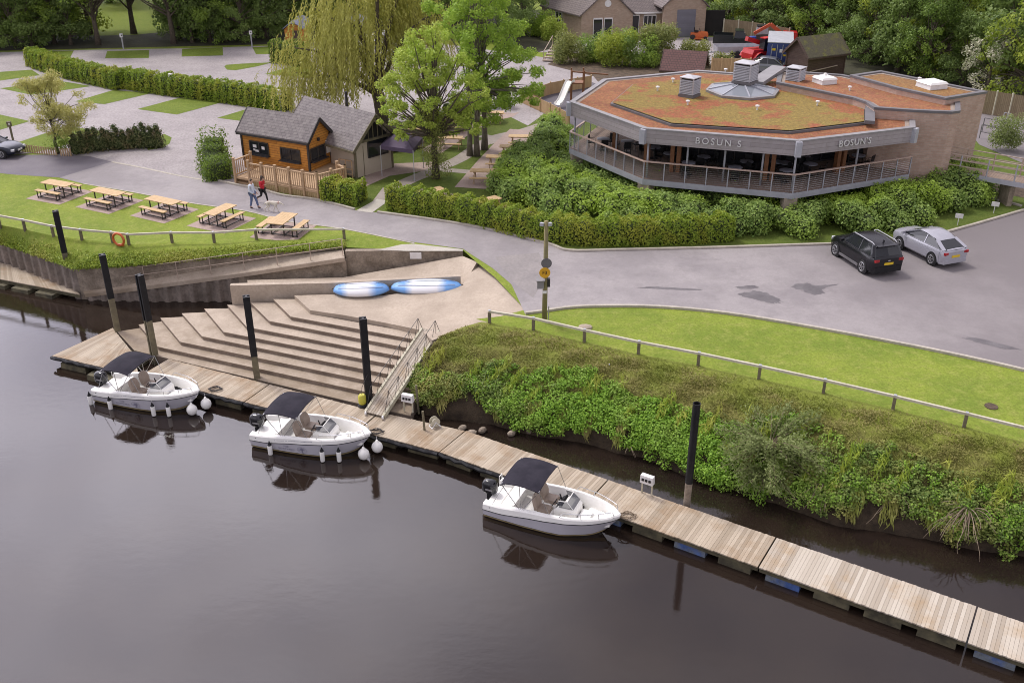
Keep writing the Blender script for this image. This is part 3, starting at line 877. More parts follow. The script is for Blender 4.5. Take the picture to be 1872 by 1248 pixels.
# ------------------------------------------------------------------ floating jetties
def pontoon(Pn, Pf, label, floats='float_blue', group='floating jetty sections', z=0.5, boards='deck_wood', rough_edge=False, seed=0):
    """Pn: near edge ends (2), Pf: far edge ends (2); boards run across"""
    rg = random.Random(seed)
    n0, n1, f0, f1 = [Vector((p.x, p.y, z)) for p in (*Pn, *Pf)]
    root = thing('jetty_section', label, 'jetty', (n0 + n1 + f0 + f1) / 4 - V(0, 0, z), 0, group)
    L = ((n1 - n0).length + (f1 - f0).length) / 2
    n = max(3, int(L / .12))
    b = MB()
    for i in range(n):
        t0, t1 = (i + .025) / n, (i + .975) / n
        dz = rg.uniform(-.004, .004)
        e0, e1 = rg.uniform(-.012, .012), rg.uniform(-.012, .012)
        q = [n0.lerp(n1, t0), n0.lerp(n1, t1), f0.lerp(f1, t1), f0.lerp(f1, t0)]
        dn = (q[0] - q[3]).normalized()
        q = [q[0] + dn * e0, q[1] + dn * e0, q[2] - dn * e1, q[3] - dn * e1]
        top = [V(p.x, p.y, z + dz) for p in q]; bot = [V(p.x, p.y, z - .045) for p in q]
        b.add(top + bot, [(0, 1, 2, 3), (7, 6, 5, 4), (0, 4, 5, 1), (1, 5, 6, 2), (2, 6, 7, 3), (3, 7, 4, 0)])
    b.build('deck_boards', MAT[boards], root)
    fr = MB()
    def ins(p, q, k): return p.lerp(q, k)
    W = (n0 - f0).length
    k = .06 / W
    fr.prism([ins(n0, f0, k), ins(n1, f1, k), ins(f1, n1, k), ins(f0, n0, k)], z - .24, z - .05)
    fr.build('frame', MAT['frame_dirty'], root)
    m = max(1, int(L / 1.55))
    d = (n1 - n0).normalized()
    for i in range(m):
        fb = MB()
        c = (n0.lerp(n1, (i + .5) / m) + f0.lerp(f1, (i + .5) / m)) / 2
        fb.box((c.x, c.y, z - .42), (L / m * .72, W * .93, .36), heading(n0, n1), taper=.97)
        fb.build('float', MAT[floats if rg.random() < .55 else 'frame_dirty'], root)
    if rough_edge:
        e = MB()
        nn = (n0 - f0).normalized()
        mm = int(L / .28)
        pts = []
        for i in range(mm + 1):
            p = n0.lerp(n1, i / mm) + nn * (.05 + .05 * (i % 2)) + V(0, 0, -.09 + rg.uniform(-.03, .03))
            pts.append(p)
        e.tube(pts, .085, 6)
        e.build('rubber_fender', MAT['black'], root)
    return root
Uo = V(-1.94, 34.86, 0)
dR = V(.849, -.528, 0).normalized(); nR = V(dR.y, -dR.x, 0)
WD = 1.86
labs = ['jetty section with the third boat moored along it', 'pale boarded jetty section between the third boat and the tall black tube pile', 'orange stained jetty section right of the black tube pile', 'jetty section running out of the bottom right corner', 'last jetty section beyond the lower right corner']
for i in range(5):
    a, b_ = Uo + dR * (6.65 * i + .02), Uo + dR * (6.65 * (i + 1) - .03)
    pontoon((a + nR * WD, b_ + nR * WD), (a, b_), labs[i], boards='deck_wood_grey' if i > 1 else 'deck_wood', seed=i, rough_edge=(i == 0), floats='float_blue' if i else 'frame_dirty')
uL0 = V(-16.3, 41.2, 0); uL1 = V(-5.75, 36.35, 0); lL0 = V(-17.1, 39.55, 0); lL1 = V(-6.45, 34.9, 0)
pontoon((lL0.lerp(lL1, 0), lL0.lerp(lL1, .5)), (uL0, uL0.lerp(uL1, .5)), 'weathered jetty section at the foot of the steps beside the first boat', floats='frame_dirty', rough_edge=True, seed=11)
pontoon((lL0.lerp(lL1, .505), lL1), (uL0.lerp(uL1, .505), uL1), 'weathered jetty section at the foot of the steps beside the second boat', floats='frame_dirty', rough_edge=True, seed=12)
pontoon((lL1 + V(.06, -.03, 0), Uo + nR * WD + V(-.02, -.0, 0)), (uL1 + V(.06, -.02, 0), Uo + V(-.04, .0, 0)), 'jetty section under the foot of the gangway', floats='frame_dirty', rough_edge=True, seed=13)
pontoon((at(95, 650, .5), lL0 + V(-.06, .02, 0)), (at(206, 599, .5), at(243, 645, .5)), 'wide splayed end of the jetty beside the first boat', floats='frame_dirty', rough_edge=True, seed=14)
pontoon((at(-120, 494, .45), at(0, 510, .45)), (at(-120, 465, .45), at(0, 480, .45)), 'old jetty at the left edge below the sheet pile wall', floats='frame_dirty', seed=15, z=.45, group='old jetty by the sheet pile wall')
pontoon((at(0.5, 510, .45), at(146, 538, .45)), (at(0.5, 480, .45), at(112, 502, .45)), 'old jetty end with a broken corner under the leaning pile', floats='frame_dirty', seed=16, z=.45, group='old jetty by the sheet pile wall')

# ------------------------------------------------------------------ mooring piles
def h_pile(x, yb, z0, H, rz, label, k=.5):
    p = at(x, yb, z0)
    root = thing('mooring_pile', label, 'pile', (p.x, p.y, 0), rz, 'steel mooring piles')
    for za, zb, mt, nm in ((-1.5, H * k, 'post_wood', 'weathered_base'), (H * k, H, 'black', 'black_sleeve')):
        b = MB()
        s = .30 if nm == 'black_sleeve' else .28
        t = .09
        prof = [(-s / 2, -s / 2), (s / 2, -s / 2), (s / 2, -s / 2 + t), (t / 2, -s / 2 + t), (t / 2, s / 2 - t), (s / 2, s / 2 - t), (s / 2, s / 2), (-s / 2, s / 2), (-s / 2, s / 2 - t), (-t / 2, s / 2 - t), (-t / 2, -s / 2 + t), (-s / 2, -s / 2 + t)]
        b.prism([(q[0], q[1]) for q in prof], za, zb)
        b.build(nm, MAT[mt], root, world=False)
    return root
h_pile(131, 520, .45, 4.75, .4, 'black topped pile at the corner of the old left jetty below the lawn')
h_pile(215, 604, .5, 4.6, .5, 'black topped pile at the splayed end of the jetty, second from left')
h_pile(282, 648, .5, 4.65, .9, 'black topped pile behind the canopy of the first boat')
h_pile(470, 690, .5, 4.6, .3, 'black topped pile against the middle of the steps', .36)
h_pile(675, 735, .5, 4.6, .3, 'black topped pile beside the foot of the gangway', .12)
p = at(1256, 916, .5)
tp = thing('tube_pile', 'tall round black steel tube pile on the bank side of the right jetty', 'pile', (p.x, p.y, 0))
MB().lathe([(.135, -1.5), (.135, 1.35)], n=16).build('weathered_base', MAT['concrete_dirty'], tp, smooth=True, world=False, angle=40)
b = MB(); b.lathe([(.142, 1.35), (.142, 4.75), (.12, 4.75), (.12, 4.4)], n=16, caps=False); b.build('black_sleeve', MAT['black'], tp, smooth=True, world=False, angle=40)
# ------------------------------------------------------------------ vegetation
MAT['leaf_hedge'] = leaf_mat('hedge leaves', (0.169, 0.264, 0.027), (0.338, 0.439, 0.049), (0.378, 0.408, 0.054), clump=0.7)
MAT['leaf_hedge_dark'] = leaf_mat('dark hedge leaves', (0.098, 0.173, 0.024), (0.224, 0.315, 0.045), (0.167, 0.250, 0.034), clump=0.7)
MAT['leaf_yew'] = leaf_mat('conifer hedge needles', (0.054, 0.076, 0.025), (0.132, 0.151, 0.048), (0.154, 0.129, 0.055), trans=0.1, clump=1.6)
MAT['leaf_shrub'] = leaf_mat('shrub leaves', (0.167, 0.270, 0.064), (0.349, 0.470, 0.117), (0.359, 0.506, 0.064), clump=0.28)
MAT['leaf_lime'] = leaf_mat('fresh maple leaves', (0.289, 0.386, 0.054), (0.538, 0.624, 0.122), (0.422, 0.566, 0.082), trans=0.35, clump=0.5)
MAT['leaf_maple'] = leaf_mat('green maple leaves', (0.218, 0.356, 0.046), (0.458, 0.613, 0.084), (0.334, 0.490, 0.072), trans=0.35, clump=0.5)
MAT['leaf_willow'] = leaf_mat('willow leaves', (0.305, 0.309, 0.063), (0.548, 0.528, 0.134), (0.406, 0.409, 0.089), trans=0.3, clump=0.5)
MAT['leaf_pale'] = leaf_mat('pale young leaves', (0.355, 0.348, 0.093), (0.638, 0.608, 0.235), (0.498, 0.469, 0.141), trans=0.3, clump=1.0)
MAT['leaf_wood'] = leaf_mat('woodland leaves', (0.094, 0.163, 0.033), (0.229, 0.329, 0.065), (0.321, 0.434, 0.065), clump=0.16)
MAT['leaf_wood2'] = leaf_mat('deep woodland leaves', (0.110, 0.170, 0.048), (0.264, 0.351, 0.103), (0.203, 0.290, 0.071), clump=0.2)
MAT['leaf_wood3'] = leaf_mat('bright woodland leaves', (0.171, 0.241, 0.033), (0.340, 0.427, 0.059), (0.416, 0.482, 0.067), clump=0.2)
MAT['blossom'] = leaf_mat('hawthorn blossom and leaf', (0.510, 0.500, 0.360), (0.673, 0.650, 0.504), (0.122, 0.160, 0.036), clump=0.55, trans=0.2)
MAT['leaf_olive'] = leaf_mat('scrub leaves', (0.185, 0.226, 0.066), (0.352, 0.381, 0.122), (0.278, 0.299, 0.074), clump=0.4)
MAT['leaf_bank'] = leaf_mat('lush bank leaves', (0.154, 0.311, 0.032), (0.326, 0.531, 0.060), (0.265, 0.401, 0.065), trans=0.3, clump=0.5)
MAT['leaf_bank_dull'] = leaf_mat('dull bank leaves', (0.124, 0.212, 0.046), (0.278, 0.352, 0.090), (0.340, 0.334, 0.090), clump=0.6)
MAT['dry_grass'] = leaf_mat('dry rough grass', (0.22, 0.21, 0.055), (0.40, 0.365, 0.125), (0.27, 0.315, 0.055), clump=0.45, trans=0.25)
MAT['grass_tuft'] = leaf_mat('grass blades', (0.185, 0.280, 0.027), (0.355, 0.432, 0.048), (0.371, 0.393, 0.068), clump=0.4, trans=0.2)
MAT['leaf_scrub'] = leaf_mat('silvery willow scrub', (0.19, 0.24, 0.075), (0.33, 0.38, 0.15), (0.24, 0.30, 0.09), clump=1.2)
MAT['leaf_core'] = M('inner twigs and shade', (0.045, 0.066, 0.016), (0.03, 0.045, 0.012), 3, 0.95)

def hedge(name, label, pts, w, h, mat, size=.12, dens=300, cat='hedge', group=None, ragged=.07, px=True, round_=0.25, hvar=None):
    """clipped hedge along a line of ground points"""
    P = [at(*p) if px else Vector(p) for p in pts]
    P = spline(P, 5) if len(P) > 2 else P
    rg = np.random.default_rng(abs(hash(label)) % 1000 if False else len(label) * 7 + int(P[0].x * 10) % 97)
    L = sum((b - a).length for a, b in zip(P, P[1:]))
    Q = resample(P, max(4, int(L / .35)))
    root = thing(name, label, cat, Q[0], 0, group)
    per = w + 2 * h
    n = int(dens * L * per)
    A = np.array([tuple(p) for p in Q])
    t = rg.random(n) * (len(Q) - 1)
    i = np.clip(t.astype(int), 0, len(Q) - 2); f = (t - i)[:, None]
    base = A[i] * (1 - f) + A[i + 1] * f
    d = nrm(A[i + 1] - A[i]); nn = np.column_stack([-d[:, 1], d[:, 0], np.zeros(n)])
    s = rg.random(n) * per
    side = np.where(s < h, -1, np.where(s < h + w, 0, 1))
    lat = np.where(side == 0, (s - h) - w / 2, side * w / 2)
    z = np.where(side == -1, s, np.where(side == 1, s - h - w, h))
    lump = 1 + ragged * 1.2 * np.sin(t * 1.1 + 1.3) * np.sin(t * .37) + ragged * 1.1 * np.sin(t * 2.7)
    zt = z / h
    lat = lat * (1 - round_ * np.clip(zt, 0, 1) ** 4) * lump
    z = z * lump
    if hvar is not None: z = z * np.interp(t / (len(Q) - 1), np.linspace(0, 1, len(hvar)), hvar)
    Pp = base + nn * lat[:, None]; Pp[:, 2] += z
    Nn = nn * side[:, None] * 1.0 + np.column_stack([np.zeros(n), np.zeros(n), np.where(side == 0, 1.0, .25)])
    # end faces
    ne = int(dens * w * h)
    for k, sg in ((0, -1), (len(Q) - 1, 1)):
        dd = np.array(tuple((Q[1] - Q[0]).normalized() if k == 0 else (Q[-1] - Q[-2]).normalized()))
        n2 = np.array([-dd[1], dd[0], 0])
        hv = 1 if hvar is None else hvar[0 if k == 0 else -1]
        pe = A[k] + n2 * (rg.uniform(-w / 2, w / 2, ne))[:, None]
        pe[:, 2] += rg.uniform(0, h, ne) * hv
        Pp = np.vstack([Pp, pe]); Nn = np.vstack([Nn, np.tile(dd * sg, (ne, 1)) + [0, 0, .25]])
    Nn = nrm(Nn)
    Pp += Nn * (rg.normal(size=len(Pp)) * ragged * .7 - .02)[:, None]
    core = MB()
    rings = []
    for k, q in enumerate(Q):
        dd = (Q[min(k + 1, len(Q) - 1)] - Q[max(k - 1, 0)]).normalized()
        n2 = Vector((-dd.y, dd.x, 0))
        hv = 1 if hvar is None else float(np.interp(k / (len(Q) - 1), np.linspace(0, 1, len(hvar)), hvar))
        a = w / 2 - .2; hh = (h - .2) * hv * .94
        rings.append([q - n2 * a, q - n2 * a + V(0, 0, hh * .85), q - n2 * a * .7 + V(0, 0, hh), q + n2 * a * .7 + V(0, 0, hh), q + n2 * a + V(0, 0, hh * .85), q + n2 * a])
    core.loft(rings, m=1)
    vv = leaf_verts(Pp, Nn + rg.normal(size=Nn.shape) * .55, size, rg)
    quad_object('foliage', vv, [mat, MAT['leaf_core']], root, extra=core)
    return root

H = MAT
hedge('hedge', 'long clipped hedge across the gravel car park, left half of the divider', [(62, 119), (110, 136), (165, 150), (225, 163)], 1.5, 1.55, H['leaf_hedge'], .16, 200, group='car park hedges')
hedge('hedge', 'long clipped hedge across the gravel car park, right half running to the willow', [(232, 160), (310, 172), (420, 186), (525, 203)], 1.5, 1.6, H['leaf_hedge'], .16, 200, group='car park hedges')
hedge('hedge', 'short rounded hedge in front of the orange hut', [(503, 113), (530, 116), (556, 120)], 1.7, 2.0, H['leaf_hedge_dark'], .17, 120, group='car park hedges')
hedge('hedge', 'dark bushy hedge curving left of the timber kiosk deck', [(405, 330), (392, 316), (396, 298)], 1.7, 1.7, H['leaf_hedge_dark'], .14, 150, ragged=.14, hvar=[.75, .8, 1.25])
hedge('hedge', 'short clipped hedge at the corner of the kiosk deck', [(601, 361), (632, 367), (662, 370)], 1.6, 1.25, H['leaf_hedge'], .13, 300)
hedge('hedge', 'long low clipped hedge along the road from the slab path to the parked cars', [(716, 378), (760, 386), (850, 402), (930, 420), (1000, 436), (1080, 443), (1180, 442), (1290, 438), (1330, 434)], 1.3, 1.35, H['leaf_hedge'], .12, 340)
# dark conifer hedge: separate young plants in a row
def bush(name, label, p, blobs, mat, size, dens, cat='bush', group=None, core=True, up=.35, rough=.55):
    root = thing(name, label, cat, p, 0, group)
    rg = np.random.default_rng(int(abs(p.x) * 37 + abs(p.y) * 11) % 9999)
    bl = [(p.x + b[0], p.y + b[1], p.z + b[2], b[3]) for b in blobs]
    vv = blob_leaves(bl, dens, size, rg, up, rough)
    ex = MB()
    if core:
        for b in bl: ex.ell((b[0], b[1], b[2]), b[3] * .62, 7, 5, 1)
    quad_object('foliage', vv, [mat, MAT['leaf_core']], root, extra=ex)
    return root
rgc = random.Random(3)
for k in range(13):
    t = k / 12
    p = at(140 + 152 * t, 281 - 11 * t - 3 * math.sin(t * 3))
    hh = rgc.uniform(1.25, 1.75)
    bush('conifer', 'small dark conifer in the row between the picket edging and the gravel', p, [(rgc.uniform(-.1, .1), rgc.uniform(-.1, .1), hh * q, .58 * (1.12 - q * .7)) for q in (.2, .4, .6, .8, .95)], MAT['leaf_yew'], .12, 900, 'conifer', 'young conifers beside the gravel', up=.7)

# ------------------------------------------------------------------ big shrub bed round the restaurant deck
SHRUB = [(912, 330), (905, 352), (925, 375), (965, 392), (1005, 420), (1060, 436), (1180, 438), (1330, 434), (1400, 430), (1500, 434), (1600, 430), (1680, 412), (1750, 392), (1812, 372), (1800, 338), (1700, 318), (1640, 330), (1560, 350), (1450, 375), (1330, 366), (1180, 342), (1090, 312), (1042, 285), (1040, 245), (1010, 225), (985, 250), (955, 285), (925, 300)]
sh = [tuple(at(*p).xy) for p in SHRUB]
rs = np.random.default_rng(21)
cs = rand_in_poly(sh, 420, rs)
DECK = [(V(6.4, 69.2, 0), V(3.72, 62.95, 0)), (V(3.72, 62.95, 0), V(7.75, 56.42, 0)), (V(7.75, 56.42, 0), V(16, 53.8, 0)), (V(16, 53.8, 0), V(23.95, 57.4, 0)), (V(24, 57.4, 0), V(33, 52, 0))]
blobs = []
edge = np.array(sh)
def edge_dist(x, y):
    d = 1e9
    for i in range(len(sh)):
        a = np.array(sh[i]); b_ = np.array(sh[(i + 1) % len(sh)])
        t = max(0, min(1, ((x - a[0]) * (b_[0] - a[0]) + (y - a[1]) * (b_[1] - a[1])) / max(1e-9, ((b_ - a) ** 2).sum())))
        d = min(d, math.hypot(x - a[0] - t * (b_[0] - a[0]), y - a[1] - t * (b_[1] - a[1])))
    return d
for x, y in cs:
    e = edge_dist(x, y)
    r = rs.uniform(.45, .9)
    q = Vector((x, y, 0)); dd = 99
    for a_, c_ in DECK:
        t_ = max(0, min(1, (q - a_).dot(c_ - a_) / (c_ - a_).length_squared)); dd = min(dd, (q - a_.lerp(c_, t_)).length)
    top_ = min(2.1, 1.05 + dd * .33 + (.35 if x > 20.5 else 0))
    r = min(r, top_ * .55)
    z = G + max(.15, min(e * .7 + .4, top_ - r) * rs.uniform(.7, 1.0))
    blobs.append((x, y, z, r))
    if rs.random() < .5: blobs.append((x + rs.uniform(-.4, .4), y + rs.uniform(-.4, .4), z + r * .55, r * .5))
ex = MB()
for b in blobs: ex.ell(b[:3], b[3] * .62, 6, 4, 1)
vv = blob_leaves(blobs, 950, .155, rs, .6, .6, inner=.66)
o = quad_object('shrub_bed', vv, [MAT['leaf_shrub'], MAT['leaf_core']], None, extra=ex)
tag(o, 'dense mass of round green shrubs filling the bed below the restaurant deck', 'shrubs', kind='stuff')
for px_, py_, s, lb in ((1835, 275, 1.0, 'loose pale green bush with white flowers behind the footbridge'), (1700, 258, .7, 'yellow green bush against the brick wall corner')):
    p = at(px_, py_)
    bush('flowering_bush' if s == 1 else 'yellow_bush', lb, p, [(rgc.uniform(-.8, .8) * s, rgc.uniform(-.5, .5) * s, rgc.uniform(.4, 2.2) * s, rgc.uniform(.35, .6) * s) for _ in range(26)], MAT['leaf_scrub'] if s == 1 else MAT['leaf_lime'], .12, 700, core=False)

# ------------------------------------------------------------------ trees
def branch_mesh(b, base, tips, r0, rg, forks=3, m=0, low=.35, top=None):
    """tapered trunk with limbs running out to the leaf clumps"""
    top = top if top is not None else max(t[2] for t in tips) * .8
    n = 9
    sway = [V(rg.uniform(-.12, .12), rg.uniform(-.12, .12), 0) for _ in range(n)]
    sway[0] = V(0, 0, 0)
    tr = [V(base[0], base[1], base[2] - .1 + (top + .1) * k / (n - 1)) + sway[k] * (k / n) * 2 for k in range(n)]
    b.tube(tr, [r0 * (1.35 if k == 0 else 1) * (1 - .78 * k / (n - 1)) for k in range(n)], 8, m)
    for t in tips:
        T = Vector(t[:3]) + Vector((base[0], base[1], base[2]))
        h = max(low * top, min(top * .92, (T.z - base[2]) * rg.uniform(.45, .75)))
        f = h / top * (n - 1); i = min(n - 2, int(f)); S = tr[i].lerp(tr[i + 1], f - i)
        mid = S.lerp(T, .5) + V(rg.uniform(-.2, .2), rg.uniform(-.2, .2), -.1 + rg.uniform(0, .35) * (T - S).length * .3)
        q = spline([S, mid, T], 4)
        rr = max(.025, r0 * .38 * (1 - h / top * .6) * min(1.2, (T - S).length / 3))
        b.tube(q, rr, 5, m, r1=.015)
def tree_proto(name, label, cat, tips, r0, leaf, size, dens, bark='bark', seed=1, loc=(0, 0, 0), group=None, up=.35, rough=.55, sub=3, low=.35, top=None, inner=.6, spread=.75, trunks=None):
    """tips: leaf clump (x,y,z,r) relative to the tree's foot"""
    rg = random.Random(seed); nr = np.random.default_rng(seed)
    root = thing(name, label, cat, loc, 0, group)
    b = MB()
    if trunks:
        for (dx, dy, rr, tp) in trunks:
            near = [t for t in tips if True]
            branch_mesh(b, (loc[0] + dx, loc[1] + dy, loc[2]), [(t[0] - dx, t[1] - dy, t[2]) for t in near if rg.random() < 1.3 / len(trunks)], rr, rg, low=low, top=tp)
    else:
        branch_mesh(b, loc, tips, r0, rg, low=low, top=top)
    b.build('trunk', MAT[bark], root, smooth=True)
    bl = []
    for x, y, z, r in tips:
        for k in range(sub):
            d = nr.normal(size=3); d /= np.linalg.norm(d)
            k2 = r * spread * nr.random() ** .5
            bl.append((loc[0] + x + d[0] * k2, loc[1] + y + d[1] * k2, loc[2] + z + d[2] * k2 * .7, r * nr.uniform(.38, .62)))
    vv = blob_leaves(bl, dens, size, nr, up, rough, .85, inner)
    quad_object('crown', vv, MAT[leaf], root)
    return root
def crown_tips(n, w, z0, z1, rg, r=(.9, 1.5), dep=None, fill=.35, shape=1.0):
    out = []
    dep = dep or w
    for i in range(n):
        u = rg.random(); a = rg.uniform(0, 2 * math.pi)
        z = z0 + (z1 - z0) * u
        k = math.sin(math.pi * (0.10 + 0.86 * u) ** shape) ** .65 if shape == 1.0 else (.78 + .22 * math.sin(math.pi * min(1, u * 1.4))) * (1 - .75 * max(0, u - .6) / .4)
        rad = (1 if rg.random() > fill else rg.random()) * k
        out.append((math.cos(a) * w / 2 * rad, math.sin(a) * dep / 2 * rad, z, rg.uniform(*r)))
    return out
# young pale tree in the car park
rg = random.Random(4)
p = at(106, 281)
tips = crown_tips(46, 4.9, 1.9, 5.3, rg, (.45, .8), fill=.45)
tree_proto('young_tree', 'small pale yellow green tree with a feathery crown beside the picket edging', 'tree', tips, .13, 'leaf_pale', .11, 800, 'bark', 4, p, sub=4, rough=.9, low=.3, top=3.6, inner=.3, spread=1.0)
bush('ivy_clump', 'dark green growth round the foot of the small pale tree', p + V(.15, -.2, 0), [(rgc.uniform(-.6, .6), rgc.uniform(-.3, .3), rgc.uniform(.3, 1.6), rgc.uniform(.3, .5)) for _ in range(14)], MAT['leaf_hedge_dark'], .10, 500, core=False)
# front maple: loose lime crown, leafy trunk
rg = random.Random(9)
p = at(797, 326)
def pxo(px, py, base, dy=0):
    """offset from a tree's foot of something seen at px, py at the tree's distance (plus dy)"""
    Y = base.y + dy
    k = (624.0 - py) / CAM_F
    Zr = (k * Y * _c - Y * _s) / (_c + k * _s)
    zf = Y * _c - Zr * _s
    return ((px - 936.0) / CAM_F * zf - base.x, dy, Zr + CAM_H - base.z)
tips = []
for px_, py_, r in [(790, 62, 1.1), (760, 80, 1.1), (820, 75, 1.1), (735, 110, 1.1), (845, 110, 1.0), (770, 115, 1.2), (810, 120, 1.2), (715, 150, 1.1), (750, 150, 1.2), (790, 155, 1.2), (830, 150, 1.1), (862, 148, .9), (725, 190, 1.0), (760, 195, 1.0), (795, 190, 1.0), (838, 185, 1.1), (870, 190, .9), (712, 205, .8), (745, 225, .8), (720, 222, .7), (812, 225, .9), (845, 225, .9), (868, 235, .6), (780, 235, .8), (835, 245, .6), (705, 178, .7), (886, 172, .6), (800, 95, 1.0), (775, 90, 1.0), (765, 215, .8), (790, 250, .6), (725, 245, .6), (850, 205, .8), (700, 225, .6), (745, 250, .5), (818, 205, .8), (780, 130, 1.1), (740, 135, 1.0), (860, 120, .9), (730, 165, .9)]:
    for s in (-1, 0, 1):
        if rg.random() < .8:
            o_ = pxo(px_ + rg.uniform(-8, 8), py_ + rg.uniform(-6, 6), p, s * rg.uniform(.6, 2.2))
            tips.append((*o_, r * rg.uniform(.55, .8)))
tree_proto('maple_tree', 'loose lime green maple with a leafy lower trunk beside the purple gazebo', 'tree', tips, .24, 'leaf_lime', .145, 900, 'bark', 9, p, sub=3, rough=.75, low=.35, top=8.2, inner=.45, spread=.95, up=.5)
bush('ivy_clump', 'brown green trailing growth up the trunk of the lime green maple', p + V(0, -.2, 0), [(rgc.uniform(-1, 1) * (1.0 - q * .14), rgc.uniform(-.5, .5), q, rgc.uniform(.3, .5)) for q in [rgc.uniform(.1, 4.6) for _ in range(38)]], MAT['leaf_olive'], .11, 600, core=False)
# rear maples: three trunks, taller brighter crown
p = at(868, 284)
tips = []
for px_, py_, r in [(830, 20, 1.3), (870, 10, 1.3), (905, 20, 1.3), (940, 45, 1.1), (850, 55, 1.3), (890, 60, 1.3), (925, 85, 1.2), (955, 100, 1.0), (975, 130, .9), (860, 100, 1.3), (900, 115, 1.2), (940, 135, 1.1), (985, 160, .7), (870, 145, 1.2), (910, 155, 1.1), (950, 165, .9), (890, 190, 1.0), (925, 185, .9), (960, 180, .7), (850, 180, 1.0), (830, -30, 1.2), (880, -40, 1.3), (920, -30, 1.2), (870, -80, 1.1), (895, -85, 1.0), (815, 60, 1.0), (800, 20, 1.1), (880, 225, .7), (900, 215, .6), (845, 205, .8)]:
    for s in (-1, 0, 1):
        if rg.random() < .85:
            o_ = pxo(px_ + rg.uniform(-8, 8), py_ + rg.uniform(-6, 6), p, s * rg.uniform(.8, 2.8))
            tips.append((*o_, r * rg.uniform(.65, .9)))
tree_proto('maple_tree', 'tall bright green maple on three grey trunks among the garden tables', 'tree', tips, .2, 'leaf_maple', .16, 800, 'bark_pale', 12, p, sub=3, rough=.65, low=.45, inner=.5, spread=.85, up=.5, trunks=[(-.35, -.1, .19, 10), (.15, -.15, .2, 11), (.65, 1.4, .22, 10)])

# weeping willow
def willow(p, seed=2):
    rg = random.Random(seed); nr = np.random.default_rng(seed)
    root = thing('weeping_willow', 'big weeping willow with hanging yellow green curtains behind the timber cabins', 'tree', p)
    b = MB()
    heads = []
    limbs = [(-6.3, -1.0, 4.2), (-4.6, .5, 8.6), (-2.6, -2, 10.5), (0.4, 1.5, 12.5), (2.6, 2.5, 10.6), (4.2, 1.0, 8.0), (-4.0, 3, 7), (1.5, 4, 9), (-1.6, -3.6, 8.4), (-5.6, -2.2, 6.2)]
    b.tube([p + V(0, 0, -.2), p + V(.1, 0, 1.0), p + V(-.1, .1, 2.4)], [.62, .5, .46], 9)
    for lx, ly, lz in limbs:
        e = p + V(lx, ly, lz)
        m1 = p + V(lx * .25, ly * .25, 2.4 + (lz - 2.4) * .45)
        m2 = p + V(lx * .65, ly * .65, 2.4 + (lz - 2.4) * .85)
        q = spline([p + V(-.1, .1, 2.2), m1, m2, e], 5)
        b.tube(q, .24, 6, r1=.04)
        heads += [q[k] for k in range(7, len(q))]
    b.build('trunk', MAT['bark'], root, smooth=True)
    Ps, Ns, Ts = [], [], []
    tw = MB()
    n = 0
    while n < 1250:
        h = rg.choice(heads)
        s = h + V(rg.gauss(0, .95), rg.gauss(0, .95), rg.gauss(.2, .6))
        top = s.z - p.z
        L = min(top - rg.uniform(.8, 2.4), rg.uniform(1.6, 5.2))
        if L < .5: continue
        n += 1
        out = V(s.x - p.x, s.y - p.y, 0); out = out.normalized() if out.length > .1 else V(1, 0, 0)
        k = int(L * 9)
        tt = np.linspace(0, 1, k)
        cx = s.x + out.x * .7 * np.sqrt(tt) + nr.normal(0, .05, k); cy = s.y + out.y * .7 * np.sqrt(tt) + nr.normal(0, .05, k)
        cz = s.z - L * tt + .25 * np.sin(tt * 3.1)
        Ps.append(np.column_stack([cx, cy, cz]))
        Ts.append(np.column_stack([nr.normal(0, .35, k) + out.x * .15, nr.normal(0, .35, k), -np.ones(k)]))
        Ns.append(np.column_stack([nr.normal(0, .6, k) + out.x, nr.normal(0, .6, k) + out.y - .2, nr.normal(.35, .3, k)]))
    vv = leaf_verts(np.vstack(Ps), np.vstack(Ns), .26, nr, .34, np.vstack(Ts))
    quad_object('crown', vv, MAT['leaf_willow'], root)
willow(at(697, 229))

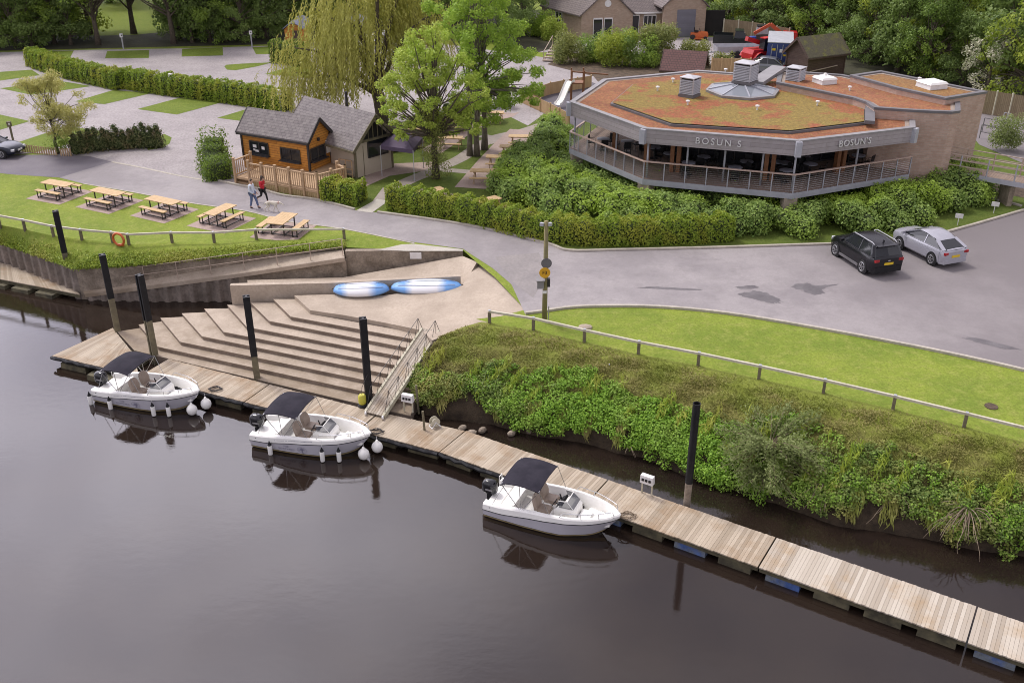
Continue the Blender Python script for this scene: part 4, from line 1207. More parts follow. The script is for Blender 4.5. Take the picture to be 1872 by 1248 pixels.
# woodland: prototypes copied along the back
def wood_proto(kind, leaf, w, h, seed, size=.3, bark='bark', z0=.9, nt=60, label='', name='woodland_tree', dens=95):
    rg = random.Random(seed)
    tips = crown_tips(nt, w, z0, h, rg, (.9, 1.7), fill=.25, shape=.75)
    return tree_proto(name, label, 'tree', tips, .3, leaf, size, dens, bark, seed, (0, 0, 0), 'trees along the back of the site', up=.45, rough=.6, sub=4, low=.2, top=h * .8, inner=.55, spread=.9)
protos = [wood_proto(0, 'leaf_wood', 8.5, 12.5, 31), wood_proto(1, 'leaf_wood2', 8, 11.5, 32), wood_proto(2, 'leaf_wood3', 8.5, 12, 33), wood_proto(3, 'leaf_wood2', 5.5, 8.5, 34, nt=40), wood_proto(4, 'leaf_wood', 9, 13, 35, z0=4.2)]
WOOD = [  # px, py of the foot, prototype, scale, label
    (-40, 78, 2, 1.0, 'dark broad tree at the far left corner behind the gravel'), (25, 72, 0, 1.05, 'dark tree at the far left behind the gravel bays'), (72, 76, 1, .9, 'dense dark tree second from the left behind the gravel bays'),
    (118, 66, 2, 1.1, 'deep green tree left of the gap with the bright meadow'), (165, 62, 4, .95, 'high crowned tree over the bright meadow gap'), (245, 62, 4, 1.0, 'high crowned tree with a bare trunk right of the meadow gap'), (180, 82, 4, .9, 'slim tree leaning by the gravel edge near the white hook-up post'),
    (318, 80, 4, 1.0, 'twin trunked tree standing right at the gravel edge'), (360, 64, 1, 1.0, 'dark tree behind the third grass bay'), (398, 70, 3, 1.1, 'low dark tree beside the fourth grass bay'), (430, 58, 2, 1.0, 'broad tree behind the right hook-up post'), (470, 66, 3, 1.25, 'grey green bushy tree left of the orange hut'),
    (508, 50, 1, 1.1, 'grey green tree just behind the orange hut'), (570, 38, 0, 1.1, 'tree behind the willow top left'), (640, 30, 1, 1.15, 'tree behind the willow crown'), (720, 26, 0, 1.1, 'tree behind the willow and the white boat covers'), (800, 30, 1, 1.0, 'tree hidden behind the maples'), (880, 34, 4, 1.0, 'tree behind the tall maple top'), (955, 40, 4, .95, 'high crowned tree left of the brick house'),
    (1300, 22, 1, 1.0, 'dark tree behind the roller door gable'), (1345, 40, 0, .9, 'broad tree behind the pickup'), (1400, 52, 2, .9, 'tree over the board fence behind the red machine'), (1455, 62, 1, .95, 'tree just behind the brown shed roof'), (1510, 78, 0, .95, 'tree right of the brown shed'), (1570, 100, 1, .9, 'tree behind the left corner of the brick annexe'), (1620, 112, 2, .8, 'bushy tree behind the square roof light of the annexe'), (1680, 130, 3, 1.2, 'low bushy tree behind the annexe parapet'), (1725, 140, 2, .7, 'bright bush tree behind the annexe corner'),
    (1560, 55, 0, 1.1, 'tall tree in the second row behind the annexe'), (1650, 62, 1, 1.1, 'tall dark tree in the second row behind the annexe'), (1740, 70, 2, 1.1, 'tall bright green tree at the back right'), (1800, 80, 2, 1.0, 'bright tree left of the right edge'), (1868, 185, 2, .8, 'bright green tree at the right edge by the palisade fence'), (1900, 120, 0, 1.1, 'dark tree at the right edge'), (1835, 168, 3, 1.1, 'dark tree beside the palisade fence'),
    (60, 20, 0, 1.1, 'second row tree at far left'), (200, 5, 1, 1.15, 'second row tree beyond the meadow left'), (330, 15, 0, 1.1, 'second row tree beyond the meadow right'), (460, 10, 1, 1.1, 'second row tree over the orange hut'), (1100, -45, 0, 1.0, 'tree behind the house ridge'), (1220, -40, 1, 1.0, 'tree behind the house right'), (1400, 5, 1, 1.2, 'second row tree above the pickup'), (1480, 15, 0, 1.2, 'second row tree above the shed')]
for k_, (px_, py_) in enumerate([(-20, 92), (30, 88), (60, 86), (100, 80), (130, 82), (330, 72), (352, 78), (385, 78), (415, 76), (445, 78), (485, 70), (520, 44), (600, 42), (690, 40), (760, 44), (830, 44), (910, 50), (960, 62), (925, 78), (880, 66), (1330, 50), (1375, 62), (1430, 72), (1480, 82), (1540, 100), (1590, 118), (1640, 132), (1690, 146), (1760, 158), (1640, 96), (1700, 104), (1760, 112), (1580, 84), (1830, 120), (1870, 140)]):
    WOOD.append((px_, py_, (3, 1, 3, 0)[k_ % 4], (.62, .55, .75, .6)[k_ % 4], 'low leafy undergrowth bush filling the edge of the wood'))
rgw = random.Random(77)
used = set()
for px_, py_, k, s, lb in WOOD:
    q = at(px_, py_)
    if k in used: t_ = copy_tree(protos[k])
    else: t_ = protos[k]; used.add(k)
    t_.location = q; t_.rotation_euler = (0, 0, rgw.uniform(0, 6.28)); t_.scale = (s, s, s * rgw.uniform(.95, 1.15))
    t_['label'] = lb
# white hawthorn
rg = random.Random(15)
p = at(1800, 178)
tips = [(*pxo(px_, py_, p, rg.uniform(-1.2, 1.2)), r) for px_, py_, r in [(1770, 95, .9), (1790, 75, .9), (1815, 60, .9), (1765, 120, .8), (1785, 110, .9), (1812, 100, 1), (1840, 85, .9), (1780, 140, .8), (1805, 130, .9), (1835, 120, .9), (1795, 160, .7), (1825, 150, .8), (1850, 140, .7), (1800, 175, .5), (1845, 60, .8)]]
tree_proto('hawthorn_tree', 'hawthorn covered in white blossom right of the brick annexe', 'tree', tips, .16, 'blossom', .16, 260, 'bark', 15, p, sub=4, up=.6, low=.3, inner=.5)
# scrub in front of the house
for px_, py_, s, mt, lb in [(1045, 115, 1.0, 'leaf_olive', 'grey green scrub bush by the wooden garden steps'), (1085, 112, 1.0, 'leaf_shrub', 'dense scrub bush in front of the brick gable'), (1125, 120, 1.15, 'leaf_wood3', 'bright leafy scrub bush left of the tall shrub'), (1165, 122, 1.1, 'leaf_shrub', 'tall scrub bush below the white house door'), (1200, 118, 1.25, 'leaf_olive', 'tall sparse shrub right of the scrub row'), (1265, 120, .9, 'leaf_olive', 'pale wispy shrub beside the dark red shed roof'), (1320, 126, .55, 'leaf_olive', 'low round bush at the edge of the yard'), (1010, 72, .8, 'leaf_lime', 'light green bush left of the house wall'), (985, 66, 1.0, 'leaf_maple', 'light green shrub behind the maple top')]:
    p = at(px_, py_)
    bush('scrub_bush', lb, p, [(rgc.uniform(-1.3, 1.3) * s, rgc.uniform(-.8, .8) * s, rgc.uniform(.3, 2.4) * s, rgc.uniform(.5, .85) * s) for _ in range(26)], MAT[mt], .17, 480, group='scrub below the house', core=False, rough=.8)
p = at(905, 195)
bush('round_bush', 'dark round bush behind the far garden table', p, [(rgc.uniform(-1, 1), rgc.uniform(-.6, .6), rgc.uniform(.4, 1.3), .6) for _ in range(10)], MAT['leaf_hedge_dark'], .14, 300)
p = at(815, 232)
for q, lb in ((at(790, 232), 'dark bush in the shade behind the back tables'), (at(850, 218), 'dark bush between the maple trunks and the gravel')):
    bush('round_bush', lb, q, [(rgc.uniform(-1.2, 1.2), rgc.uniform(-.6, .6), rgc.uniform(.3, 1.4), .6) for _ in range(12)], MAT['leaf_hedge_dark'], .14, 260)

# ------------------------------------------------------------------ river bank cover
def on_bank(u, v):
    fi = u * (NU - 1); fj = v * (NV - 1)
    i = np.clip(fi.astype(int), 0, NU - 2); j = np.clip(fj.astype(int), 0, NV - 2)
    a = (fi - i)[:, None]; b_ = (fj - j)[:, None]
    p00 = BR[j, i]; p10 = BR[j, i + 1]; p01 = BR[j + 1, i]; p11 = BR[j + 1, i + 1]
    P = p00 * (1 - a) * (1 - b_) + p10 * a * (1 - b_) + p01 * (1 - a) * b_ + p11 * a * b_
    N = nrm(np.cross(p10 - p00, p01 - p00)); N *= np.sign(N[:, 2:3])
    return P, N
BR = np.array([[tuple(p) for p in r] for r in bank_rows])
nb_ = np.random.default_rng(8)
def vnoise(u, v, fu, fv, ph):
    return np.sin(u * fu + ph) * np.sin(v * fv + ph * 1.7 + 2 * np.sin(u * fu * .37)) * .5 + .5 * np.sin(u * fu * 2.3 + v * fv * 1.1 + ph)
# rough grass of the upper bank
n = 90000
u, v = nb_.random(n), nb_.random(n) * .72 + .02
keep = nb_.random(n) < np.clip((v - .02) * 6, .15, 1) * (0.55 + .45 * vnoise(u, v, 40, 14, .3))
u, v = u[keep], v[keep]
P, N = on_bank(u, v)
T = np.column_stack([nb_.normal(0, .5, len(u)), nb_.normal(0, .5, len(u)) - .3, np.ones(len(u)) * .8])
P[:, 2] += .05
vv = leaf_verts(P, nb_.normal(size=P.shape) * .6 + [0, -.2, 1.2], .12, nb_, .25, T)
tag(quad_object('rough_grass', vv, MAT['dry_grass']), 'rough brownish grass on the upper river bank below the rail', 'grass', kind='stuff')
# leafy weeds of the lower bank, in mounds
def upper_edge(u):
    return .53 + .07 * np.sin(u * 17 + .5) + .04 * np.sin(u * 41) - .08 * u + np.where(u < .10, .10, 0)
n = 1700
u = nb_.random(n); lo_ = .97 - .16 * np.exp(-((u - .10) / .05) ** 2) - .14 * np.exp(-((u - .70) / .05) ** 2) - .07 * np.exp(-((u - .32) / .04) ** 2); v = lo_ - (lo_ - upper_edge(u)) * nb_.random(n) ** .8
P, N = on_bank(u, v)
mounds = [(P[i, 0] + N[i, 0] * .1, P[i, 1] + N[i, 1] * .1, P[i, 2] + .05, nb_.uniform(.18, .36) * (0.7 + .6 * (v[i] > .72))) for i in range(n)]
half = [m for i, m in enumerate(mounds) if math.sin(u[i] * 9 + 1.2) + nb_.normal() * .5 < .55]
rest = [m for i, m in enumerate(mounds) if not (math.sin(u[i] * 9 + 1.2) + nb_.normal() * .5 < .55)]
for bl, mt, nm, lb in ((half, 'leaf_bank', 'bank_weeds', 'lush bright green weeds along the lower river bank'), (rest, 'leaf_bank_dull', 'bank_scrub', 'duller scrambling plants along the lower river bank')):
    vv = blob_leaves(bl, 1250, .10, nb_, .8, .6, squash=.8, inner=.5)
    tag(quad_object(nm, vv, MAT[mt]), lb, 'weeds', kind='stuff')
n = 14000
u = nb_.random(n); v = nb_.uniform(.5, .9, n); k = vnoise(u, v, 75, 9, 2.2) > .45; u, v = u[k], v[k]
P, N = on_bank(u, v); P[:, 2] += nb_.uniform(.15, .5, len(u))
T = np.column_stack([nb_.normal(0, .3, len(u)), nb_.normal(0, .3, len(u)), np.ones(len(u))])
tag(quad_object('tall_grass', leaf_verts(P, nb_.normal(size=P.shape) * .6 + [0, -.8, .5], .38, nb_, .10, T), MAT['grass_tuft']), 'tufts of taller pale grass standing among the bank weeds', 'grass', kind='stuff')
# hanging grass and roots over the water's edge
n = 9000
u = nb_.random(n); v = nb_.uniform(.80, .95, n)
k = vnoise(u, v, 60, 3, 1.0) > .35
u, v = u[k], v[k]
P, N = on_bank(u, v)
P += N * .15
T = np.column_stack([nb_.normal(0, .3, len(u)), nb_.normal(0, .3, len(u)) - .6, -np.ones(len(u))])
vv = leaf_verts(P, nb_.normal(size=P.shape) * .5 + [0, -1, .6], .42, nb_, .10, T)
tag(quad_object('hanging_grass', vv, MAT['dry_grass']), 'long grass and stems hanging over the edge of the water', 'grass', kind='stuff')
# leaning willow scrub on the bank
def spray(name, label, p, n, L, mat, seed, size=.16, spread=(1.0, 1.0), droop=.35, cat='shrub', dens=60, dirs=None, bare='twig'):
    rg = random.Random(seed); nr = np.random.default_rng(seed)
    root = thing(name, label, cat, p)
    b = MB(); Ps, Ts = [], []
    for k in range(n):
        a = rg.uniform(0, 2 * math.pi) if dirs is None else rg.gauss(*dirs)
        el = rg.uniform(.15, 1.1)
        d = V(math.cos(a) * spread[0], math.sin(a) * spread[1], math.tan(el) * .6).normalized()
        l = L * rg.uniform(.55, 1.1)
        q = [p + d * (l * t) + V(0, 0, -droop * l * t * t) + V(rg.uniform(-.04, .04), rg.uniform(-.04, .04), 0) * l * t for t in (0, .3, .6, .85, 1)]
        b.tube(spline(q, 2), .022, 4, r1=.005)
        if dens:
            m = int(dens * l)
            tt = .25 + .75 * nr.random(m)
            A = np.array([tuple(x) for x in q]); xs = np.array([0, .3, .6, .85, 1])
            pos = np.column_stack([np.interp(tt, xs, A[:, c]) for c in range(3)]) + nr.normal(0, .10, (m, 3)) * (.4 + tt[:, None])
            Ps.append(pos); Ts.append(np.tile(tuple(d), (m, 1)) + nr.normal(0, .5, (m, 3)))
    b.build('branches', MAT[bare], root)
    if dens:
        P = np.vstack(Ps)
        quad_object('leaves', leaf_verts(P, nr.normal(size=P.shape) * .6 + [0, -.1, 1], size, nr, .3, np.vstack(Ts)), mat, root)
    return root
spray('willow_scrub', 'feathery pale green willow scrub leaning over the water right of the tube pile', at(1408, 815, 1.75), 60, 2.6, MAT['leaf_scrub'], 3, .15, dens=85)
spray('willow_scrub', 'lower feathery willow spray just above the water', at(1400, 860, 1.0), 20, 1.8, MAT['leaf_scrub'], 5, .14, dens=70, dirs=(-1.6, .9))
spray('dead_branches', 'tangle of dead twigs hanging over the water below the willow scrub', at(1505, 885, 1.0), 22, 1.2, None, 6, dens=0, dirs=(-1.5, .8), droop=.6, cat='branches')
spray('dead_branches', 'fan of bare branches trailing into the water at the lower right', at(1770, 930, 1.2), 30, 1.8, None, 7, dens=0, dirs=(-2.3, .7), droop=.55, cat='branches')
spray('dead_branches', 'bare branches poking out of the weeds right of the twig tangle', at(1640, 905, 1.0), 14, 1.5, None, 8, dens=0, dirs=(-1.4, 1.0), droop=.5, cat='branches')
spray('dead_branches', 'small bleached root caught at the muddy water edge', at(1010, 778, .35), 9, .8, None, 9, dens=0, dirs=(-1.6, 1.0), droop=.5, cat='branches')
spray('dead_branches', 'few bare stems arching from the bank behind the second jetty section', at(1150, 815, .4), 7, .9, None, 10, dens=0, dirs=(-1.0, 1.0), droop=.5, cat='branches')
spray('leafy_shoot', 'yellow green leafy shoot at the lower right water edge', at(1815, 935, .9), 14, .8, MAT['leaf_lime'], 12, .16, dens=60)
spray('leafy_shoot', 'light green broad leaved shoot over the muddy undercut', at(1620, 900, .8), 9, .7, MAT['leaf_lime'], 13, .14, dens=40, dirs=(-1.6, .7))
rgk = random.Random(2)
for k, (px_, py_) in enumerate([(862, 790), (882, 786), (935, 792), (968, 788), (845, 782)]):
    q = at(px_, py_, .1)
    o = MB().ell((0, 0, 0), (rgk.uniform(.12, .25), rgk.uniform(.1, .18), rgk.uniform(.1, .16)), 7, 5).build('stone', MAT['concrete_dirty'])
    o.location = q; o.rotation_euler = (0, 0, rgk.uniform(0, 3))
    tag(o, 'muddy stone at the water edge beside the gangway end of the bank', 'stone', 'stones at the water edge')
# grass fringe over the left walls and along the lawn
n = 16000
EE = np.array([tuple(p) for p in eP]); FF = np.array([tuple(p) for p in fP])
t = nb_.random(n) * (len(EE) - 1); i = np.clip(t.astype(int), 0, len(EE) - 2); f = (t - i)[:, None]
e = EE[i] * (1 - f) + EE[i + 1] * f; fr = FF[i] * (1 - f) + FF[i + 1] * f
w = (nb_.random(n) ** 2.2)[:, None] * .6 - .05
P = e * (1 - w) + fr * w + [0, 0, .1]
P += nb_.normal(0, .05, P.shape)
T = np.column_stack([nb_.normal(0, .6, n), nb_.normal(0, .5, n) - .7, nb_.uniform(-.9, .3, n)])
tag(quad_object('fringe_grass', leaf_verts(P, nb_.normal(size=P.shape) * .6 + [0, -.5, .9], .17, nb_, .25, T), MAT['grass_tuft']), 'longer grass spilling over the head of the river walls on the left', 'grass', kind='stuff')
# ------------------------------------------------------------------ restaurant
def sedum(name, a, b_, c_, s=1.0, lo=.42, hi=.6):
    m, nt, b = new_mat(name)
    f = noise(nt, .55 * s, 5, .65)
    c = mixc(nt, rng_map(nt, f, lo, hi), a, b_)
    f2 = noise(nt, 2.6 * s, 5, .7)
    c = mixc(nt, rng_map(nt, f2, .5, .72, 0, .6), c, c_)
    f3 = noise(nt, 5.5, 7, .85)
    c = mixc(nt, rng_map(nt, f3, .40, .62, 0, .85), c, tuple(x * .36 for x in a))
    f4 = noise(nt, 3.7, 7, .8)
    c = mixc(nt, rng_map(nt, f4, .52, .66, 0, .4), c, (.42, .33, .08))
    nt.links.new(c, b.inputs['Base Color']); b.inputs['Roughness'].default_value = .95
    bump(nt, b, f3, .8, .06)
    return m
MAT['sedum_red'] = sedum('orange red sedum', (0.37, 0.14, 0.062), (0.26, 0.09, 0.042), (0.31, 0.20, 0.06))
MAT['sedum_green'] = sedum('yellow green sedum', (0.29, 0.20, 0.042), (0.36, 0.085, 0.042), (0.22, 0.15, 0.035), .75, .49, .57)
MAT['sedum_brown'] = sedum('brown sedum', (0.33, 0.16, 0.05), (0.27, 0.13, 0.045), (0.30, 0.22, 0.05))
MAT['roof_edge'] = M('grey roof capping', (0.27, 0.26, 0.265), (0.22, 0.21, 0.215), 1.5, .55)
MAT['roof_edge_dark'] = M('dark grey coping', (0.15, 0.142, 0.15), (0.12, 0.115, 0.12), 1.5, .55)
MAT['drip_gravel'] = M('roof edge gravel', (0.33, 0.27, 0.225), (0.26, 0.21, 0.17), 3, .95, .3, fine=(16, .3))
MAT['louvre'] = M('grey louvre metal', (0.50, 0.50, 0.52), (0.43, 0.43, 0.45), 2, .5, metal=.2)
MAT['glulam'] = M('brown timber column', (0.26, 0.115, 0.05), (0.19, 0.08, 0.035), 4, .6)
MAT['deck_floor'] = island_mat('deck floor board', (0.33, 0.245, 0.195), (0.27, 0.20, 0.16), (0.21, 0.155, 0.125))
MAT['rail_pink'] = M('pinkish hardwood rail', (0.50, 0.375, 0.315), (0.42, 0.31, 0.26), 3, .6)
MAT['table_grey'] = M('pale blue grey table top', (0.34, 0.355, 0.42), (0.30, 0.315, 0.375), 3, .35)
MAT['sky_glass'] = glass_mat('roof glass', (0.23, 0.25, 0.28), .06)

rC = [V(x, y, 7.5) for x, y in [(3.68, 62.78), (7.63, 56.33), (15.94, 53.7), (23.42, 56.57), (25.2, 61.6), (22.5, 69.0), (13.43, 72.2), (6.34, 69.26)]]
ctr = sum(rC, V(0, 0, 0)) / 8
rest = thing('restaurant', 'low octagonal riverside restaurant with a red and yellow sedum roof, wraparound deck and brick annexe', 'building', (ctr.x, ctr.y, G))
def ring(k, z, C=rC):
    """outline moved inwards by k metres"""
    out = []
    n = len(C)
    for i in range(n):
        p, a, b_ = C[i], C[i - 1], C[(i + 1) % n]
        d1 = (p - a); d1.z = 0; d1.normalize(); d2 = (b_ - p); d2.z = 0; d2.normalize()
        n1, n2 = V(-d1.y, d1.x, 0), V(-d2.y, d2.x, 0)
        bis = (n1 + n2).normalized()
        q = p + bis * (k / max(.3, bis.dot(n1)))
        out.append(V(q.x, q.y, z))
    return out
DZ = 4.45      # deck floor
# fascia
b = MB(); b.loft([ring(0, 6.63), ring(0, 7.46)], caps=False); b.loft([ring(.12, 7.3), ring(.12, 6.63)], caps=False); b.loft([ring(.12, 6.63), ring(0, 6.63)], caps=False)
fascia = b.build('fascia', MAT['fascia'], rest)
b = MB(); b.loft([ring(-.03, 7.44), ring(-.03, 7.52), ring(.30, 7.52), ring(.30, 7.40)], caps=False)
b.build('roof_capping', MAT['roof_edge'], rest)
b = MB(); b.poly(ring(.28, 7.42)); b.poly(list(reversed(ring(.1, 6.75))))
b.build('lower_sedum_roof', MAT['sedum_red'], rest)
b = MB(); b.loft([ring(.30, 7.43), ring(.55, 7.43)], caps=False); b.build('gravel_margin', MAT['drip_gravel'], rest)
for i in range(4):
    p = rC[i]; q = ring(-.02, 7.05)[i]
    b = MB(); b.box((q.x, q.y, 7.04), (.34, .34, .86), heading(rC[i - 1], rC[(i + 1) % 8])); b.build('corner_plate', MAT['grey_paint'], fascia)
# raised inner roof
inner = [V(*(at(x, y, 7.6).xy), 7.6) for x, y in [(1116, 188), (1226, 226), (1444, 240), (1583, 223), (1582, 184), (1470, 156), (1345, 140), (1226, 147), (1156, 154)]]
b = MB(); b.prism(inner, 7.3, 7.56); b.build('upper_roof_kerb', MAT['roof_edge_dark'], rest)
ii = ring(.10, 7.62, inner)
b = MB(); b.poly(ii); b.build('upper_sedum_roof', MAT['sedum_green'], rest)
# roof vents
def louvre_box(name, label, px, pyb, w, h, z, rz, cap=True, grow=0):
    p = at(px, pyb, z)
    r = thing(name, label, 'roof vent', p, rz, 'louvred roof vents')
    b = MB(); b.box((0, 0, .09), (w * 1.08, w * 1.08, .18)); b.build('base', MAT['roof_edge_dark'], r, world=False)
    b = MB()
    n = int(h / .11)
    for i in range(n):
        zc = .2 + (h - .1) * (i + .5) / n
        for s in range(4):
            rot = Matrix.Rotation(s * math.pi / 2, 3, 'Z') @ Matrix.Rotation(R(42), 3, 'X')
            c = Matrix.Rotation(s * math.pi / 2, 3, 'Z') @ V(0, -w / 2 + .03, 0)
            b.box((c.x, c.y, zc), (w - .08, .11, .02), rot=rot)
    b.build('louvres', MAT['louvre'], r, world=False)
    b = MB(); b.box((0, 0, .2 + h / 2), (w - .16, w - .16, h)); b.build('inner_box', MAT['dark_gap'], r, world=False)
    for sx in (-1, 1):
        for sy in (-1, 1):
            b = MB(); b.box((sx * (w / 2 - .03), sy * (w / 2 - .03), .2 + h / 2), (.07, .07, h)); b.build('corner_post', MAT['louvre'], r, world=False)
    b = MB(); k = w / 2 + .03; zt = .2 + h
    b.add([(-k, -k, zt), (k, -k, zt), (k, k, zt), (-k, k, zt), (-k, -k, zt + .05), (k, -k, zt + .05), (k, k, zt + .05), (-k, k, zt + .05), (0, 0, zt + .17)],
          [(3, 2, 1, 0), (0, 1, 5, 4), (1, 2, 6, 5), (2, 3, 7, 6), (3, 0, 4, 7), (4, 5, 8), (5, 6, 8), (6, 7, 8), (7, 4, 8)])
    b.build('cap', MAT['louvre'], r, world=False)
    return r
louvre_box('roof_vent', 'grey louvred box vent at the left of the sedum roof', 1260, 176, .98, 1.0, 7.62, R(52))
louvre_box('roof_vent', 'tallest grey louvred vent rising out of the glass rooflight', 1361.5, 152, 1.2, 1.1, 8.15, R(52))
louvre_box('roof_vent', 'grey louvred box vent at the right of the sedum roof', 1452, 157, .98, 1.0, 7.62, R(52))
# glass rooflight
p = at(1358, 159, 7.95)
r = thing('rooflight', 'flat eight sided glass rooflight round the tallest vent', 'rooflight', V(p.x, p.y, 7.62))
b = MB(); b.lathe([(2.4, 0), (2.42, .16), (2.2, .19), (2.2, 0)], n=8, caps=False); b.build('kerb', MAT['roof_edge'], r, world=False)
gl = MB(); fr = MB()
for k in range(8):
    a0, a1 = 2 * math.pi * k / 8, 2 * math.pi * (k + 1) / 8
    gl.add([(2.25 * math.cos(a0), 2.25 * math.sin(a0), .18), (2.25 * math.cos(a1), 2.25 * math.sin(a1), .18), (.6 * math.cos(a1), .6 * math.sin(a1), .52), (.6 * math.cos(a0), .6 * math.sin(a0), .52)], [(0, 1, 2, 3)])
    fr.bar((2.27 * math.cos(a0), 2.27 * math.sin(a0), .2), (.6 * math.cos(a0), .6 * math.sin(a0), .54), .07, .05)
gl.build('glass', MAT['sky_glass'], r, world=False); fr.build('glazing_bars', MAT['grey_paint'], r, world=False)
# annexe
a1 = [V(*at(x, y, 8.1).xy, 8.1) for x, y in [(1425, 128), (1540, 136), (1728, 177), (1754, 183), (1755, 202), (1740, 204), (1672, 201), (1599, 196), (1584, 186), (1560, 178), (1420, 150)]]
a2 = [V(*at(x, y, 8.45).xy, 8.45) for x, y in [(1555, 137), (1610, 129), (1804, 167), (1729, 179), (1640, 160)]]
def brick_block(P, z0, nm, sed, z):
    b = MB(); b.prism([(p.x, p.y) for p in P], z0, z - .14); o = b.build(nm, MAT['brick'], rest)
    rr = ring(-.04, z, P) if sum(P[i].x * P[(i + 1) % len(P)].y - P[(i + 1) % len(P)].x * P[i].y for i in range(len(P))) > 0 else None
    if rr is None:
        P = list(reversed(P)); rr = ring(-.04, z, P)
    b = MB(); b.loft([ring(-.04, z - .14, P), rr, ring(.26, z, P), ring(.26, z - .15, P)], caps=False); b.build('coping', MAT['roof_edge_dark'], o)
    b = MB(); b.poly(ring(.24, z - .10, P)); b.build('sedum', MAT[sed], o)
    b = MB(); b.loft([ring(.26, z - .09, P), ring(.5, z - .09, P)], caps=False); b.build('gravel_margin', MAT['drip_gravel'], o)
    return o
blk = brick_block(a1, G - .2, 'brick_annexe', 'sedum_red', 8.1)
blk2 = brick_block(a2, G - .2, 'rear_annexe', 'sedum_brown', 8.45)
for px_, py_, w in ((1507, 149, 1.15), (1703, 157, 1.35)):
    p = at(px_, py_, 8.1 if w < 1.3 else 8.45)
    r = thing('roof_dome', 'white square roof dome on the front part of the brick annexe' if w < 1.3 else 'larger white roof dome at the rear corner of the brick annexe', 'rooflight', p - V(0, 0, .1), R(20), 'white roof domes')
    b = MB(); b.box((0, 0, .15), (w, w, .3), taper=.96); b.build('upstand', MAT['white_paint'], r, world=False)
    b = MB(); b.box((0, 0, .36), (w * 1.04, w * 1.04, .12), taper=.85); b.box((0, 0, .46), (w * .7, w * .7, .08), taper=.6)
    if w < 1.3: b.box((0, 0, .56), (.16, .16, .16))
    b.build('dome', MAT['white'], r, world=False)
b = MB(); b.tube([at(1747, 206, 7.6), at(1747, 225, 6.4), at(1742, 240, 5.6)], .05); b.build('downpipe', MAT['white_paint'], rest)
pp = at(1747, 190, 7.7)
# roof outlets
k = 0
for px_, py_, zz_ in [(1202, 166, 7.62), (1257, 192, 7.62), (1384, 201, 7.62), (1494, 193, 7.62), (1513, 171, 7.62), (1553, 166, 8.0), (1230, 151, 7.62), (1487, 160, 7.62), (1648, 159, 8.0), (1560, 146, 8.0), (1680, 150, 8.35), (1326, 133, 7.45)]:
    p = at(px_, py_, zz_)
    b = MB(); b.lathe([(.05, 0), (.05, .2), (.13, .21), (.13, .28), (.03, .31)], n=8)
    o = b.build('roof_outlet', MAT['white_paint'], None); o.location = p
    tag(o, 'small white pipe cowl standing out of the sedum roof', 'roof outlet', 'small roof outlets'); k += 1
b = MB(); q0, q1 = at(1382, 152, 7.95), at(1424, 124, 8.3)
b.bar(q0, q1, 1.0, .25); b.build('roof_step', MAT['roof_edge'], rest)
b = MB(); q0, q1 = at(1590, 224, 7.75), at(1590, 186, 7.75); b.bar(q0, q1, .55, .2); b.build('roof_gutter', MAT['roof_edge_dark'], rest)
# deck
dk = [V(3.72, 62.95, DZ), V(7.75, 56.42, DZ), V(16.0, 53.8, DZ), V(23.95, 57.4, DZ), V(25.2, 61.6, DZ), V(22.5, 69, DZ), V(13.43, 72.2, DZ), V(6.4, 69.2, DZ)]
b = MB()
def inner_pt(i, j, s, d, z):
    """point on deck edge i->j, fraction s along and d metres in"""
    a, c = dk[i], dk[j]
    t = (c - a); t.z = 0; t.normalize()
    n = V(-t.y, t.x, 0)
    p = a.lerp(c, s) + n * d
    return V(p.x, p.y, z)
dr = MB()
for i, j in ((7, 0), (0, 1), (1, 2), (2, 3), (3, 4)):
    for kk in range(29):
        d0, d1 = .02 + kk * .15, .02 + kk * .15 + .14
        o0 = ring(d0, DZ, dk); o1 = ring(d1, DZ, dk)
        dr.add([o0[i], o0[j], o1[j], o1[i]], [(0, 1, 2, 3)])
dr.build('deck_boards', MAT['deck_floor'], rest)
b = MB(); b.loft([ring(.0, DZ - .36, dk), ring(.0, DZ - .02, dk), ring(.14, DZ - .02, dk), ring(.14, DZ - .36, dk)], caps=False)
b.build('deck_edge_beam', MAT['grey_paint'], rest)
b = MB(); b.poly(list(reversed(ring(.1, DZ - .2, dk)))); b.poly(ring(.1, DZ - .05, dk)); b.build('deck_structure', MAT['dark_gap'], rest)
b = MB(); b.loft([ring(2.4, G - .1, dk), ring(2.4, DZ - .2, dk)], caps=False); b.build('undercroft_shade', MAT['dark_gap'], rest)  # near-black ring stands in for the shade under the deck
for i in (0, 1, 2):
    q = ring(.45, G, dk)[i]
    b = MB(); b.box((q.x, q.y, (G + DZ - .36) / 2 + .25), (.75, .75, .85), heading(dk[i - 1], dk[i + 1])); b.build('concrete_pad', MAT['concrete'], rest)
    b = MB(); b.box((q.x, q.y, G + .2), (.35, .35, .9), heading(dk[i - 1], dk[i + 1])); b.build('pier', MAT['concrete_dirty'], rest)
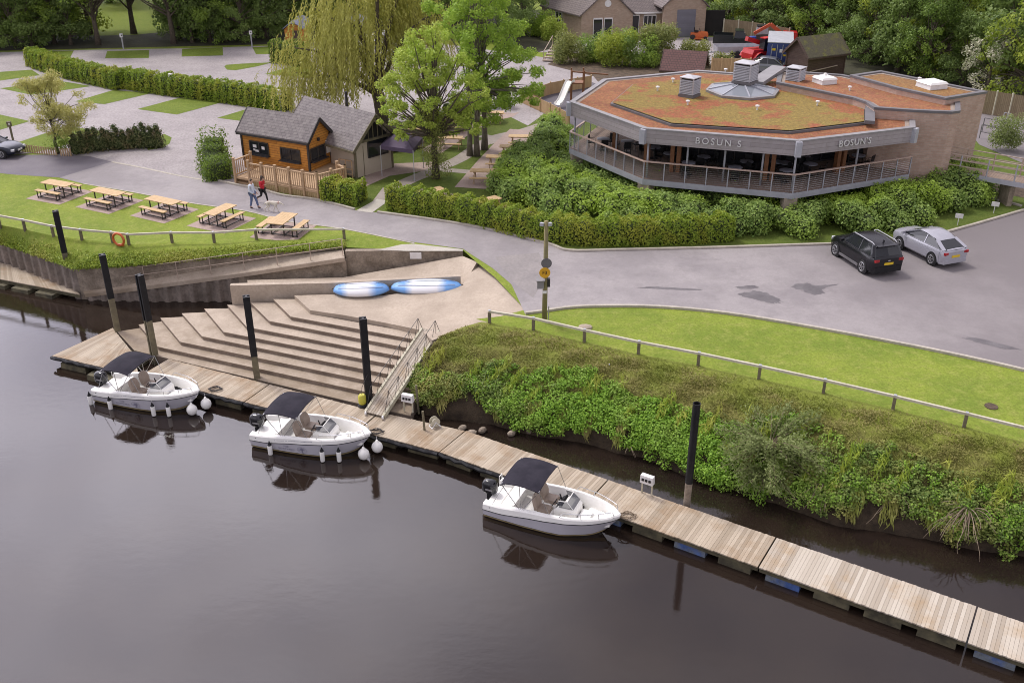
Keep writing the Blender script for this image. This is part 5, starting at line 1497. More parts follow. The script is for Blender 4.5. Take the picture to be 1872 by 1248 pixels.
# railing: posts are parts, cables one part
npost = {0: 8, 1: 8, 2: 8}
pi = 0
for i, j, n in ((7, 0, 5), (0, 1, 8), (1, 2, 7), (2, 3, 8)):
    for kk in range(n + 1):
        if kk == 0 and i != 7: continue
        p = inner_pt(i, j, kk / n, .05, DZ)
        b = MB(); b.bar(p + V(0, 0, -.3), p + V(0, 0, 1.03), .075, .05); b.build('rail_post', MAT['grey_paint'], rest)
b = MB(); b.loft([[V(p.x, p.y, DZ + 1.03), V(p.x, p.y, DZ + 1.09), V(q.x, q.y, DZ + 1.09), V(q.x, q.y, DZ + 1.03)] for p, q in zip([ring(-.02, 0, dk)[i] for i in (7, 0, 1, 2, 3)], [ring(.12, 0, dk)[i] for i in (7, 0, 1, 2, 3)])])
b.build('handrail', MAT['rail_pink'], rest)
b = MB()
for kk in range(8):
    z = DZ + .1 + kk * .115
    b.tube([V(p.x, p.y, z) for p in [ring(.05, 0, dk)[i] for i in (7, 0, 1, 2, 3)]], .009, 4)
b.build('rail_cables', MAT['steel'], rest)
# slender columns and timber columns
for i, j, fr_ in ((0, 1, (.02, .5)), (1, 2, (.02, .28, .53, .78)), (2, 3, (.02, .6))):
    for f in fr_:
        p = inner_pt(i, j, f, .32 if f < .1 else .9, DZ)
        b = MB(); b.tube([p, V(p.x, p.y, 6.8)], .06, 8); b.build('steel_column', MAT['grey_paint'], rest, smooth=True)
for i, j, fs in ((0, 1, (.30, .72)), (1, 2, (.16, .205, .80, .845)), (2, 3, (.55, .60))):
    for f in fs:
        p = inner_pt(i, j, f, 2.0, DZ)
        b = MB(); b.box((p.x, p.y, (DZ + 6.8) / 2), (.24, .3, 6.8 - DZ), heading(dk[i], dk[j])); b.build('timber_column', MAT['glulam'], rest)
# glazing behind the deck
for i, j in ((7, 0), (0, 1), (1, 2), (2, 3), (3, 4)):
    a, c = ring(4.25, 0, dk)[i], ring(4.25, 0, dk)[j]
    b = MB(); b.add([V(a.x, a.y, DZ), V(c.x, c.y, DZ), V(c.x, c.y, 6.8), V(a.x, a.y, 6.8)], [(0, 1, 2, 3)]); g_ = b.build('glass_wall', MAT['glass'], rest)
    mlt = MB()
    t = (c - a).normalized(); n = V(t.y, -t.x, 0) * .04
    m = max(3, int((c - a).length / 1.05))
    for kk in range(m + 1):
        q = a.lerp(c, kk / m) + n
        mlt.bar(V(q.x, q.y, DZ), V(q.x, q.y, 6.8), .07, .07)
    mlt.bar(V(a.x, a.y, DZ + .06) + n, V(c.x, c.y, DZ + .06) + n, .07, .12)
    mlt.build('mullions', MAT['black_metal'], g_)
# fascia lettering
def text_mesh(s, size, depth=.03, spacing=1.0):
    cu = bpy.data.curves.new('t', 'FONT'); cu.body = s; cu.size = size; cu.extrude = depth; cu.space_character = spacing
    cu.align_x = 'CENTER'; cu.resolution_u = 3; cu.bevel_depth = 0
    o = bpy.data.objects.new('t', cu); col.objects.link(o)
    dg = bpy.context.evaluated_depsgraph_get()
    me = bpy.data.meshes.new_from_object(o.evaluated_get(dg))
    bpy.data.objects.remove(o); bpy.data.curves.remove(cu)
    return me
def text_on(name, s, size, p, right, up, mat, parent=None, depth=.03, spacing=1.0):
    me = text_mesh(s, size, depth, spacing)
    me.name = name
    n = right.cross(up).normalized()
    mt = Matrix((right.normalized(), up.normalized(), n)).transposed()
    M4 = mt.to_4x4(); M4.translation = p
    if parent is not None: M4 = mat_of(parent).inverted() @ M4
    me.transform(M4)
    me.materials.clear(); me.materials.append(mat)
    o = bpy.data.objects.new(name, me); col.objects.link(o)
    if parent is not None: o.parent = parent
    return o
MAT['letter'] = M('brushed metal letter', (0.66, 0.65, 0.65), (0.58, 0.57, 0.57), 3, .35)
for i, j, s_, px_ in ((1, 2, 'BOSUN S', 1319), (2, 3, "BOSUN'S", 1570)):
    t = (rC[j] - rC[i]).normalized(); n = V(t.y, -t.x, 0)
    f = .495 if i == 1 else .475
    p = rC[i].lerp(rC[j], f) + n * .07 + V(0, 0, -.60)
    text_on('sign_letters', s_, .52, p, t, V(0, 0, 1), MAT['letter'], rest, .035, 1.32 if i == 1 else 1.12)
# deck furniture : tables and chairs
def round_table():
    r = thing('deck_table', 'round', 'table')
    b = MB(); b.lathe([(.40, .70), (.42, .715), (.42, .74), (.40, .745)], n=18); b.build('tabletop', MAT['table_grey'], r, smooth=True, angle=40)
    b = MB(); b.tube([(0, 0, .03), (0, 0, .71)], .035, 8); b.lathe([(.26, 0), (.26, .025), (.05, .05)], n=12); b.build('pedestal', MAT['black_metal'], r)
    return r
def deck_chair():
    r = thing('deck_chair', 'c', 'chair')
    b = MB(); b.box((0, 0, .45), (.44, .44, .05)); b.build('seat', MAT['black'], r)
    b = MB(); b.box((-.21, 0, .70), (.04, .44, .42), rot=Matrix.Rotation(R(-8), 3, 'Y')); b.build('backrest', MAT['black'], r)
    for sx in (-1, 1):
        for sy in (-1, 1):
            b = MB(); b.tube([(sx * .19, sy * .19, .44), (sx * .21, sy * .21, 0)], .016, 5); b.build('leg', MAT['black_metal'], r)
    b = MB()
    for sy in (-1, 1): b.tube([(-.2, sy * .22, .66), (.15, sy * .22, .66), (.17, sy * .22, .46)], .016, 5)
    b.build('armrest', MAT['black'], r)
    return r
T0, C0 = round_table(), deck_chair()
first = [True, True]
spots = [(1, 2, .12, 3.3, 'at the left end of the front deck'), (1, 2, .28, 1.7, 'near the rail, left of the front lettering'), (1, 2, .36, 3.2, 'under the front lettering'), (1, 2, .60, 1.6, 'near the rail, right of the front lettering'), (1, 2, .66, 3.0, 'behind the table right of the front lettering'), (1, 2, .92, 3.4, 'at the right end of the front deck'),
         (0, 1, .20, 1.6, 'at the far left end of the left deck'), (0, 1, .36, 2.6, 'midway along the left deck'), (0, 1, .62, 3.2, 'by the glass of the left deck'),
         (2, 3, .10, 1.8, 'by the corner of the right deck'), (2, 3, .16, 3.4, 'behind the corner of the right deck'), (2, 3, .34, 2.2, 'below the right hand lettering'), (2, 3, .42, 3.7, 'against the glass below the lettering'), (2, 3, .78, 2.4, 'at the deck end by the brick wall')]
rgf = random.Random(6)
for i, j, s_, d_, lb in spots:
    p = inner_pt(i, j, s_, d_, DZ + .004)
    if first[0]: t = T0; first[0] = False
    else: t = copy_tree(T0)
    t.location = p; t['label'] = 'round pale blue topped table ' + lb; t['group'] = 'round tables on the restaurant deck'
    a0 = rgf.uniform(0, 6.28)
    nc = 3 if s_ not in (.62, .42) else 2
    for q in range(nc):
        a = a0 + q * 2 * math.pi / nc + rgf.uniform(-.3, .3)
        if first[1]: c = C0; first[1] = False
        else: c = copy_tree(C0)
        c.location = p + V(math.cos(a) * .72, math.sin(a) * .72, 0); c.rotation_euler = (0, 0, a + math.pi)
        c['label'] = 'black armchair at the round table ' + lb; c['group'] = 'black chairs on the deck, table ' + lb
# footbridge
br = thing('footbridge', 'timber footbridge with slim rails running from the deck to the right edge', 'footbridge', at(1760, 330, G))
n0, n1 = at(1657, 301, 4.3), at(1905, 346, 4.25)
t = (n1 - n0); t.z = 0; t.normalize(); n = V(-t.y, t.x, 0)
f0, f1 = n0 + n * 1.5, n1 + n * 1.5
b = MB()
L = (n1 - n0).length; m = int(L / .15)
for kk in range(m):
    q = [n0.lerp(n1, (kk + .03) / m), n0.lerp(n1, (kk + .97) / m), f0.lerp(f1, (kk + .97) / m), f0.lerp(f1, (kk + .03) / m)]
    b.add([x + V(0, 0, .15) for x in q], [(0, 1, 2, 3)])
b.build('deck_boards', MAT['deck_floor'], br)
b = MB(); b.bar(n0 + V(0, 0, .0), n1, .1, .28); b.bar(f0, f1, .1, .28); b.build('edge_beam', MAT['grey_paint'], br)
MAT['rail_beige'] = M('weathered softwood rail', (0.46, 0.37, 0.30), (0.38, 0.30, 0.24), 3, .8)
for a, c, lb in ((n0, n1, 0), (f0, f1, 1)):
    m = int(L / 1.45)
    for kk in range(m + 1):
        q = a.lerp(c, kk / m)
        bb = MB(); bb.bar(q + V(0, 0, -.15), q + V(0, 0, 1.15), .08, .06); bb.build('rail_post', MAT['grey_paint' if lb == 0 else 'rail_beige'], br)
    bb = MB()
    for h in (1.17, .85, .5): bb.bar(a + V(0, 0, h), c + V(0, 0, h), .07, .05)
    bb.build('rails', MAT['rail_beige'], br)
for kk in (.35, .75):
    b = MB(); q = n0.lerp(f0, .5).lerp(n1.lerp(f1, .5), kk); b.box((q.x, q.y, (G + 4.1) / 2), (.3, 1.3, 4.1 - G)); b.build('support', MAT['concrete_dirty'], br)
# paving and railing behind the bridge
sheet('rear_path', [(1795, 205), (1850, 212), (1980, 240), (1980, 330), (1872, 300), (1790, 265), (1770, 240)], 'asphalt', .02)
sheet('soil_bank', [(1800, 335), (1880, 344), (1990, 360), (1990, 382), (1872, 362), (1812, 350)], 'soil', .015)
def railing(name, label, pts, h, n, mat, rails=(1.0,), post=.05, cat='railing', z=G, zs=None):
    P = [at(x, y, (zs[i] if zs else z)) for i, (x, y) in enumerate(pts)]
    Q = resample(P, n)
    r = thing(name, label, cat, Q[0])
    for q in Q:
        b = MB(); b.bar(q, q + V(0, 0, h), post, post); b.build('post', MAT[mat], r)
    b = MB()
    for k in rails:
        for a, c in zip(Q, Q[1:]): b.bar(a + V(0, 0, h * k), c + V(0, 0, h * k), post * .9, post * .8)
    b.build('rails', MAT[mat], r)
    return r
railing('path_railing', 'grey steel railing along the rear path behind the flowering bush', [(1790, 253), (1830, 262), (1910, 283)], 1.0, 5, 'roof_edge_dark', (1.0, .5))
railing('path_railing', 'far grey steel railing on the upper side of the rear path', [(1795, 240), (1840, 248), (1910, 265)], 1.0, 5, 'roof_edge_dark', (1.0, .5))
railing('bike_rack', 'small steel cycle rack at the foot of the palisade fence', [(1832, 225), (1845, 227)], .8, 3, 'galv', (1.0,))
for k, (px_, py_) in enumerate([(1816, 390), (1750, 412)]):
    r = thing('marker_sign', ['small white sign on a stake near the footbridge end of the kerb', 'small white sign on a stake behind the silver car'][k], 'sign', at(px_, py_))
    b = MB(); b.bar((0, 0, 0), (0, 0, .5), .05, .04); b.build('stake', MAT['white_paint'], r, world=False)
    b = MB(); b.box((0, -.035, .58), (.42, .03, .26)); b.build('panel', MAT['white_paint'], r, world=False)
    r.rotation_euler = (0, 0, R(-25))

# ------------------------------------------------------------------ timber kiosk
def cabin(name, label, K0, K1, K2, z0, he, hr, wallm, roofm, trim, over=.35, gable='x'):
    """K0-K1 long front wall (seen), K1-K2 gable wall"""
    root = thing(name, label, 'cabin', V(K1.x, K1.y, G))
    K0, K1, K2 = [V(p.x, p.y, z0) for p in (K0, K1, K2)]
    u = (K0 - K1).normalized(); w = V(-u.y, u.x, 0)
    if w.dot(K2 - K1) < 0: w = -w
    Lw = (K2 - K1).dot(w); Lu = (K0 - K1).length
    P = lambda a, c, z: K1 + u * a + w * c + V(0, 0, z)
    b = MB()
    fz = G - z0 - .02
    b.add([P(0, 0, fz), P(Lu, 0, fz), P(Lu, Lw, fz), P(0, Lw, fz), P(0, 0, he), P(Lu, 0, he), P(Lu, Lw, he), P(0, Lw, he), P(0, Lw / 2, hr), P(Lu, Lw / 2, hr)],
          [(0, 4, 5, 1), (1, 5, 9, 6, 2), (2, 6, 7, 3), (3, 7, 8, 4, 0)])
    b.build('walls', MAT[wallm], root)
    o = over; sl_ = (hr - he) / (Lw / 2)
    b = MB(); th = .09
    for sgn in (0, 1):
        c0 = -o if sgn == 0 else Lw + o
        z_e = he - sl_ * o
        q = [P(-o, c0, z_e + .03), P(Lu + o, c0, z_e + .03), P(Lu + o, Lw / 2, hr + .03), P(-o, Lw / 2, hr + .03)]
        if sgn: q = [q[1], q[0], q[3], q[2]]
        tp = [p + V(0, 0, th) for p in q]
        nn = (tp[1] - tp[0]).cross(tp[2] - tp[0])
        f1 = [(0, 1, 2, 3), (7, 6, 5, 4), (0, 4, 5, 1), (1, 5, 6, 2), (2, 6, 7, 3), (3, 7, 4, 0)]
        if nn.z < 0: f1 = [tuple(reversed(f)) for f in f1]
        b.add(tp + q, f1)
    b.build('roof', MAT[roofm], root)
    b = MB()
    for e in (-o - .02, Lu + o + .02):
        for c0 in (-o, Lw + o):
            b.bar(P(e, c0, he - sl_ * o + .02), P(e, Lw / 2, hr + .02), .05, .2)
    b.bar(P(-o, -o - .03, he - sl_ * o + .0), P(Lu + o, -o - .03, he - sl_ * o + .0), .07, .14)
    b.build('trim', MAT[trim], root)
    for a, c in ((0, 0), (Lu, 0), (0, Lw)):
        b = MB(); b.box(P(a, c, he / 2 - .02), (.13, .13, he), math.atan2(u.y, u.x)); b.build('corner_post', MAT[trim], root)
    return root, P, u, w, Lu, Lw
zk = G + .55
K1 = at(567, 313, zk); K0 = at(447, 292, zk); K2 = at(610, 297, zk)
root, P, u, w, Lu, Lw = cabin('timber_kiosk', 'orange stained timber kiosk with a grey shingle roof and dark windows', K0, K1, K2, zk, 2.05, 3.15, 'orange_boards', 'slate', 'black_metal', .22)
kiosk = root
def window(root, c, right, W, H, mat='black_metal', panes=2, sill=True, fw=.07):
    up = V(0, 0, 1); n = right.cross(up).normalized()
    b = MB()
    for a, bb in (((-W / 2, -H / 2), (W / 2, -H / 2)), ((-W / 2, H / 2), (W / 2, H / 2))): b.bar(c + right * a[0] + up * a[1] + n * .03, c + right * bb[0] + up * bb[1] + n * .03, .07, fw)
    for k in range(panes + 1):
        x = -W / 2 + W * k / panes
        b.bar(c + right * x - up * H / 2 + n * .03, c + right * x + up * H / 2 + n * .03, fw, .07)
    f = b.build('window', MAT[mat], root)
    b = MB(); q = [c + right * sx * W / 2 + up * sy * H / 2 + n * .015 for sx, sy in ((-1, -1), (1, -1), (1, 1), (-1, 1))]
    b.add(q, [(0, 1, 2, 3)]); b.build('pane', MAT['glass'], f)
    if sill:
        b = MB(); b.bar(c - right * (W / 2 + .08) - up * (H / 2 + .06) + n * .13, c + right * (W / 2 + .08) - up * (H / 2 + .06) + n * .13, .26, .06); b.build('sill', MAT[mat], f)
    return f, n
wl_ = -u     # rightwards along the front as seen
f1_, n_ = window(kiosk, P(Lu * .74, 0, .98), wl_, 1.55, .8)
window(kiosk, P(Lu * .27, 0, .88), wl_, 1.55, .78)
f3_, n3 = window(kiosk, P(0, Lw * .42, .98), w, 1.5, .78)
for dx, dz, sx, sy in ((-.35, .1, .3, .2), (-.2, -.2, .3, .14), (.35, .05, .25, .2), (-.4, -.15, .18, .12)):
    b = MB(); c = P(Lu * .74, 0, .98) + wl_ * dx + V(0, 0, dz) + n_ * .045
    b.add([c + wl_ * a * sx / 2 + V(0, 0, d * sy / 2) for a, d in ((-1, -1), (1, -1), (1, 1), (-1, 1))], [(0, 1, 2, 3)]); b.build('paper_notice', MAT['white_paint'], f1_)
b = MB(); c = P(0, Lw * .9, 1.15) + n3 * .05; b.box(c, (.45, .04, .85), math.atan2(w.y, w.x)); b.build('menu_board', MAT['white_paint'], kiosk)
b = MB(); c = P(0, Lw * .45, 1.85) + n3 * .08; b.box(c, (.14, .14, .2), math.atan2(w.y, w.x)); b.build('wall_lamp', MAT['black_metal'], kiosk)
# beige cabin behind
C1 = at(652, 326); C2 = at(703, 302)
he = hgt(652, 326, 262)
uu = u.copy()
e1 = at(634, 262, G + he); e0 = at(513, 227, G + he)
Lc = (e0 - e1).length - .5
C0_ = C1 + (e0 - e1).normalized() * Lc
cab, P2, u2, w2, Lu2, Lw2 = cabin('beige_cabin', 'larger beige rendered cabin with a grey shingle roof behind the kiosk', V(C0_.x, C0_.y, G), C1, C2, G, he, he + 1.55, 'drip_gravel', 'slate', 'post_wood', .45)
MAT['render_beige'] = M('beige render', (0.53, 0.46, 0.37), (0.47, 0.40, 0.315), 1.2, .9, .05)
for ch in list(bpy.data.objects):
    if ch.parent == cab and ch.name.startswith('walls'): ch.data.materials[0] = MAT['render_beige']
window(cab, P2(0, Lw2 * .62, 1.75), w2, 1.7, 1.25, 'black_metal', 1, False)
b = MB(); n4 = w2.cross(V(0, 0, 1)).normalized(); b.add([P2(-.02, Lw2 * .08, he + .05), P2(-.02, Lw2 * .92, he + .05), P2(-.02, Lw2 * .5, he + 1.25)], [(0, 1, 2)]); b.build('gable_vent', MAT['dark_gap'], cab)
b = MB()
for k in range(7):
    f = .12 + .76 * k / 6
    b.bar(P2(-.06, Lw2 * f, he - .05), P2(-.06, Lw2 * f, he + 1.5 * (1 - abs(2 * f - 1)) * .9), .07, .05)
b.bar(P2(-.07, 0, he - .02), P2(-.07, Lw2, he - .02), .1, .16); b.build('gable_frame', MAT['post_wood'], cab)
b = MB(); b.tube([P2(Lu2 * .55, Lw2 * .8, he + .4), P2(Lu2 * .55, Lw2 * .8, he + 2.3)], .09, 10); b.build('flue', MAT['black_metal'], cab)
b = MB(); b.box(P2(0, Lw2 * .22, 1.0) + n4 * .02, (.03, .03, 2.0)); b.build('door_edge', MAT['post_wood'], cab)
# kiosk deck
F0, F1, F2 = at(432, 337), at(583, 365), at(630, 304, G + 1.65); F2 = V(F2.x, F2.y, G)
kd = thing('kiosk_deck', 'raised softwood deck with a picket balustrade wrapping the kiosk', 'deck', F1)
bk0 = F0 + w * 2.0; bk2 = F2 + u * 0.5
b = MB(); b.prism([(p.x, p.y) for p in (F0, F1, F2, K2 + w * .4, K0 + w * .4, F0 + w * 3.2)], G + .4, G + .52); b.build('deck_boards', MAT['timber_deck'], kd)
def balustrade(a, c, n, skirt=True):
    a = V(a.x, a.y, G); c = V(c.x, c.y, G)
    for k in range(n + 1):
        q = a.lerp(c, k / n)
        b = MB(); b.box(q + V(0, 0, .85), (.13, .13, 1.7), heading(a, c)); b.box(q + V(0, 0, 1.72), (.17, .17, .05), heading(a, c)); b.build('newel_post', MAT['timber_deck'], kd)
    b = MB()
    m = int((c - a).length / .16)
    for k in range(m):
        q = a.lerp(c, (k + .5) / m); b.bar(q + V(0, 0, .62), q + V(0, 0, 1.52), .05, .05)
    b.bar(a + V(0, 0, 1.55), c + V(0, 0, 1.55), .11, .07); b.bar(a + V(0, 0, .62), c + V(0, 0, .62), .07, .1)
    b.build('balusters', MAT['timber_deck'], kd)
    if skirt:
        b = MB(); m = int((c - a).length / .14)
        d = (c - a).normalized(); nn = V(d.y, -d.x, 0) * .03
        for k in range(m):
            q0, q1 = a.lerp(c, (k + .06) / m), a.lerp(c, (k + .94) / m); q = (q0 + q1) / 2 - nn * 1.2
            b.box(q + V(0, 0, .24), ((q1 - q0).length, .03, .5), heading(a, c))
        b.build('skirt_boards', MAT['kiosk_skirt'], kd)
MAT['kiosk_skirt'] = island_mat('skirt board', (0.42, 0.31, 0.15), (0.34, 0.235, 0.11), (0.27, 0.175, 0.085))
balustrade(F0.lerp(F1, .18), F1, 5); balustrade(F1, F2, 2); balustrade(F2, F2 + u * .9 + w * .4, 1, False); balustrade(F0, F0 + w * 1.6, 1)
balustrade(at(560, 322), at(584, 317, G + .1), 1, False)
b = MB()
for k in range(3): 
    q = F0.lerp(F1, .09) + w * (.25 + .3 * k); b.box(V(q.x, q.y, G + .09 + .15 * k), (1.3, .32, .17), heading(F0, F1))
b.build('steps', MAT['timber_deck'], kd)
railing('wooden_balustrade', 'separate short picket balustrade between the kiosk deck and the beige cabin', [(622, 322), (645, 326)], 1.15, 3, 'timber_deck', (1, .5, .2), .07)
# gazebo
gz = thing('gazebo', 'purple pop up gazebo with thin white legs beside the beige cabin', 'gazebo', at(727, 296))
g0, g1, g2 = at(695, 266, G + 2.05), at(755, 274, G + 2.05), at(772, 252, G + 2.05)
g3 = g0 + (g2 - g1)
gt = (g0 + g1 + g2 + g3) / 4 + V(0, 0, .75)
MAT['purple'] = M('purple canvas', (0.085, 0.060, 0.105), (0.10, 0.072, 0.122), 1, .8)
b = MB()
G4 = [g0, g1, g2, g3]
b.add(G4 + [gt] + [p + V(0, 0, -.25) for p in G4], [(0, 1, 4), (1, 2, 4), (2, 3, 4), (3, 0, 4), (5, 6, 1, 0), (6, 7, 2, 1), (7, 8, 3, 2), (8, 5, 0, 3)]); b.build('canopy', MAT['purple'], gz)
for p in G4:
    b = MB(); b.bar(V(p.x, p.y, G), V(p.x, p.y, p.z - .02), .045, .045); b.build('leg', MAT['galv'], gz)
# low log walls of the seating pit
for k, (a, c, lb) in enumerate([((706, 280), (775, 270), 'nearer low stack of logs edging the seating pit beside the gazebo'), ((700, 268), (768, 260), 'farther low stack of logs edging the seating pit under the maple')]):
    b = MB(); A, C = at(*a), at(*c)
    for r_, h in ((.16, .16), (.15, .44)): b.tube([A + V(0, 0, h), C + V(.1 * k, 0, h)], r_, 8)
    tag(b.build('log_wall', MAT['twig'], None, smooth=True), lb, 'log wall')

# ------------------------------------------------------------------ brick house at the back
hs = thing('brick_house', 'brick house with a round gable plaque, brown roofs and a grey roller door', 'house', at(1150, 68))
Hx = lambda px, py: at(px, py)
def wallquad(b, pts): b.add(pts, [tuple(range(len(pts)))])
A1, A2 = Hx(1062, 71), Hx(1155, 68); A0 = Hx(990, 50)
he = 2.45; hr = 5.1
b = MB(); mid = A1.lerp(A2, .5)
dep = (A0 - A1)
back = V(-(A2 - A1).y, (A2 - A1).x, 0).normalized()
wallquad(b, [A1, A2, A2 + V(0, 0, he), mid + V(0, 0, hr), A1 + V(0, 0, he)])
wallquad(b, [A0, A1, A1 + V(0, 0, he), A0 + V(0, 0, he)])
B1, B2 = A2, Hx(1212, 66)
B1 = A2 + back * .9; B2 = V(B2.x, B2.y, G) + back * .9
wallquad(b, [A2, B1, B1 + V(0, 0, he), A2 + V(0, 0, he)])
wallquad(b, [B1, B2, B2 + V(0, 0, he), B1 + V(0, 0, he)])
D1, D2 = Hx(1210, 69), Hx(1287, 67); dm = D1.lerp(D2, .5)
wallquad(b, [D1, D2, D2 + V(0, 0, 3.3), dm + V(0, 0, 5.6), D1 + V(0, 0, 3.3)])
wallquad(b, [D2, D2 + back * 9, D2 + back * 9 + V(0, 0, 3.3), D2 + V(0, 0, 3.3)])
wallquad(b, [B2, D1, D1 + V(0, 0, 3.3), B2 + V(0, 0, 3.3)])
b.build('wall', MAT['brick_house'], hs)
b = MB()
def roofslab(pts):
    P_ = [Vector(p) for p in pts]; n = (P_[1] - P_[0]).cross(P_[2] - P_[0])
    if n.z < 0: P_.reverse()
    k = len(P_); bt = [p - V(0, 0, .15) for p in P_]
    b.add(P_ + bt, [tuple(range(k)), tuple(reversed(range(k, 2 * k)))] + [(i, k + i, k + (i + 1) % k, (i + 1) % k) for i in range(k)])
ov = (A1 - mid).normalized() * .25; fw = -back * .25
rl = A0 - A1
roofslab([A1 + ov + fw + V(0, 0, he - .0), A0 + ov + V(0, 0, he), A0 + (mid - A1) * 1.0 + V(0, 0, hr + .1), mid + fw + V(0, 0, hr + .1)])
roofslab([A2 - ov + fw + V(0, 0, he), mid + fw + V(0, 0, hr + .1), mid + back * 9 + V(0, 0, hr + .1), A2 - ov + back * 9 + V(0, 0, he)])
roofslab([B1 - back * .3 + V(0, 0, he + .02), B2 - back * .3 + V(0, 0, he + .02), B2 + back * 5 + V(0, 0, hr + .2), B1 + back * 5 - (B2 - B1) * .4 + V(0, 0, hr + .2)])
o2 = (D1 - dm).normalized() * .3
roofslab([D1 + o2 + fw + V(0, 0, 3.2), dm + fw + V(0, 0, 5.7), dm + back * 12 + V(0, 0, 5.7), D1 + o2 + back * 12 + V(0, 0, 3.2)])
roofslab([D2 - o2 + fw + V(0, 0, 3.2), dm + fw + V(0, 0, 5.7), dm + back * 12 + V(0, 0, 5.7), D2 - o2 + back * 12 + V(0, 0, 3.2)])
b.build('roof', MAT['rooftile'], hs)
ux = (A2 - A1).normalized(); fr_n = -back
def hwin(c, r_, W, H, panes=2, nm='window'):
    f, _ = window(hs, c, r_, W, H, 'white_paint', panes, False, .16); f.name = nm; return f
hwin(A1.lerp(A2, .32) + V(0, 0, 1.05), ux, 1.0, 2.0, 1, 'door'); hwin(A1.lerp(A2, .52) + V(0, 0, 1.05), ux, .9, 2.0, 1, 'door')
lw_ = (A1 - A0).normalized(); hwin(A0.lerp(A1, .45) + V(0, 0, 1.2), lw_, 1.3, 2.0, 2)
hwin(B1.lerp(B2, .12) + V(0, 0, 1.1), ux, 1.1, 2.1, 1, 'door'); hwin(B1.lerp(B2, .62) + V(0, 0, 1.5), ux, 1.4, 1.2, 3)
c = mid + V(0, 0, 3.6) + fr_n * .03
b = MB(); b.lathe([(.0, 0), (.36, 0), (.36, .05), (0, .05)], n=18, axis='Y'); o = b.build('gable_plaque', MAT['white_paint'], hs, world=False); o.location = mat_of(hs).inverted() @ (c + fr_n * .04)
b = MB(); q0, q1 = D1.lerp(D2, .32), D1.lerp(D2, .76)
MAT['roller'] = board_mat('grey roller door', (0.20, 0.20, 0.235), (0.18, 0.18, 0.21), .12, 6, gap=(.1, .1, .12), dirt=(.16, .16, .19))
b.add([q0 + fr_n * .04, q1 + fr_n * .04, q1 + fr_n * .04 + V(0, 0, 2.9), q0 + fr_n * .04 + V(0, 0, 2.9)], [(0, 1, 2, 3)]); b.build('roller_door', MAT['roller'], hs)
b = MB(); b.bar(B1 + V(0, 0, he - .05) - back * .35, B2 + V(0, 0, he - .05) - back * .35, .08, .16); b.build('gutter', MAT['white_paint'], hs)
b = MB(); b.box(B1.lerp(B2, .3) + back * 2.6 + V(0, 0, he + 1.65), (1.1, .8, .1), rot=Matrix.Rotation(R(28), 3, 'X')); b.build('roof_window', MAT['white_paint'], hs)
hg = MB(); hg.box(Hx(1303, 66) + V(0, .2, 1.35), (2.4, .12, 2.7)); tag(hg.build('dark_gate', MAT['dark_gap']), 'tall black gate beside the roller door gable', 'gate')

def panel_fence(name, label, pts, h, mat, n, post_mat='timber_new', z=G):
    Q = resample([at(*p) for p in pts], n)
    r = thing(name, label, 'fence', Q[0])
    for a, c in zip(Q, Q[1:]):
        b = MB(); d = (c - a).normalized(); b.bar(a + d * .05 + V(0, 0, h / 2), c - d * .05 + V(0, 0, h / 2), .04, h - .06); b.build('panel', MAT[mat], r)
    for q in Q:
        b = MB(); b.box(q + V(0, 0, h / 2 + .03), (.11, .11, h + .06)); b.build('post', MAT[post_mat], r)
    return r
panel_fence('board_fence', 'brown board fence behind the parked pickup under the trees', [(1321, 66), (1365, 70), (1440, 84)], 1.8, 'palisade', 6, 'rail_wood')
panel_fence('board_fence', 'pale board fence behind the roof edge left of the tallest vent', [(1300, 132), (1370, 133)], 1.3, 'palisade_new', 5)
panel_fence('palisade_fence', 'dull wooden palisade fence at the right behind the brick annexe', [(1786, 207), (1830, 214), (1900, 226)], 1.9, 'palisade', 5, 'rail_wood')
panel_fence('playground_fence', 'fresh timber fence on the garden side of the playground', [(953, 188), (985, 203), (1010, 215), (1040, 232)], 1.05, 'palisade_new', 6)
panel_fence('playground_fence', 'fresh timber fence on the far side of the playground', [(968, 186), (1010, 172), (1080, 160)], 1.05, 'palisade_new', 6)
# slide
sl_ = thing('slide', 'white playground slide on a brown timber tower', 'slide', at(1030, 195))
a, c = at(1018, 199), at(1040, 190)
b = MB(); q = [V(a.x, a.y, G + .28), a.lerp(c, .3) + V(0, 0, .5), a.lerp(c, .9) + V(0, 0, 1.7), V(c.x, c.y, G + 1.75) + V(.2, .3, 0)]
d = (c - a).normalized(); n = V(-d.y, d.x, 0) * .3
b.loft([[p + n + V(0, 0, .2), p + n, p - n, p - n + V(0, 0, .2), p - n * .9 + V(0, 0, .04), p + n * .9 + V(0, 0, .04)] for p in spline(q, 4)]); b.build('chute', MAT['white'], sl_)
for k, (dx, dy) in enumerate(((.2, .1), (1.2, .1), (.2, 1.1), (1.2, 1.1))):
    b = MB(); b.bar(c + V(dx, dy, 0), c + V(dx, dy, 2.7), .12, .12); b.build('post', MAT['glulam'], sl_)
b = MB(); b.box(c + V(.7, .6, 1.65), (1.1, 1.1, .1)); b.bar(c + V(.2, .1, 2.6), c + V(3.2, .4, 2.3), .1, .1); b.build('platform', MAT['glulam'], sl_)
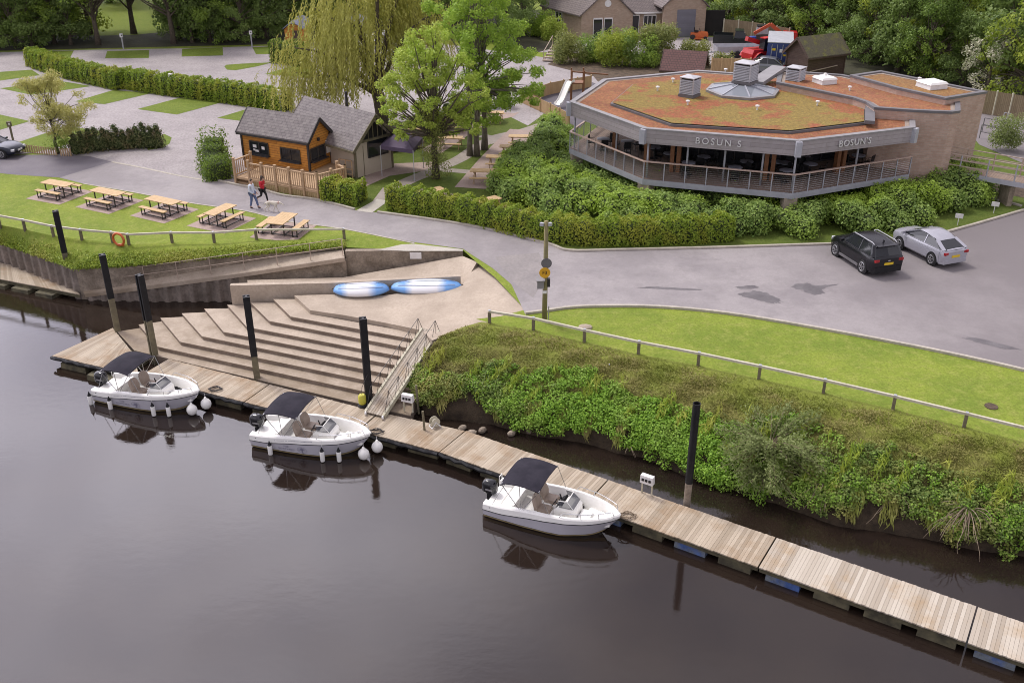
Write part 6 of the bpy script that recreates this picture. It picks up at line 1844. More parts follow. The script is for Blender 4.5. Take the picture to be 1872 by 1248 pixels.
# dark red roofed hut
def hut(name, label, pts, he, hr, wallm, roofm, over=.3, hip=False):
    K = [at(*p) for p in pts]
    r, P_, u_, w_, lu, lw = cabin(name, label, K[0], K[1], K[2], G, he, hr, wallm, roofm, 'brown_boards', over)
    return r, P_, u_, w_, lu, lw
hut('red_roofed_hut', 'small hut with a dark red tiled roof behind the restaurant roof', [(1216, 152), (1275, 156), (1300, 146)], 1.5, 2.6, 'brown_boards', 'red_tile', .5)
r, P_, u_, w_, lu, lw = hut('brown_shed', 'dark brown timber shed with a mossy felt roof', [(1540, 138), (1473, 147), (1428, 137)], 2.2, 3.5, 'brown_boards', 'moss_roof')
# turn: long side faces right, so add the pale batten
b = MB(); nn = w_.cross(V(0, 0, 1)); b.bar(P_(lu * .06, -.06, .75), P_(lu * .8, -.06, 1.0), .07, .07); b.build('batten', MAT['rail_beige'], r)
# ------------------------------------------------------------------ motor boats
BL = 5.3
def boat_hb(t): return float(np.interp(t, [0, .12, .3, .5, .65, .78, .88, .95, .985, 1.0], [1.0, 1.05, 1.1, 1.1, 1.03, .86, .62, .37, .2, .08]))
def boat_zs(t): return float(np.interp(t, [0, .15, .3, .45, .7, 1.0], [.62, .67, .80, .86, .92, 1.03]))
def boat_zr(t): return float(np.interp(t, [0, .15, .35, .55, .8, 1.0], [.40, .43, .60, .70, .80, .90]))
def make_boat():
    r = thing('motor_boat', 'b', 'boat', (0, 0, 0), 0, 'white centre console motor boats')
    ts = [i / 30 for i in range(31)]
    X = lambda t: -BL / 2 + BL * t
    def rake(t, z): return X(t) - max(0, .95 - z) * .75 * max(0, (t - .7) / .3) ** 2
    def strip(name, f0, f1, mat, n=3):
        b = MB()
        for s in (-1, 1):
            rows = []
            for t in ts:
                a, c = f0(t), f1(t)
                rows.append([V(rake(t, a[1] + (c[1] - a[1]) * k / n), s * (a[0] + (c[0] - a[0]) * k / n), a[1] + (c[1] - a[1]) * k / n) for k in range(n + 1)])
            if s > 0: rows = [q[::-1] for q in rows]
            b.grid(rows)
        return b.build(name, mat, r, smooth=True, angle=40)
    low = lambda t: (boat_hb(t) * np.interp(t, [0, .6, 1], [.90, .84, .3]), np.interp(t, [0, .6, .85, 1], [.02, .02, .06, .16]))
    mid = lambda t: (boat_hb(t) * np.interp(t, [0, .6, 1], [.93, .88, .4]), np.interp(t, [0, .6, .85, 1], [.10, .10, .15, .28]))
    rub = lambda t: (boat_hb(t), boat_zr(t))
    shr = lambda t: (boat_hb(t) * .97, boat_zs(t))
    hull = strip('hull', mid, rub, MAT['hull_grey'])
    strip('boot_stripe', low, mid, MAT['yellowed'])
    b = MB()
    rows = []
    for t in ts:
        l = low(t); rows.append([V(rake(t, l[1]), -l[0], l[1]), V(rake(t, -.2), 0, np.interp(t, [0, .8, 1], [-.25, -.2, .1])), V(rake(t, l[1]), l[0], l[1])])
    b.grid(rows)
    c0 = [V(X(0), -low(0)[0], low(0)[1]), V(X(0), 0, -.25), V(X(0), low(0)[0], low(0)[1]), V(X(0), rub(0)[0], rub(0)[1]), V(X(0), -rub(0)[0], rub(0)[1])]
    b.add(c0, [(0, 1, 2, 3, 4)]); b.build('keel', MAT['white'], r)
    strip('topside', rub, shr, MAT['white'])
    b = MB(); b.tube([V(rake(t, boat_zr(t)), -boat_hb(t) - .012, boat_zr(t)) for t in ts] + [V(rake(t, boat_zr(t)), boat_hb(t) + .012, boat_zr(t)) for t in reversed(ts)], .015, 6)
    b.build('rub_rail', MAT['black'], r, smooth=True)
    b = MB(); b.tube([V(rake(t, mid(t)[1]), -mid(t)[0] - .004, mid(t)[1] + .01) for t in ts], .009, 4); b.build('pinstripe', MAT['black'], hull)
    # gunwale and liner
    b = MB()
    fl = lambda t: float(np.interp(t, [0, .12, .13, .70, .71, 1], [.46, .46, .24, .24, .50, .60]))
    iw = lambda t: max(.02, boat_hb(t) - float(np.interp(t, [0, .1, .3, .8, 1], [.34, .3, .22, .19, .3])))
    rows = []
    for t in ts[:29]:
        x = X(t); h = boat_hb(t) * .97; z = boat_zs(t); w_ = iw(t); f = min(fl(t), z - .06)
        prof = [(h, z), (h - .05, z + .05), (w_ + .02, z + .05), (w_, z + .02), (w_ - .05 if w_ > .1 else w_ * .6, f), (0, f)]
        rows.append([V(x, -a, c) for a, c in prof] + [V(x, a, c) for a, c in reversed(prof[:-1])])
    b.grid(rows)
    t = ts[28]
    last = rows[-1]
    tip = [V(X(1) - .01, 0, boat_zs(1)), V(X(1) - .05, 0, boat_zs(1) + .05)]
    b.add([last[0], last[1], last[2], last[-3], last[-2], last[-1]] + [V(X(1), -.07, boat_zs(1)), V(X(1), .07, boat_zs(1)), V(X(1) - .05, -.05, boat_zs(1) + .05), V(X(1) - .05, .05, boat_zs(1) + .05)], [(0, 6, 8, 1), (1, 8, 2), (2, 8, 9, 3), (3, 9, 4), (4, 9, 7, 5), (6, 7, 9, 8)])
    fs = rows[0]
    b.add(fs + [V(X(0), -1.0, .3), V(X(0), 1.0, .3)], [tuple(range(len(fs))) + (len(fs) + 1, len(fs))])
    b.build('deck_moulding', MAT['white'], r, smooth=True, angle=35)
    # stern seat, bow locker
    b = MB(); b.box((-1.72, 0, .44), (.5, 1.36, .40)); b.box((-1.5, 0, .66), (.10, 1.36, .10)); b.build('stern_seat', MAT['white'], r)
    b = MB(); b.prism([(1.75, -.42), (2.3, -.22), (2.3, .22), (1.75, .42)], .5, .66); b.build('bow_locker', MAT['white'], r)
    b = MB(); b.ell((1.95, .32, .60), (.05, .05, .012), 8, 4); b.build('filler_cap', MAT['black'], r)
    # console
    b = MB()
    b.loft([[V(.10, -.46, .2), V(1.02, -.42, .2), V(1.02, .42, .2), V(.10, .46, .2)], [V(.14, -.46, .86), V(.98, -.40, .86), V(.98, .40, .86), V(.14, .46, .86)], [V(.30, -.42, 1.02), V(.88, -.36, 1.0), V(.88, .36, 1.0), V(.30, .42, 1.02)]])
    cons = b.build('console', MAT['white'], r)
    b = MB(); b.box((1.26, 0, .42), (.46, .66, .44), taper=.92); b.build('console_seat', MAT['white'], r)
    b = MB(); b.add([(.17, -.40, .90), (.17, .40, .90), (.36, .36, 1.09), (.36, -.36, 1.09), (.44, .36, 1.0), (.44, -.36, 1.0)], [(0, 3, 2, 1), (3, 5, 4, 2)]); b.build('dashboard', MAT['black'], cons)
    ws = MB(); q = [V(.34, -.46, 1.0), V(.90, -.40, .99), V(.90, .40, .99), V(.34, .46, 1.0)]; tq = [V(.28, -.40, 1.26), V(.62, -.36, 1.27), V(.62, .36, 1.27), V(.28, .40, 1.26)]
    ws.add(q + tq, [(0, 1, 5, 4), (1, 2, 6, 5), (2, 3, 7, 6)]); w_ = ws.build('windscreen', MAT['screen_glass'], cons)
    b = MB(); b.tube(tq, .02, 5); b.tube([q[1], tq[1]], .012, 4); b.tube([q[2], tq[2]], .012, 4); b.build('screen_frame', MAT['white'], w_)
    b = MB(); ring_ = []
    for k in range(13):
        a = 2 * math.pi * k / 12; ring_.append(V(.06 + .08 * math.sin(a), -.2 + .17 * math.cos(a), 1.0 + .15 * math.sin(a)))
    b.tube(ring_, .016, 5); b.tube([V(.06, -.2, 1.0), V(.2, -.2, .95)], .02, 5); b.build('steering_wheel', MAT['black'], cons)
    b = MB(); b.tube([V(.2, .18, .95), V(.12, .18, 1.16)], .025, 5); b.build('throttle', MAT['black'], cons)
    # seats
    for s in (-1, 1):
        st = MB(); y = s * .37
        st.box((-.28, y, .68), (.5, .50, .14), taper=.9); so = st.build('seat', MAT['seat'], r)
        b = MB()
        rings = []
        for z, wd, th, dx in ((.66, .44, .13, 0), (.9, .52, .15, -.03), (1.1, .50, .13, -.09), (1.22, .40, .09, -.13), (1.27, .22, .05, -.15)):
            rings.append([V(-.56 + dx - th / 2, y - wd / 2, z), V(-.56 + dx + th / 2, y - wd / 2 - .0, z + .02), V(-.56 + dx + th * .35, y, z + .02), V(-.56 + dx + th / 2, y + wd / 2, z + .02), V(-.56 + dx - th / 2, y + wd / 2, z), V(-.56 + dx - th * .8, y, z)])
        b.loft(rings); b.build('backrest', MAT['seat'], so, smooth=True, angle=50)
        b = MB(); b.lathe([(.14, .22), (.06, .26), (.05, .6)], (-.3, y, 0), 10); b.build('pedestal', MAT['white'], so)
    # bimini
    b = MB(); rows = []
    for i in range(9):
        u_ = i / 8; x = -1.9 + 1.62 * u_
        zc = 1.88 + .10 * math.sin(u_ * math.pi) - (.10 if i == 0 else 0)
        rows.append([V(x, -.98 + 1.96 * j / 8, zc + .09 * math.sin(j / 8 * math.pi) - (.05 if j in (0, 8) else 0)) for j in range(9)])
    b.grid(rows); b.grid([[p - V(0, 0, .03) for p in q] for q in reversed(rows)])
    b.build('bimini_canopy', MAT['canvas'], r, smooth=True, angle=60)
    b = MB()
    for s in (-1, 1):
        y = s * .97; base = V(-1.05, s * .95, .74)
        for tp in (V(-1.85, y, 1.8), V(-1.1, y, 1.92), V(-.3, y, 1.86)): b.tube([base, tp], .014, 5)
        b.tube([V(-2.3, s * .9, .62), V(-1.7, y, 1.82)], .012, 5); b.tube([V(.15, s * .93, .8), V(-.3, y, 1.86)], .012, 5)
    for x, z in ((-1.85, 1.82), (-1.1, 1.95), (-.3, 1.88)): b.tube([V(x, -.97, z - .03), V(x, 0, z + .05), V(x, .97, z - .03)], .012, 5)
    b.build('bimini_frame', MAT['steel'], r)
    # outboard
    ob = MB(); ob.loft([[V(-2.78 + a * .30 * k, c * .19 * k, z) for a, c in ((-1, -.6), (-.6, -1), (.7, -1), (1, -.5), (1, .5), (.7, 1), (-.6, 1), (-1, .6))] for z, k in ((.52, .75), (.60, 1), (.92, 1.02), (1.06, .86), (1.11, .5))])
    og = ob.build('outboard_motor', MAT['black_gloss'], r, smooth=True, angle=50)
    b = MB(); b.box((-2.78, 0, .2), (.22, .16, .7)); b.box((-2.82, 0, -.3), (.3, .06, .5)); b.build('leg', MAT['black'], og)
    b = MB(); b.box((-2.76, -.196, .74), (.3, .01, .07)); b.build('cowl_stripe', MAT['roof_edge'], og)
    # bow rails, ladder, cleats
    for s in (-1, 1):
        b = MB(); pts = []
        for t in (.60, .63, .7, .78, .86, .92, .955):
            z = boat_zs(t) + .05 + (.0 if t == .60 else .2); pts.append(V(X(t), s * (boat_hb(t) * .97 - .07), z))
        pts.append(V(X(.965), s * (boat_hb(.965) * .97 - .06), boat_zs(.96) + .05))
        b.tube(pts, .016, 6)
        for t in (.75, .87): b.tube([V(X(t), s * (boat_hb(t) * .97 - .07), boat_zs(t) + .04), V(X(t), s * (boat_hb(t) * .97 - .07), boat_zs(t) + .24)], .013, 5)
        b.build('bow_rail', MAT['steel'], r)
    b = MB()
    b.tube([V(-2.62, .55, .6), V(-2.62, .55, .95), V(-2.62, .8, .95), V(-2.62, .8, .6)], .02, 5); b.build('ladder', MAT['white'], r)
    b = MB(); b.box((2.36, 0, .965), (.14, .06, .05)); b.build('cleat', MAT['steel'], r)
    b = MB(); b.box((-2.2, -1.0, .56), (.34, .012, .035)); b.build('name_plate', MAT['black'], r)
    return r
boat0 = make_boat()
MAT['decal'] = M('grey lilac decal', (0.29, 0.28, 0.36), (0.27, 0.26, 0.34), 3, .4)
def place_boat(o, S, Pb, label):
    d = Pb - S; d.z = 0
    sc = d.length / math.hypot(BL, 1.0)
    h = heading(S, Pb) - math.atan2(1.0, BL)
    dr_ = V(math.cos(h), math.sin(h), 0)
    o.location = V(Pb.x, Pb.y, 0) - dr_ * (BL / 2 * sc) + V(0, 0, .02)
    o.rotation_euler = (0, 0, h); o.scale = (sc, sc, sc); o['label'] = label
    return o
boat3 = place_boat(copy_tree(boat0), at(882, 928, .45), at(1134, 947, .85), 'white motor boat without fenders moored nearest the camera, navy canopy up')
boat2 = place_boat(copy_tree(boat0), at(456, 802, .45), at(678, 797, .85), 'white motor boat with a tree emblem and fenders moored below the gangway')
boat1 = place_boat(boat0, at(166, 720, .45), at(364.5, 719, .85), 'white motor boat with fenders moored at the left end of the jetty')
def boat_pt(bt, x, y, z):
    return mat_of(bt) @ V(x, y, z)
def side_x(t): return -BL / 2 + BL * t
def decals(bt):
    # lettering and tree emblem on the near side of the hull
    def hp(t, z):
        return V(side_x(t), -boat_hb(t) * (.90 + .10 * (z - .13) / max(.1, boat_zr(t) - .13)) - .012, z)
    a, c = hp(.30, .32), hp(.46, .34)
    right = (c - a).normalized(); up = V(0, .0, 1); up = (hp(.36, .46) - hp(.36, .2)).normalized()
    right = (right - up * right.dot(up)).normalized()
    for s, t, z, sz in (('THE', .335, .385, .13), ('BOATYARD', .335, .235, .13)):
        me = text_mesh(s, sz, .002, 1.15); n = right.cross(up).normalized()
        mt = Matrix((right, up, n)).transposed().to_4x4(); mt.translation = hp(t, z) + n * .012
        me.transform(mt); me.materials.clear(); me.materials.append(MAT['decal'])
        o = bpy.data.objects.new('hull_lettering', me); col.objects.link(o); o.parent = bt
    c = hp(.475, .345); n = right.cross(up).normalized()
    b = MB()
    E = lambda x, y: c + n * .016 + right * x + up * y
    b.tube([E(.19 * math.cos(a) * 1.15, .16 * math.sin(a) + .02) for a in [2 * math.pi * k / 24 for k in range(25)]], .007, 4)
    b.tube([E(0, -.17), E(0, -.04)], .016, 5); b.tube([E(-.07, -.17), E(0, -.1), E(.07, -.17)], .008, 4)
    rgd = random.Random(4)
    for k in range(18):
        a = math.pi * (-.15 + 1.3 * k / 17); rr = rgd.uniform(.09, .15)
        b.tube([E(0, -.06), E(rr * .5 * math.cos(a + .2), rr * .5 * math.sin(a) + .02), E(rr * 1.2 * math.cos(a), rr * math.sin(a) + .02)], .006, 4)
    b.build('tree_emblem', MAT['decal'], bt, world=False)
    b = MB()
    for k in range(34):
        if k in (1, 9, 12): continue
        t = .24 + .33 * k / 33; z = boat_zr(t) + .13
        b.box((side_x(t), -boat_hb(t) * .985 - .004, z), (.03, .004, .022 if k % 3 else .03))
    b.build('small_lettering', MAT['decal'], bt, world=False)
for bt in (boat1, boat2): decals(bt)
def make_fender():
    r = thing('fender', 'f', 'fender')
    b = MB(); b.lathe([(.03, -.29), (.085, -.27), (.095, -.23), (.095, .17), (.085, .2), (.05, .21)], n=14); b.build('body', MAT['white'], r, smooth=True, angle=50)
    b = MB(); b.lathe([(.088, .2), (.07, .25), (.025, .36), (.02, .40)], n=12); b.build('top_cone', MAT['black'], r, smooth=True, angle=50)
    b = MB(); b.lathe([(.04, -.34), (.086, -.28), (.086, -.27)], n=12); b.build('bottom_cone', MAT['black'], r, smooth=True)
    b = MB(); b.tube([(0, 0, .4), (0, .06, .66)], .008, 4); b.build('rope', MAT['white_paint'], r)
    return r
def make_ball():
    r = thing('ball_fender', 'f', 'fender')
    b = MB(); b.lathe([(.01, -.24), (.12, -.21), (.2, -.13), (.235, 0), (.21, .12), (.13, .22), (.06, .28), (.04, .34)], n=18); b.build('body', MAT['white'], r, smooth=True)
    b = MB(); b.tube([(0, 0, .34), (0, .02, .5)], .01, 4); b.build('rope', MAT['white_paint'], r)
    return r
F0_, B0_ = make_fender(), make_ball()
fu = [0, 0]
def put_f(bt, t, z, label, ball=False, extra=0.0, dx=0.0, side=-1):
    k = 1 if ball else 0
    src = B0_ if ball else F0_
    o = src if not fu[k] else copy_tree(src); fu[k] = 1
    p = boat_pt(bt, side_x(t) + dx, side * (boat_hb(min(t, 1)) + (.24 if ball else .115) + extra), z)
    o.location = p; o['label'] = label; o['group'] = 'fenders hung from the boats'; o.rotation_euler = (0, 0, bt.rotation_euler[2])
for bt, nm, tl in ((boat1, 'left boat', ((.0, 'the stern corner'), (.22, 'the rear quarter'), (.66, 'the middle'), (.79, 'the forward side'))), (boat2, 'tree emblem boat', ((.20, 'the rear quarter'), (.66, 'the middle'), (.79, 'the forward side')))):
    for t, lb in tl: put_f(bt, t, .30 if t > .3 else .22, 'white cylinder fender with black ends at %s of the %s' % (lb, nm))
    put_f(bt, .97, .26, 'white ball fender on the near bow side of the ' + nm, True)
    put_f(bt, 1.0, .34, 'white ball fender at the bow tip of the ' + nm, True, extra=-.36, dx=.24)

# ------------------------------------------------------------------ gangway
g_bl, g_br, g_tl, g_tr = at(668, 752, .62), at(701, 760, .62), at(772, 600, 2.25), at(803, 604, 2.25)
gw = thing('gangway', 'narrow boarded gangway with thin triangular rails from the slipway down to the jetty', 'gangway', V(g_bl.x, g_bl.y, .5))
b = MB(); Lg = (g_tl - g_bl).length
for lat in range(7):
    a0, a1 = (lat + .06) / 7, (lat + .94) / 7
    q = [g_bl.lerp(g_br, a0), g_bl.lerp(g_br, a1), g_tl.lerp(g_tr, a1), g_tl.lerp(g_tr, a0)]
    b.add(q + [p - V(0, 0, .04) for p in q], [(0, 1, 2, 3), (7, 6, 5, 4), (0, 4, 5, 1), (1, 5, 6, 2), (2, 6, 7, 3), (3, 7, 4, 0)])
b.build('boards', MAT['deck_wood_grey'], gw)
for a, c in ((g_bl, g_tl), (g_br, g_tr)):
    b = MB(); b.bar(a - V(0, 0, .05), c - V(0, 0, .05), .10, .2); b.build('side_beam', MAT['rail_wood'], gw)
    b = MB(); n = 6; hh = .78
    tops = [a.lerp(c, (k + .6) / n) + V(0, 0, hh) for k in range(n)]
    b.tube([a.lerp(c, .02)] + tops + [c], .014, 5)
    for k in range(n):
        b.tube([a.lerp(c, k / n + .02), tops[k], a.lerp(c, (k + 1) / n)], .012, 4); b.tube([a.lerp(c, (k + .6) / n), tops[k]], .009, 4)
    b.build('truss_rail', MAT['black_metal'], gw)
for p, d in ((g_bl, -1), (g_br, 1)):
    b = MB(); b.lathe([(.07, -.04), (.09, -.03), (.09, .03), (.07, .04)], p + V(-.02 * d, -.1, -.02), 12, axis='X'); b.build('wheel', MAT['white_paint'], gw)
# service pillars
def pillar(name, label, p, rz):
    r = thing(name, label, 'power pedestal', p, rz, 'white service boxes by the jetty')
    for s in (-1, 1):
        b = MB(); b.box((s * .2, 0, .3), (.05, .05, .62)); b.build('post', MAT['rail_wood'], r, world=False)
    b = MB(); b.box((0, -.03, .70), (.52, .2, .34), taper=.95); bo = b.build('box', MAT['white_paint'], r, world=False)
    for k in (-.14, .0, .14):
        b = MB(); b.box((k, -.14, .70), (.085, .04, .10)); o = b.build('socket', MAT['black'], bo, world=False)
    return r
pillar('service_box', 'white service box with three dark sockets standing on two posts by the tube pile', at(1182, 903, .5), R(-32))
pillar('service_box', 'white service box with dark sockets by the muddy foot of the gangway', at(747, 752, .55), R(-20))
# yellow buoy and reel, hose reel, coils of rope
yb = thing('life_buoy_case', 'yellow and black rope throw case at the foot of the pile by the gangway', 'rope case', at(663, 742, .5))
b = MB(); b.lathe([(.14, .12), (.17, .2), (.17, .5), (.12, .58)], n=12); b.build('case', M('yellow plastic', (.55, .52, .06), (.45, .42, .05), 3, .5), yb, world=False, smooth=True, angle=50)
b = MB(); b.lathe([(.2, 0), (.22, .06), (.14, .14)], n=12); b.build('base', MAT['black'], yb, world=False)
b = MB(); b.tube([(0, 0, .55), (.02, .05, .9), (.3, .1, 1.5)], .012, 4); b.build('rope', MAT['black_metal'], yb, world=False)
hr_ = thing('hose_reel', 'small cream hose reel on the edge of the jetty', 'hose reel', at(795, 779, .5), R(30))
b = MB(); b.lathe([(.2, -.12), (.2, -.10), (.1, -.10), (.1, .10), (.2, .10), (.2, .12)], (0, 0, .24), 14, axis='Y'); b.build('drum', MAT['rail_wood'], hr_, world=False)
b = MB(); b.bar((-.2, -.14, 0), (0, -.14, .26), .03, .03); b.bar((.2, -.14, 0), (0, -.14, .26), .03, .03); b.bar((-.2, .14, 0), (0, .14, .26), .03, .03); b.bar((.2, .14, 0), (0, .14, .26), .03, .03); b.bar((-.2, -.14, .02), (-.2, .14, .02), .03, .03); b.bar((0, -.14, .26), (0, .14, .26), .03, .03); b.bar((.2, -.14, .02), (.2, .14, .02), .03, .03)
b.build('stand', MAT['white_paint'], hr_, world=False)
for px_, py_, lb in ((394, 712, 'dark coiled rope lying on the jetty off the left boat bow'), (688, 790, 'dark coiled rope on the jetty edge at the second boat bow'), (1147, 943, 'brown coiled rope on the jetty at the nearest boat bow'), (250, 666, 'loose loop of dark rope on the jetty behind the left canopy')):
    p = at(px_, py_, .52); b = MB(); pts = []
    for k in range(40):
        a = k * .55; rr = .12 + .08 * math.sin(k * .9) ** 2 + .02 * (k % 3); pts.append((rr * 1.5 * math.cos(a), rr * math.sin(a), .015 + .0016 * k))
    b.tube(pts, .016, 5); o = b.build('rope_coil', MAT['black_metal'] if px_ != 1147 else MAT['twig']); o.location = p
    tag(o, lb, 'rope')
# old timber stakes by the gangway
for px_, py_, h, lb in ((777, 790, 1.0, 'leaning grey timber stake at the jetty edge by the gangway'), (765, 745, 1.1, 'pale upright pole against the muddy end of the steps'), (1115, 700, .9, 'thin grey post sticking out of the bank weeds')):
    p = at(px_, py_, .4 if py_ > 710 else 1.7); b = MB(); b.tube([p - V(0, 0, .3), p + V(-.06, .05, h)], .05 if h > .9 else .03, 6); tag(b.build('stake', MAT['post_wood'] if h != .9 else MAT['galv']), lb, 'stake')

# ------------------------------------------------------------------ kayaks
def kayak_mat(name, a, b2):
    m, nt, b = new_mat(name)
    tc = nt.nodes.new('ShaderNodeTexCoord'); sp = nt.nodes.new('ShaderNodeSeparateXYZ'); nt.links.new(tc.outputs['Object'], sp.inputs[0])
    f = noise(nt, 2.5, 4, .6, space='obj')
    ad = nt.nodes.new('ShaderNodeMath'); ad.operation = 'MULTIPLY_ADD'; ad.inputs[1].default_value = .35; nt.links.new(f, ad.inputs[0]); nt.links.new(sp.outputs['X'], ad.inputs[2])
    w1 = rng_map(nt, ad.outputs[0], a - .25 + .17, a + .2 + .17); w2 = rng_map(nt, ad.outputs[0], b2 - .2 + .17, b2 + .25 + .17, 1, 0)
    mu = nt.nodes.new('ShaderNodeMath'); mu.operation = 'MULTIPLY'; nt.links.new(w1, mu.inputs[0]); nt.links.new(w2, mu.inputs[1])
    c = mixc(nt, mu.outputs[0], (0.17, 0.37, 0.72), (0.78, 0.78, 0.80))
    nt.links.new(c, b.inputs['Base Color']); b.inputs['Roughness'].default_value = .4
    return m
MAT['float_line'] = M('scuffed blue grey plastic', (.22, .30, .46), (.40, .44, .50), 5, .6, space='obj')
def kayak(label, pa, pb, mat, W):
    c = (pa + pb) / 2; L = (pb - pa).length
    r = thing('kayak', label, 'kayak', c, heading(pa, pb), 'blue and white kayaks on the slipway')
    b = MB(); rings = []
    for i in range(21):
        t = -1 + 2 * i / 20; k = max(.02, (1 - abs(t) ** 2.4)) ** .75; x = t * L / 2
        w = W / 2 * k; h = .52 * k ** .5 ; z0 = .04 + .10 * abs(t) ** 3
        rings.append([V(x, w * .75, z0), V(x, w, z0 + h * .25), V(x, w * .93, z0 + h * .5), V(x, w * .62, z0 + h * .85), V(x, w * .33, z0 + h * .80), V(x, 0, z0 + h * (1.0 if abs(t) < .55 else 1.15)), V(x, -w * .33, z0 + h * .80), V(x, -w * .62, z0 + h * .85), V(x, -w * .93, z0 + h * .5), V(x, -w, z0 + h * .25), V(x, -w * .75, z0)])
    b.loft(rings); b.build('hull', mat, r, smooth=True, world=False)
    b = MB()
    for q in (3, 4, 5, 6, 7): b.tube([g_[q] + V(0, 0, .004) for g_ in rings[2:-2]], .012, 4)
    b.build('keel_lines', MAT['float_line'], r, world=False)
    b = MB(); b.tube([g_[0] + V(0, 0, .02) for g_ in rings] + [g_[-1] + V(0, 0, .02) for g_ in reversed(rings)], .02, 4); b.build('rim_seam', MAT['float_line'], r, world=False)
    for s in (-1, 1):
        b = MB(); b.tube([(s * (L / 2 - .06), 0, .28), (s * (L / 2 + .06), 0, .32), (s * (L / 2 + .02), .06, .3)], .014, 5); b.build('toggle', MAT['black'], r, world=False)
    return r
kayak('shorter blue and white kayak lying upside down at the left on the slipway', at(610, 538, 2.1), at(712, 535, 2.1), kayak_mat('kayak plastic', -.75, .55), 1.4)
kayak('longer blue and white kayak lying upside down at the right on the slipway', at(715, 534, 2.1), at(845, 530, 2.15), kayak_mat('kayak plastic long', -.85, .75), 1.35)

# ------------------------------------------------------------------ knee rails, hand rails, lifebuoy
def knee_rail(name, label, pts, posts, h=.55, rail=.10):
    P = [at(*p) for p in pts]
    r = thing(name, label, 'fence', at(*posts[0]))
    for x, y in posts:
        p = at(x, y); b = MB(); b.box(p + V(0, 0, h / 2 - .1), (.12, .12, h + .18), R(-20)); po = b.build('post', MAT['post_wood'], r)
        b = MB(); b.box(p + V(0, 0, h + .09), (.11, .14, .014), R(-20)); b.build('metal_strap', MAT['galv'], po)
    b = MB()
    for a, c in zip(P, P[1:]): b.bar(a + V(0, 0, h + .03), c + V(0, 0, h + .03), rail, rail)
    b.build('rail', MAT['rail_wood'], r)
    return r
knee_rail('knee_rail_fence', 'low pale timber rail on short posts along the top of the right bank', FENCE_R[1:-1], FENCE_R[1:-2])
knee_rail('knee_rail_fence', 'low pale timber rail on short posts round the left lawn', [(-260, 383), (-60, 400), (46, 420), (98, 431), (150, 438), (206, 443), (238, 447), (315, 443.5), (392, 443.5), (469, 438), (629.6, 437)], [(-60, 400), (0, 412), (46, 420), (98, 431), (150, 438), (206, 443), (236, 447), (315, 443.5), (392, 443.5), (469, 438), (629.6, 437)])
rr_ = thing('ramp_handrail', 'thin pale pipe handrail along the front edge of the ramp', 'handrail', ramp_near[0])
Q = resample([p.lerp(q, .25) for p, q in zip(resample(ramp_near, 30), resample(ramp_far, 30))], 9)
Q = [Q[0].lerp(Q[1], .12)] + Q[1:-1] + [Q[-1].lerp(Q[-2], .04)]
for q in Q:
    b = MB(); b.tube([q, q + V(0, 0, .98)], .022, 6); b.build('post', MAT['rail_beige'], rr_)
b = MB()
for h in (.98, .52): b.tube([q + V(0, 0, h) for q in Q], .02, 6)
b.tube([Q[0] + V(0, 0, .98), Q[0] + V(-.15, .05, .96)], .02, 6); b.build('rails', MAT['rail_beige'], rr_)
lb_ = thing('lifebuoy', 'orange lifebuoy hanging from the corner of the left lawn rail', 'lifebuoy', at(220, 446.5))
MAT['orange'] = M('orange plastic', (0.62, 0.15, 0.035), (0.5, 0.11, 0.03), 3, .5)
b = MB(); d = R(-18)
pts = [V(.34 * math.cos(a) * math.cos(d), .34 * math.cos(a) * math.sin(d) - .12, .33 + .34 * math.sin(a)) for a in [2 * math.pi * k / 20 for k in range(21)]]
b.tube(pts, .07, 8, caps=False); b.build('ring', MAT['orange'], lb_, world=False, smooth=True)
b = MB(); b.box((.1, -.14, .02), (.3, .1, .12)); b.build('rope_bag', MAT['orange'], lb_, world=False)

# ------------------------------------------------------------------ picnic tables
def steel_table():
    r = thing('picnic_table', 't', 'picnic table', (0, 0, 0), 0, 'steel framed picnic tables on the left lawn')
    b = MB()
    for k in range(5): b.box((0, -.38 + .19 * k, .755), (2.3, .182, .045))
    b.build('tabletop', MAT['timber_new'], r)
    for s in (-1, 1):
        b = MB()
        for k in range(2): b.box((0, s * 1.0 + (-.09 + .18 * k), .455), (2.1, .172, .045))
        be = b.build('bench', MAT['timber_new'], r)
        b = MB()
        for x in (-.85, .85):
            for dy in (-.13, .13): b.bar((x, s * 1.0 + dy, 0), (x, s * 1.0 + dy, .43), .05, .05)
            b.bar((x, s * 1.0 - .13, .41), (x, s * 1.0 + .13, .41), .05, .05)
        b.bar((-.85, s * 1.0, .06), (.85, s * 1.0, .06), .05, .05)
        for x in (-.85, .85): b.bar((x, s * 1.0 - .13, .06), (x, s * 1.0 + .13, .06), .05, .05)
        b.build('bench_frame', MAT['black_metal'], be)
    b = MB()
    for x in (-.8, .8):
        for y in (-.36, .36): b.bar((x, y, 0), (x, y, .73), .06, .06)
        b.bar((x, -.36, .71), (x, .36, .71), .05, .05); b.bar((x, -1.0, .06), (x, 1.0, .06), .05, .05)
    b.bar((-.8, .36, .06), (.8, .36, .06), .05, .05); b.bar((-.8, -.36, .06), (.8, -.36, .06), .05, .05)
    b.build('frame', MAT['black_metal'], r)
    return r
ST = steel_table()
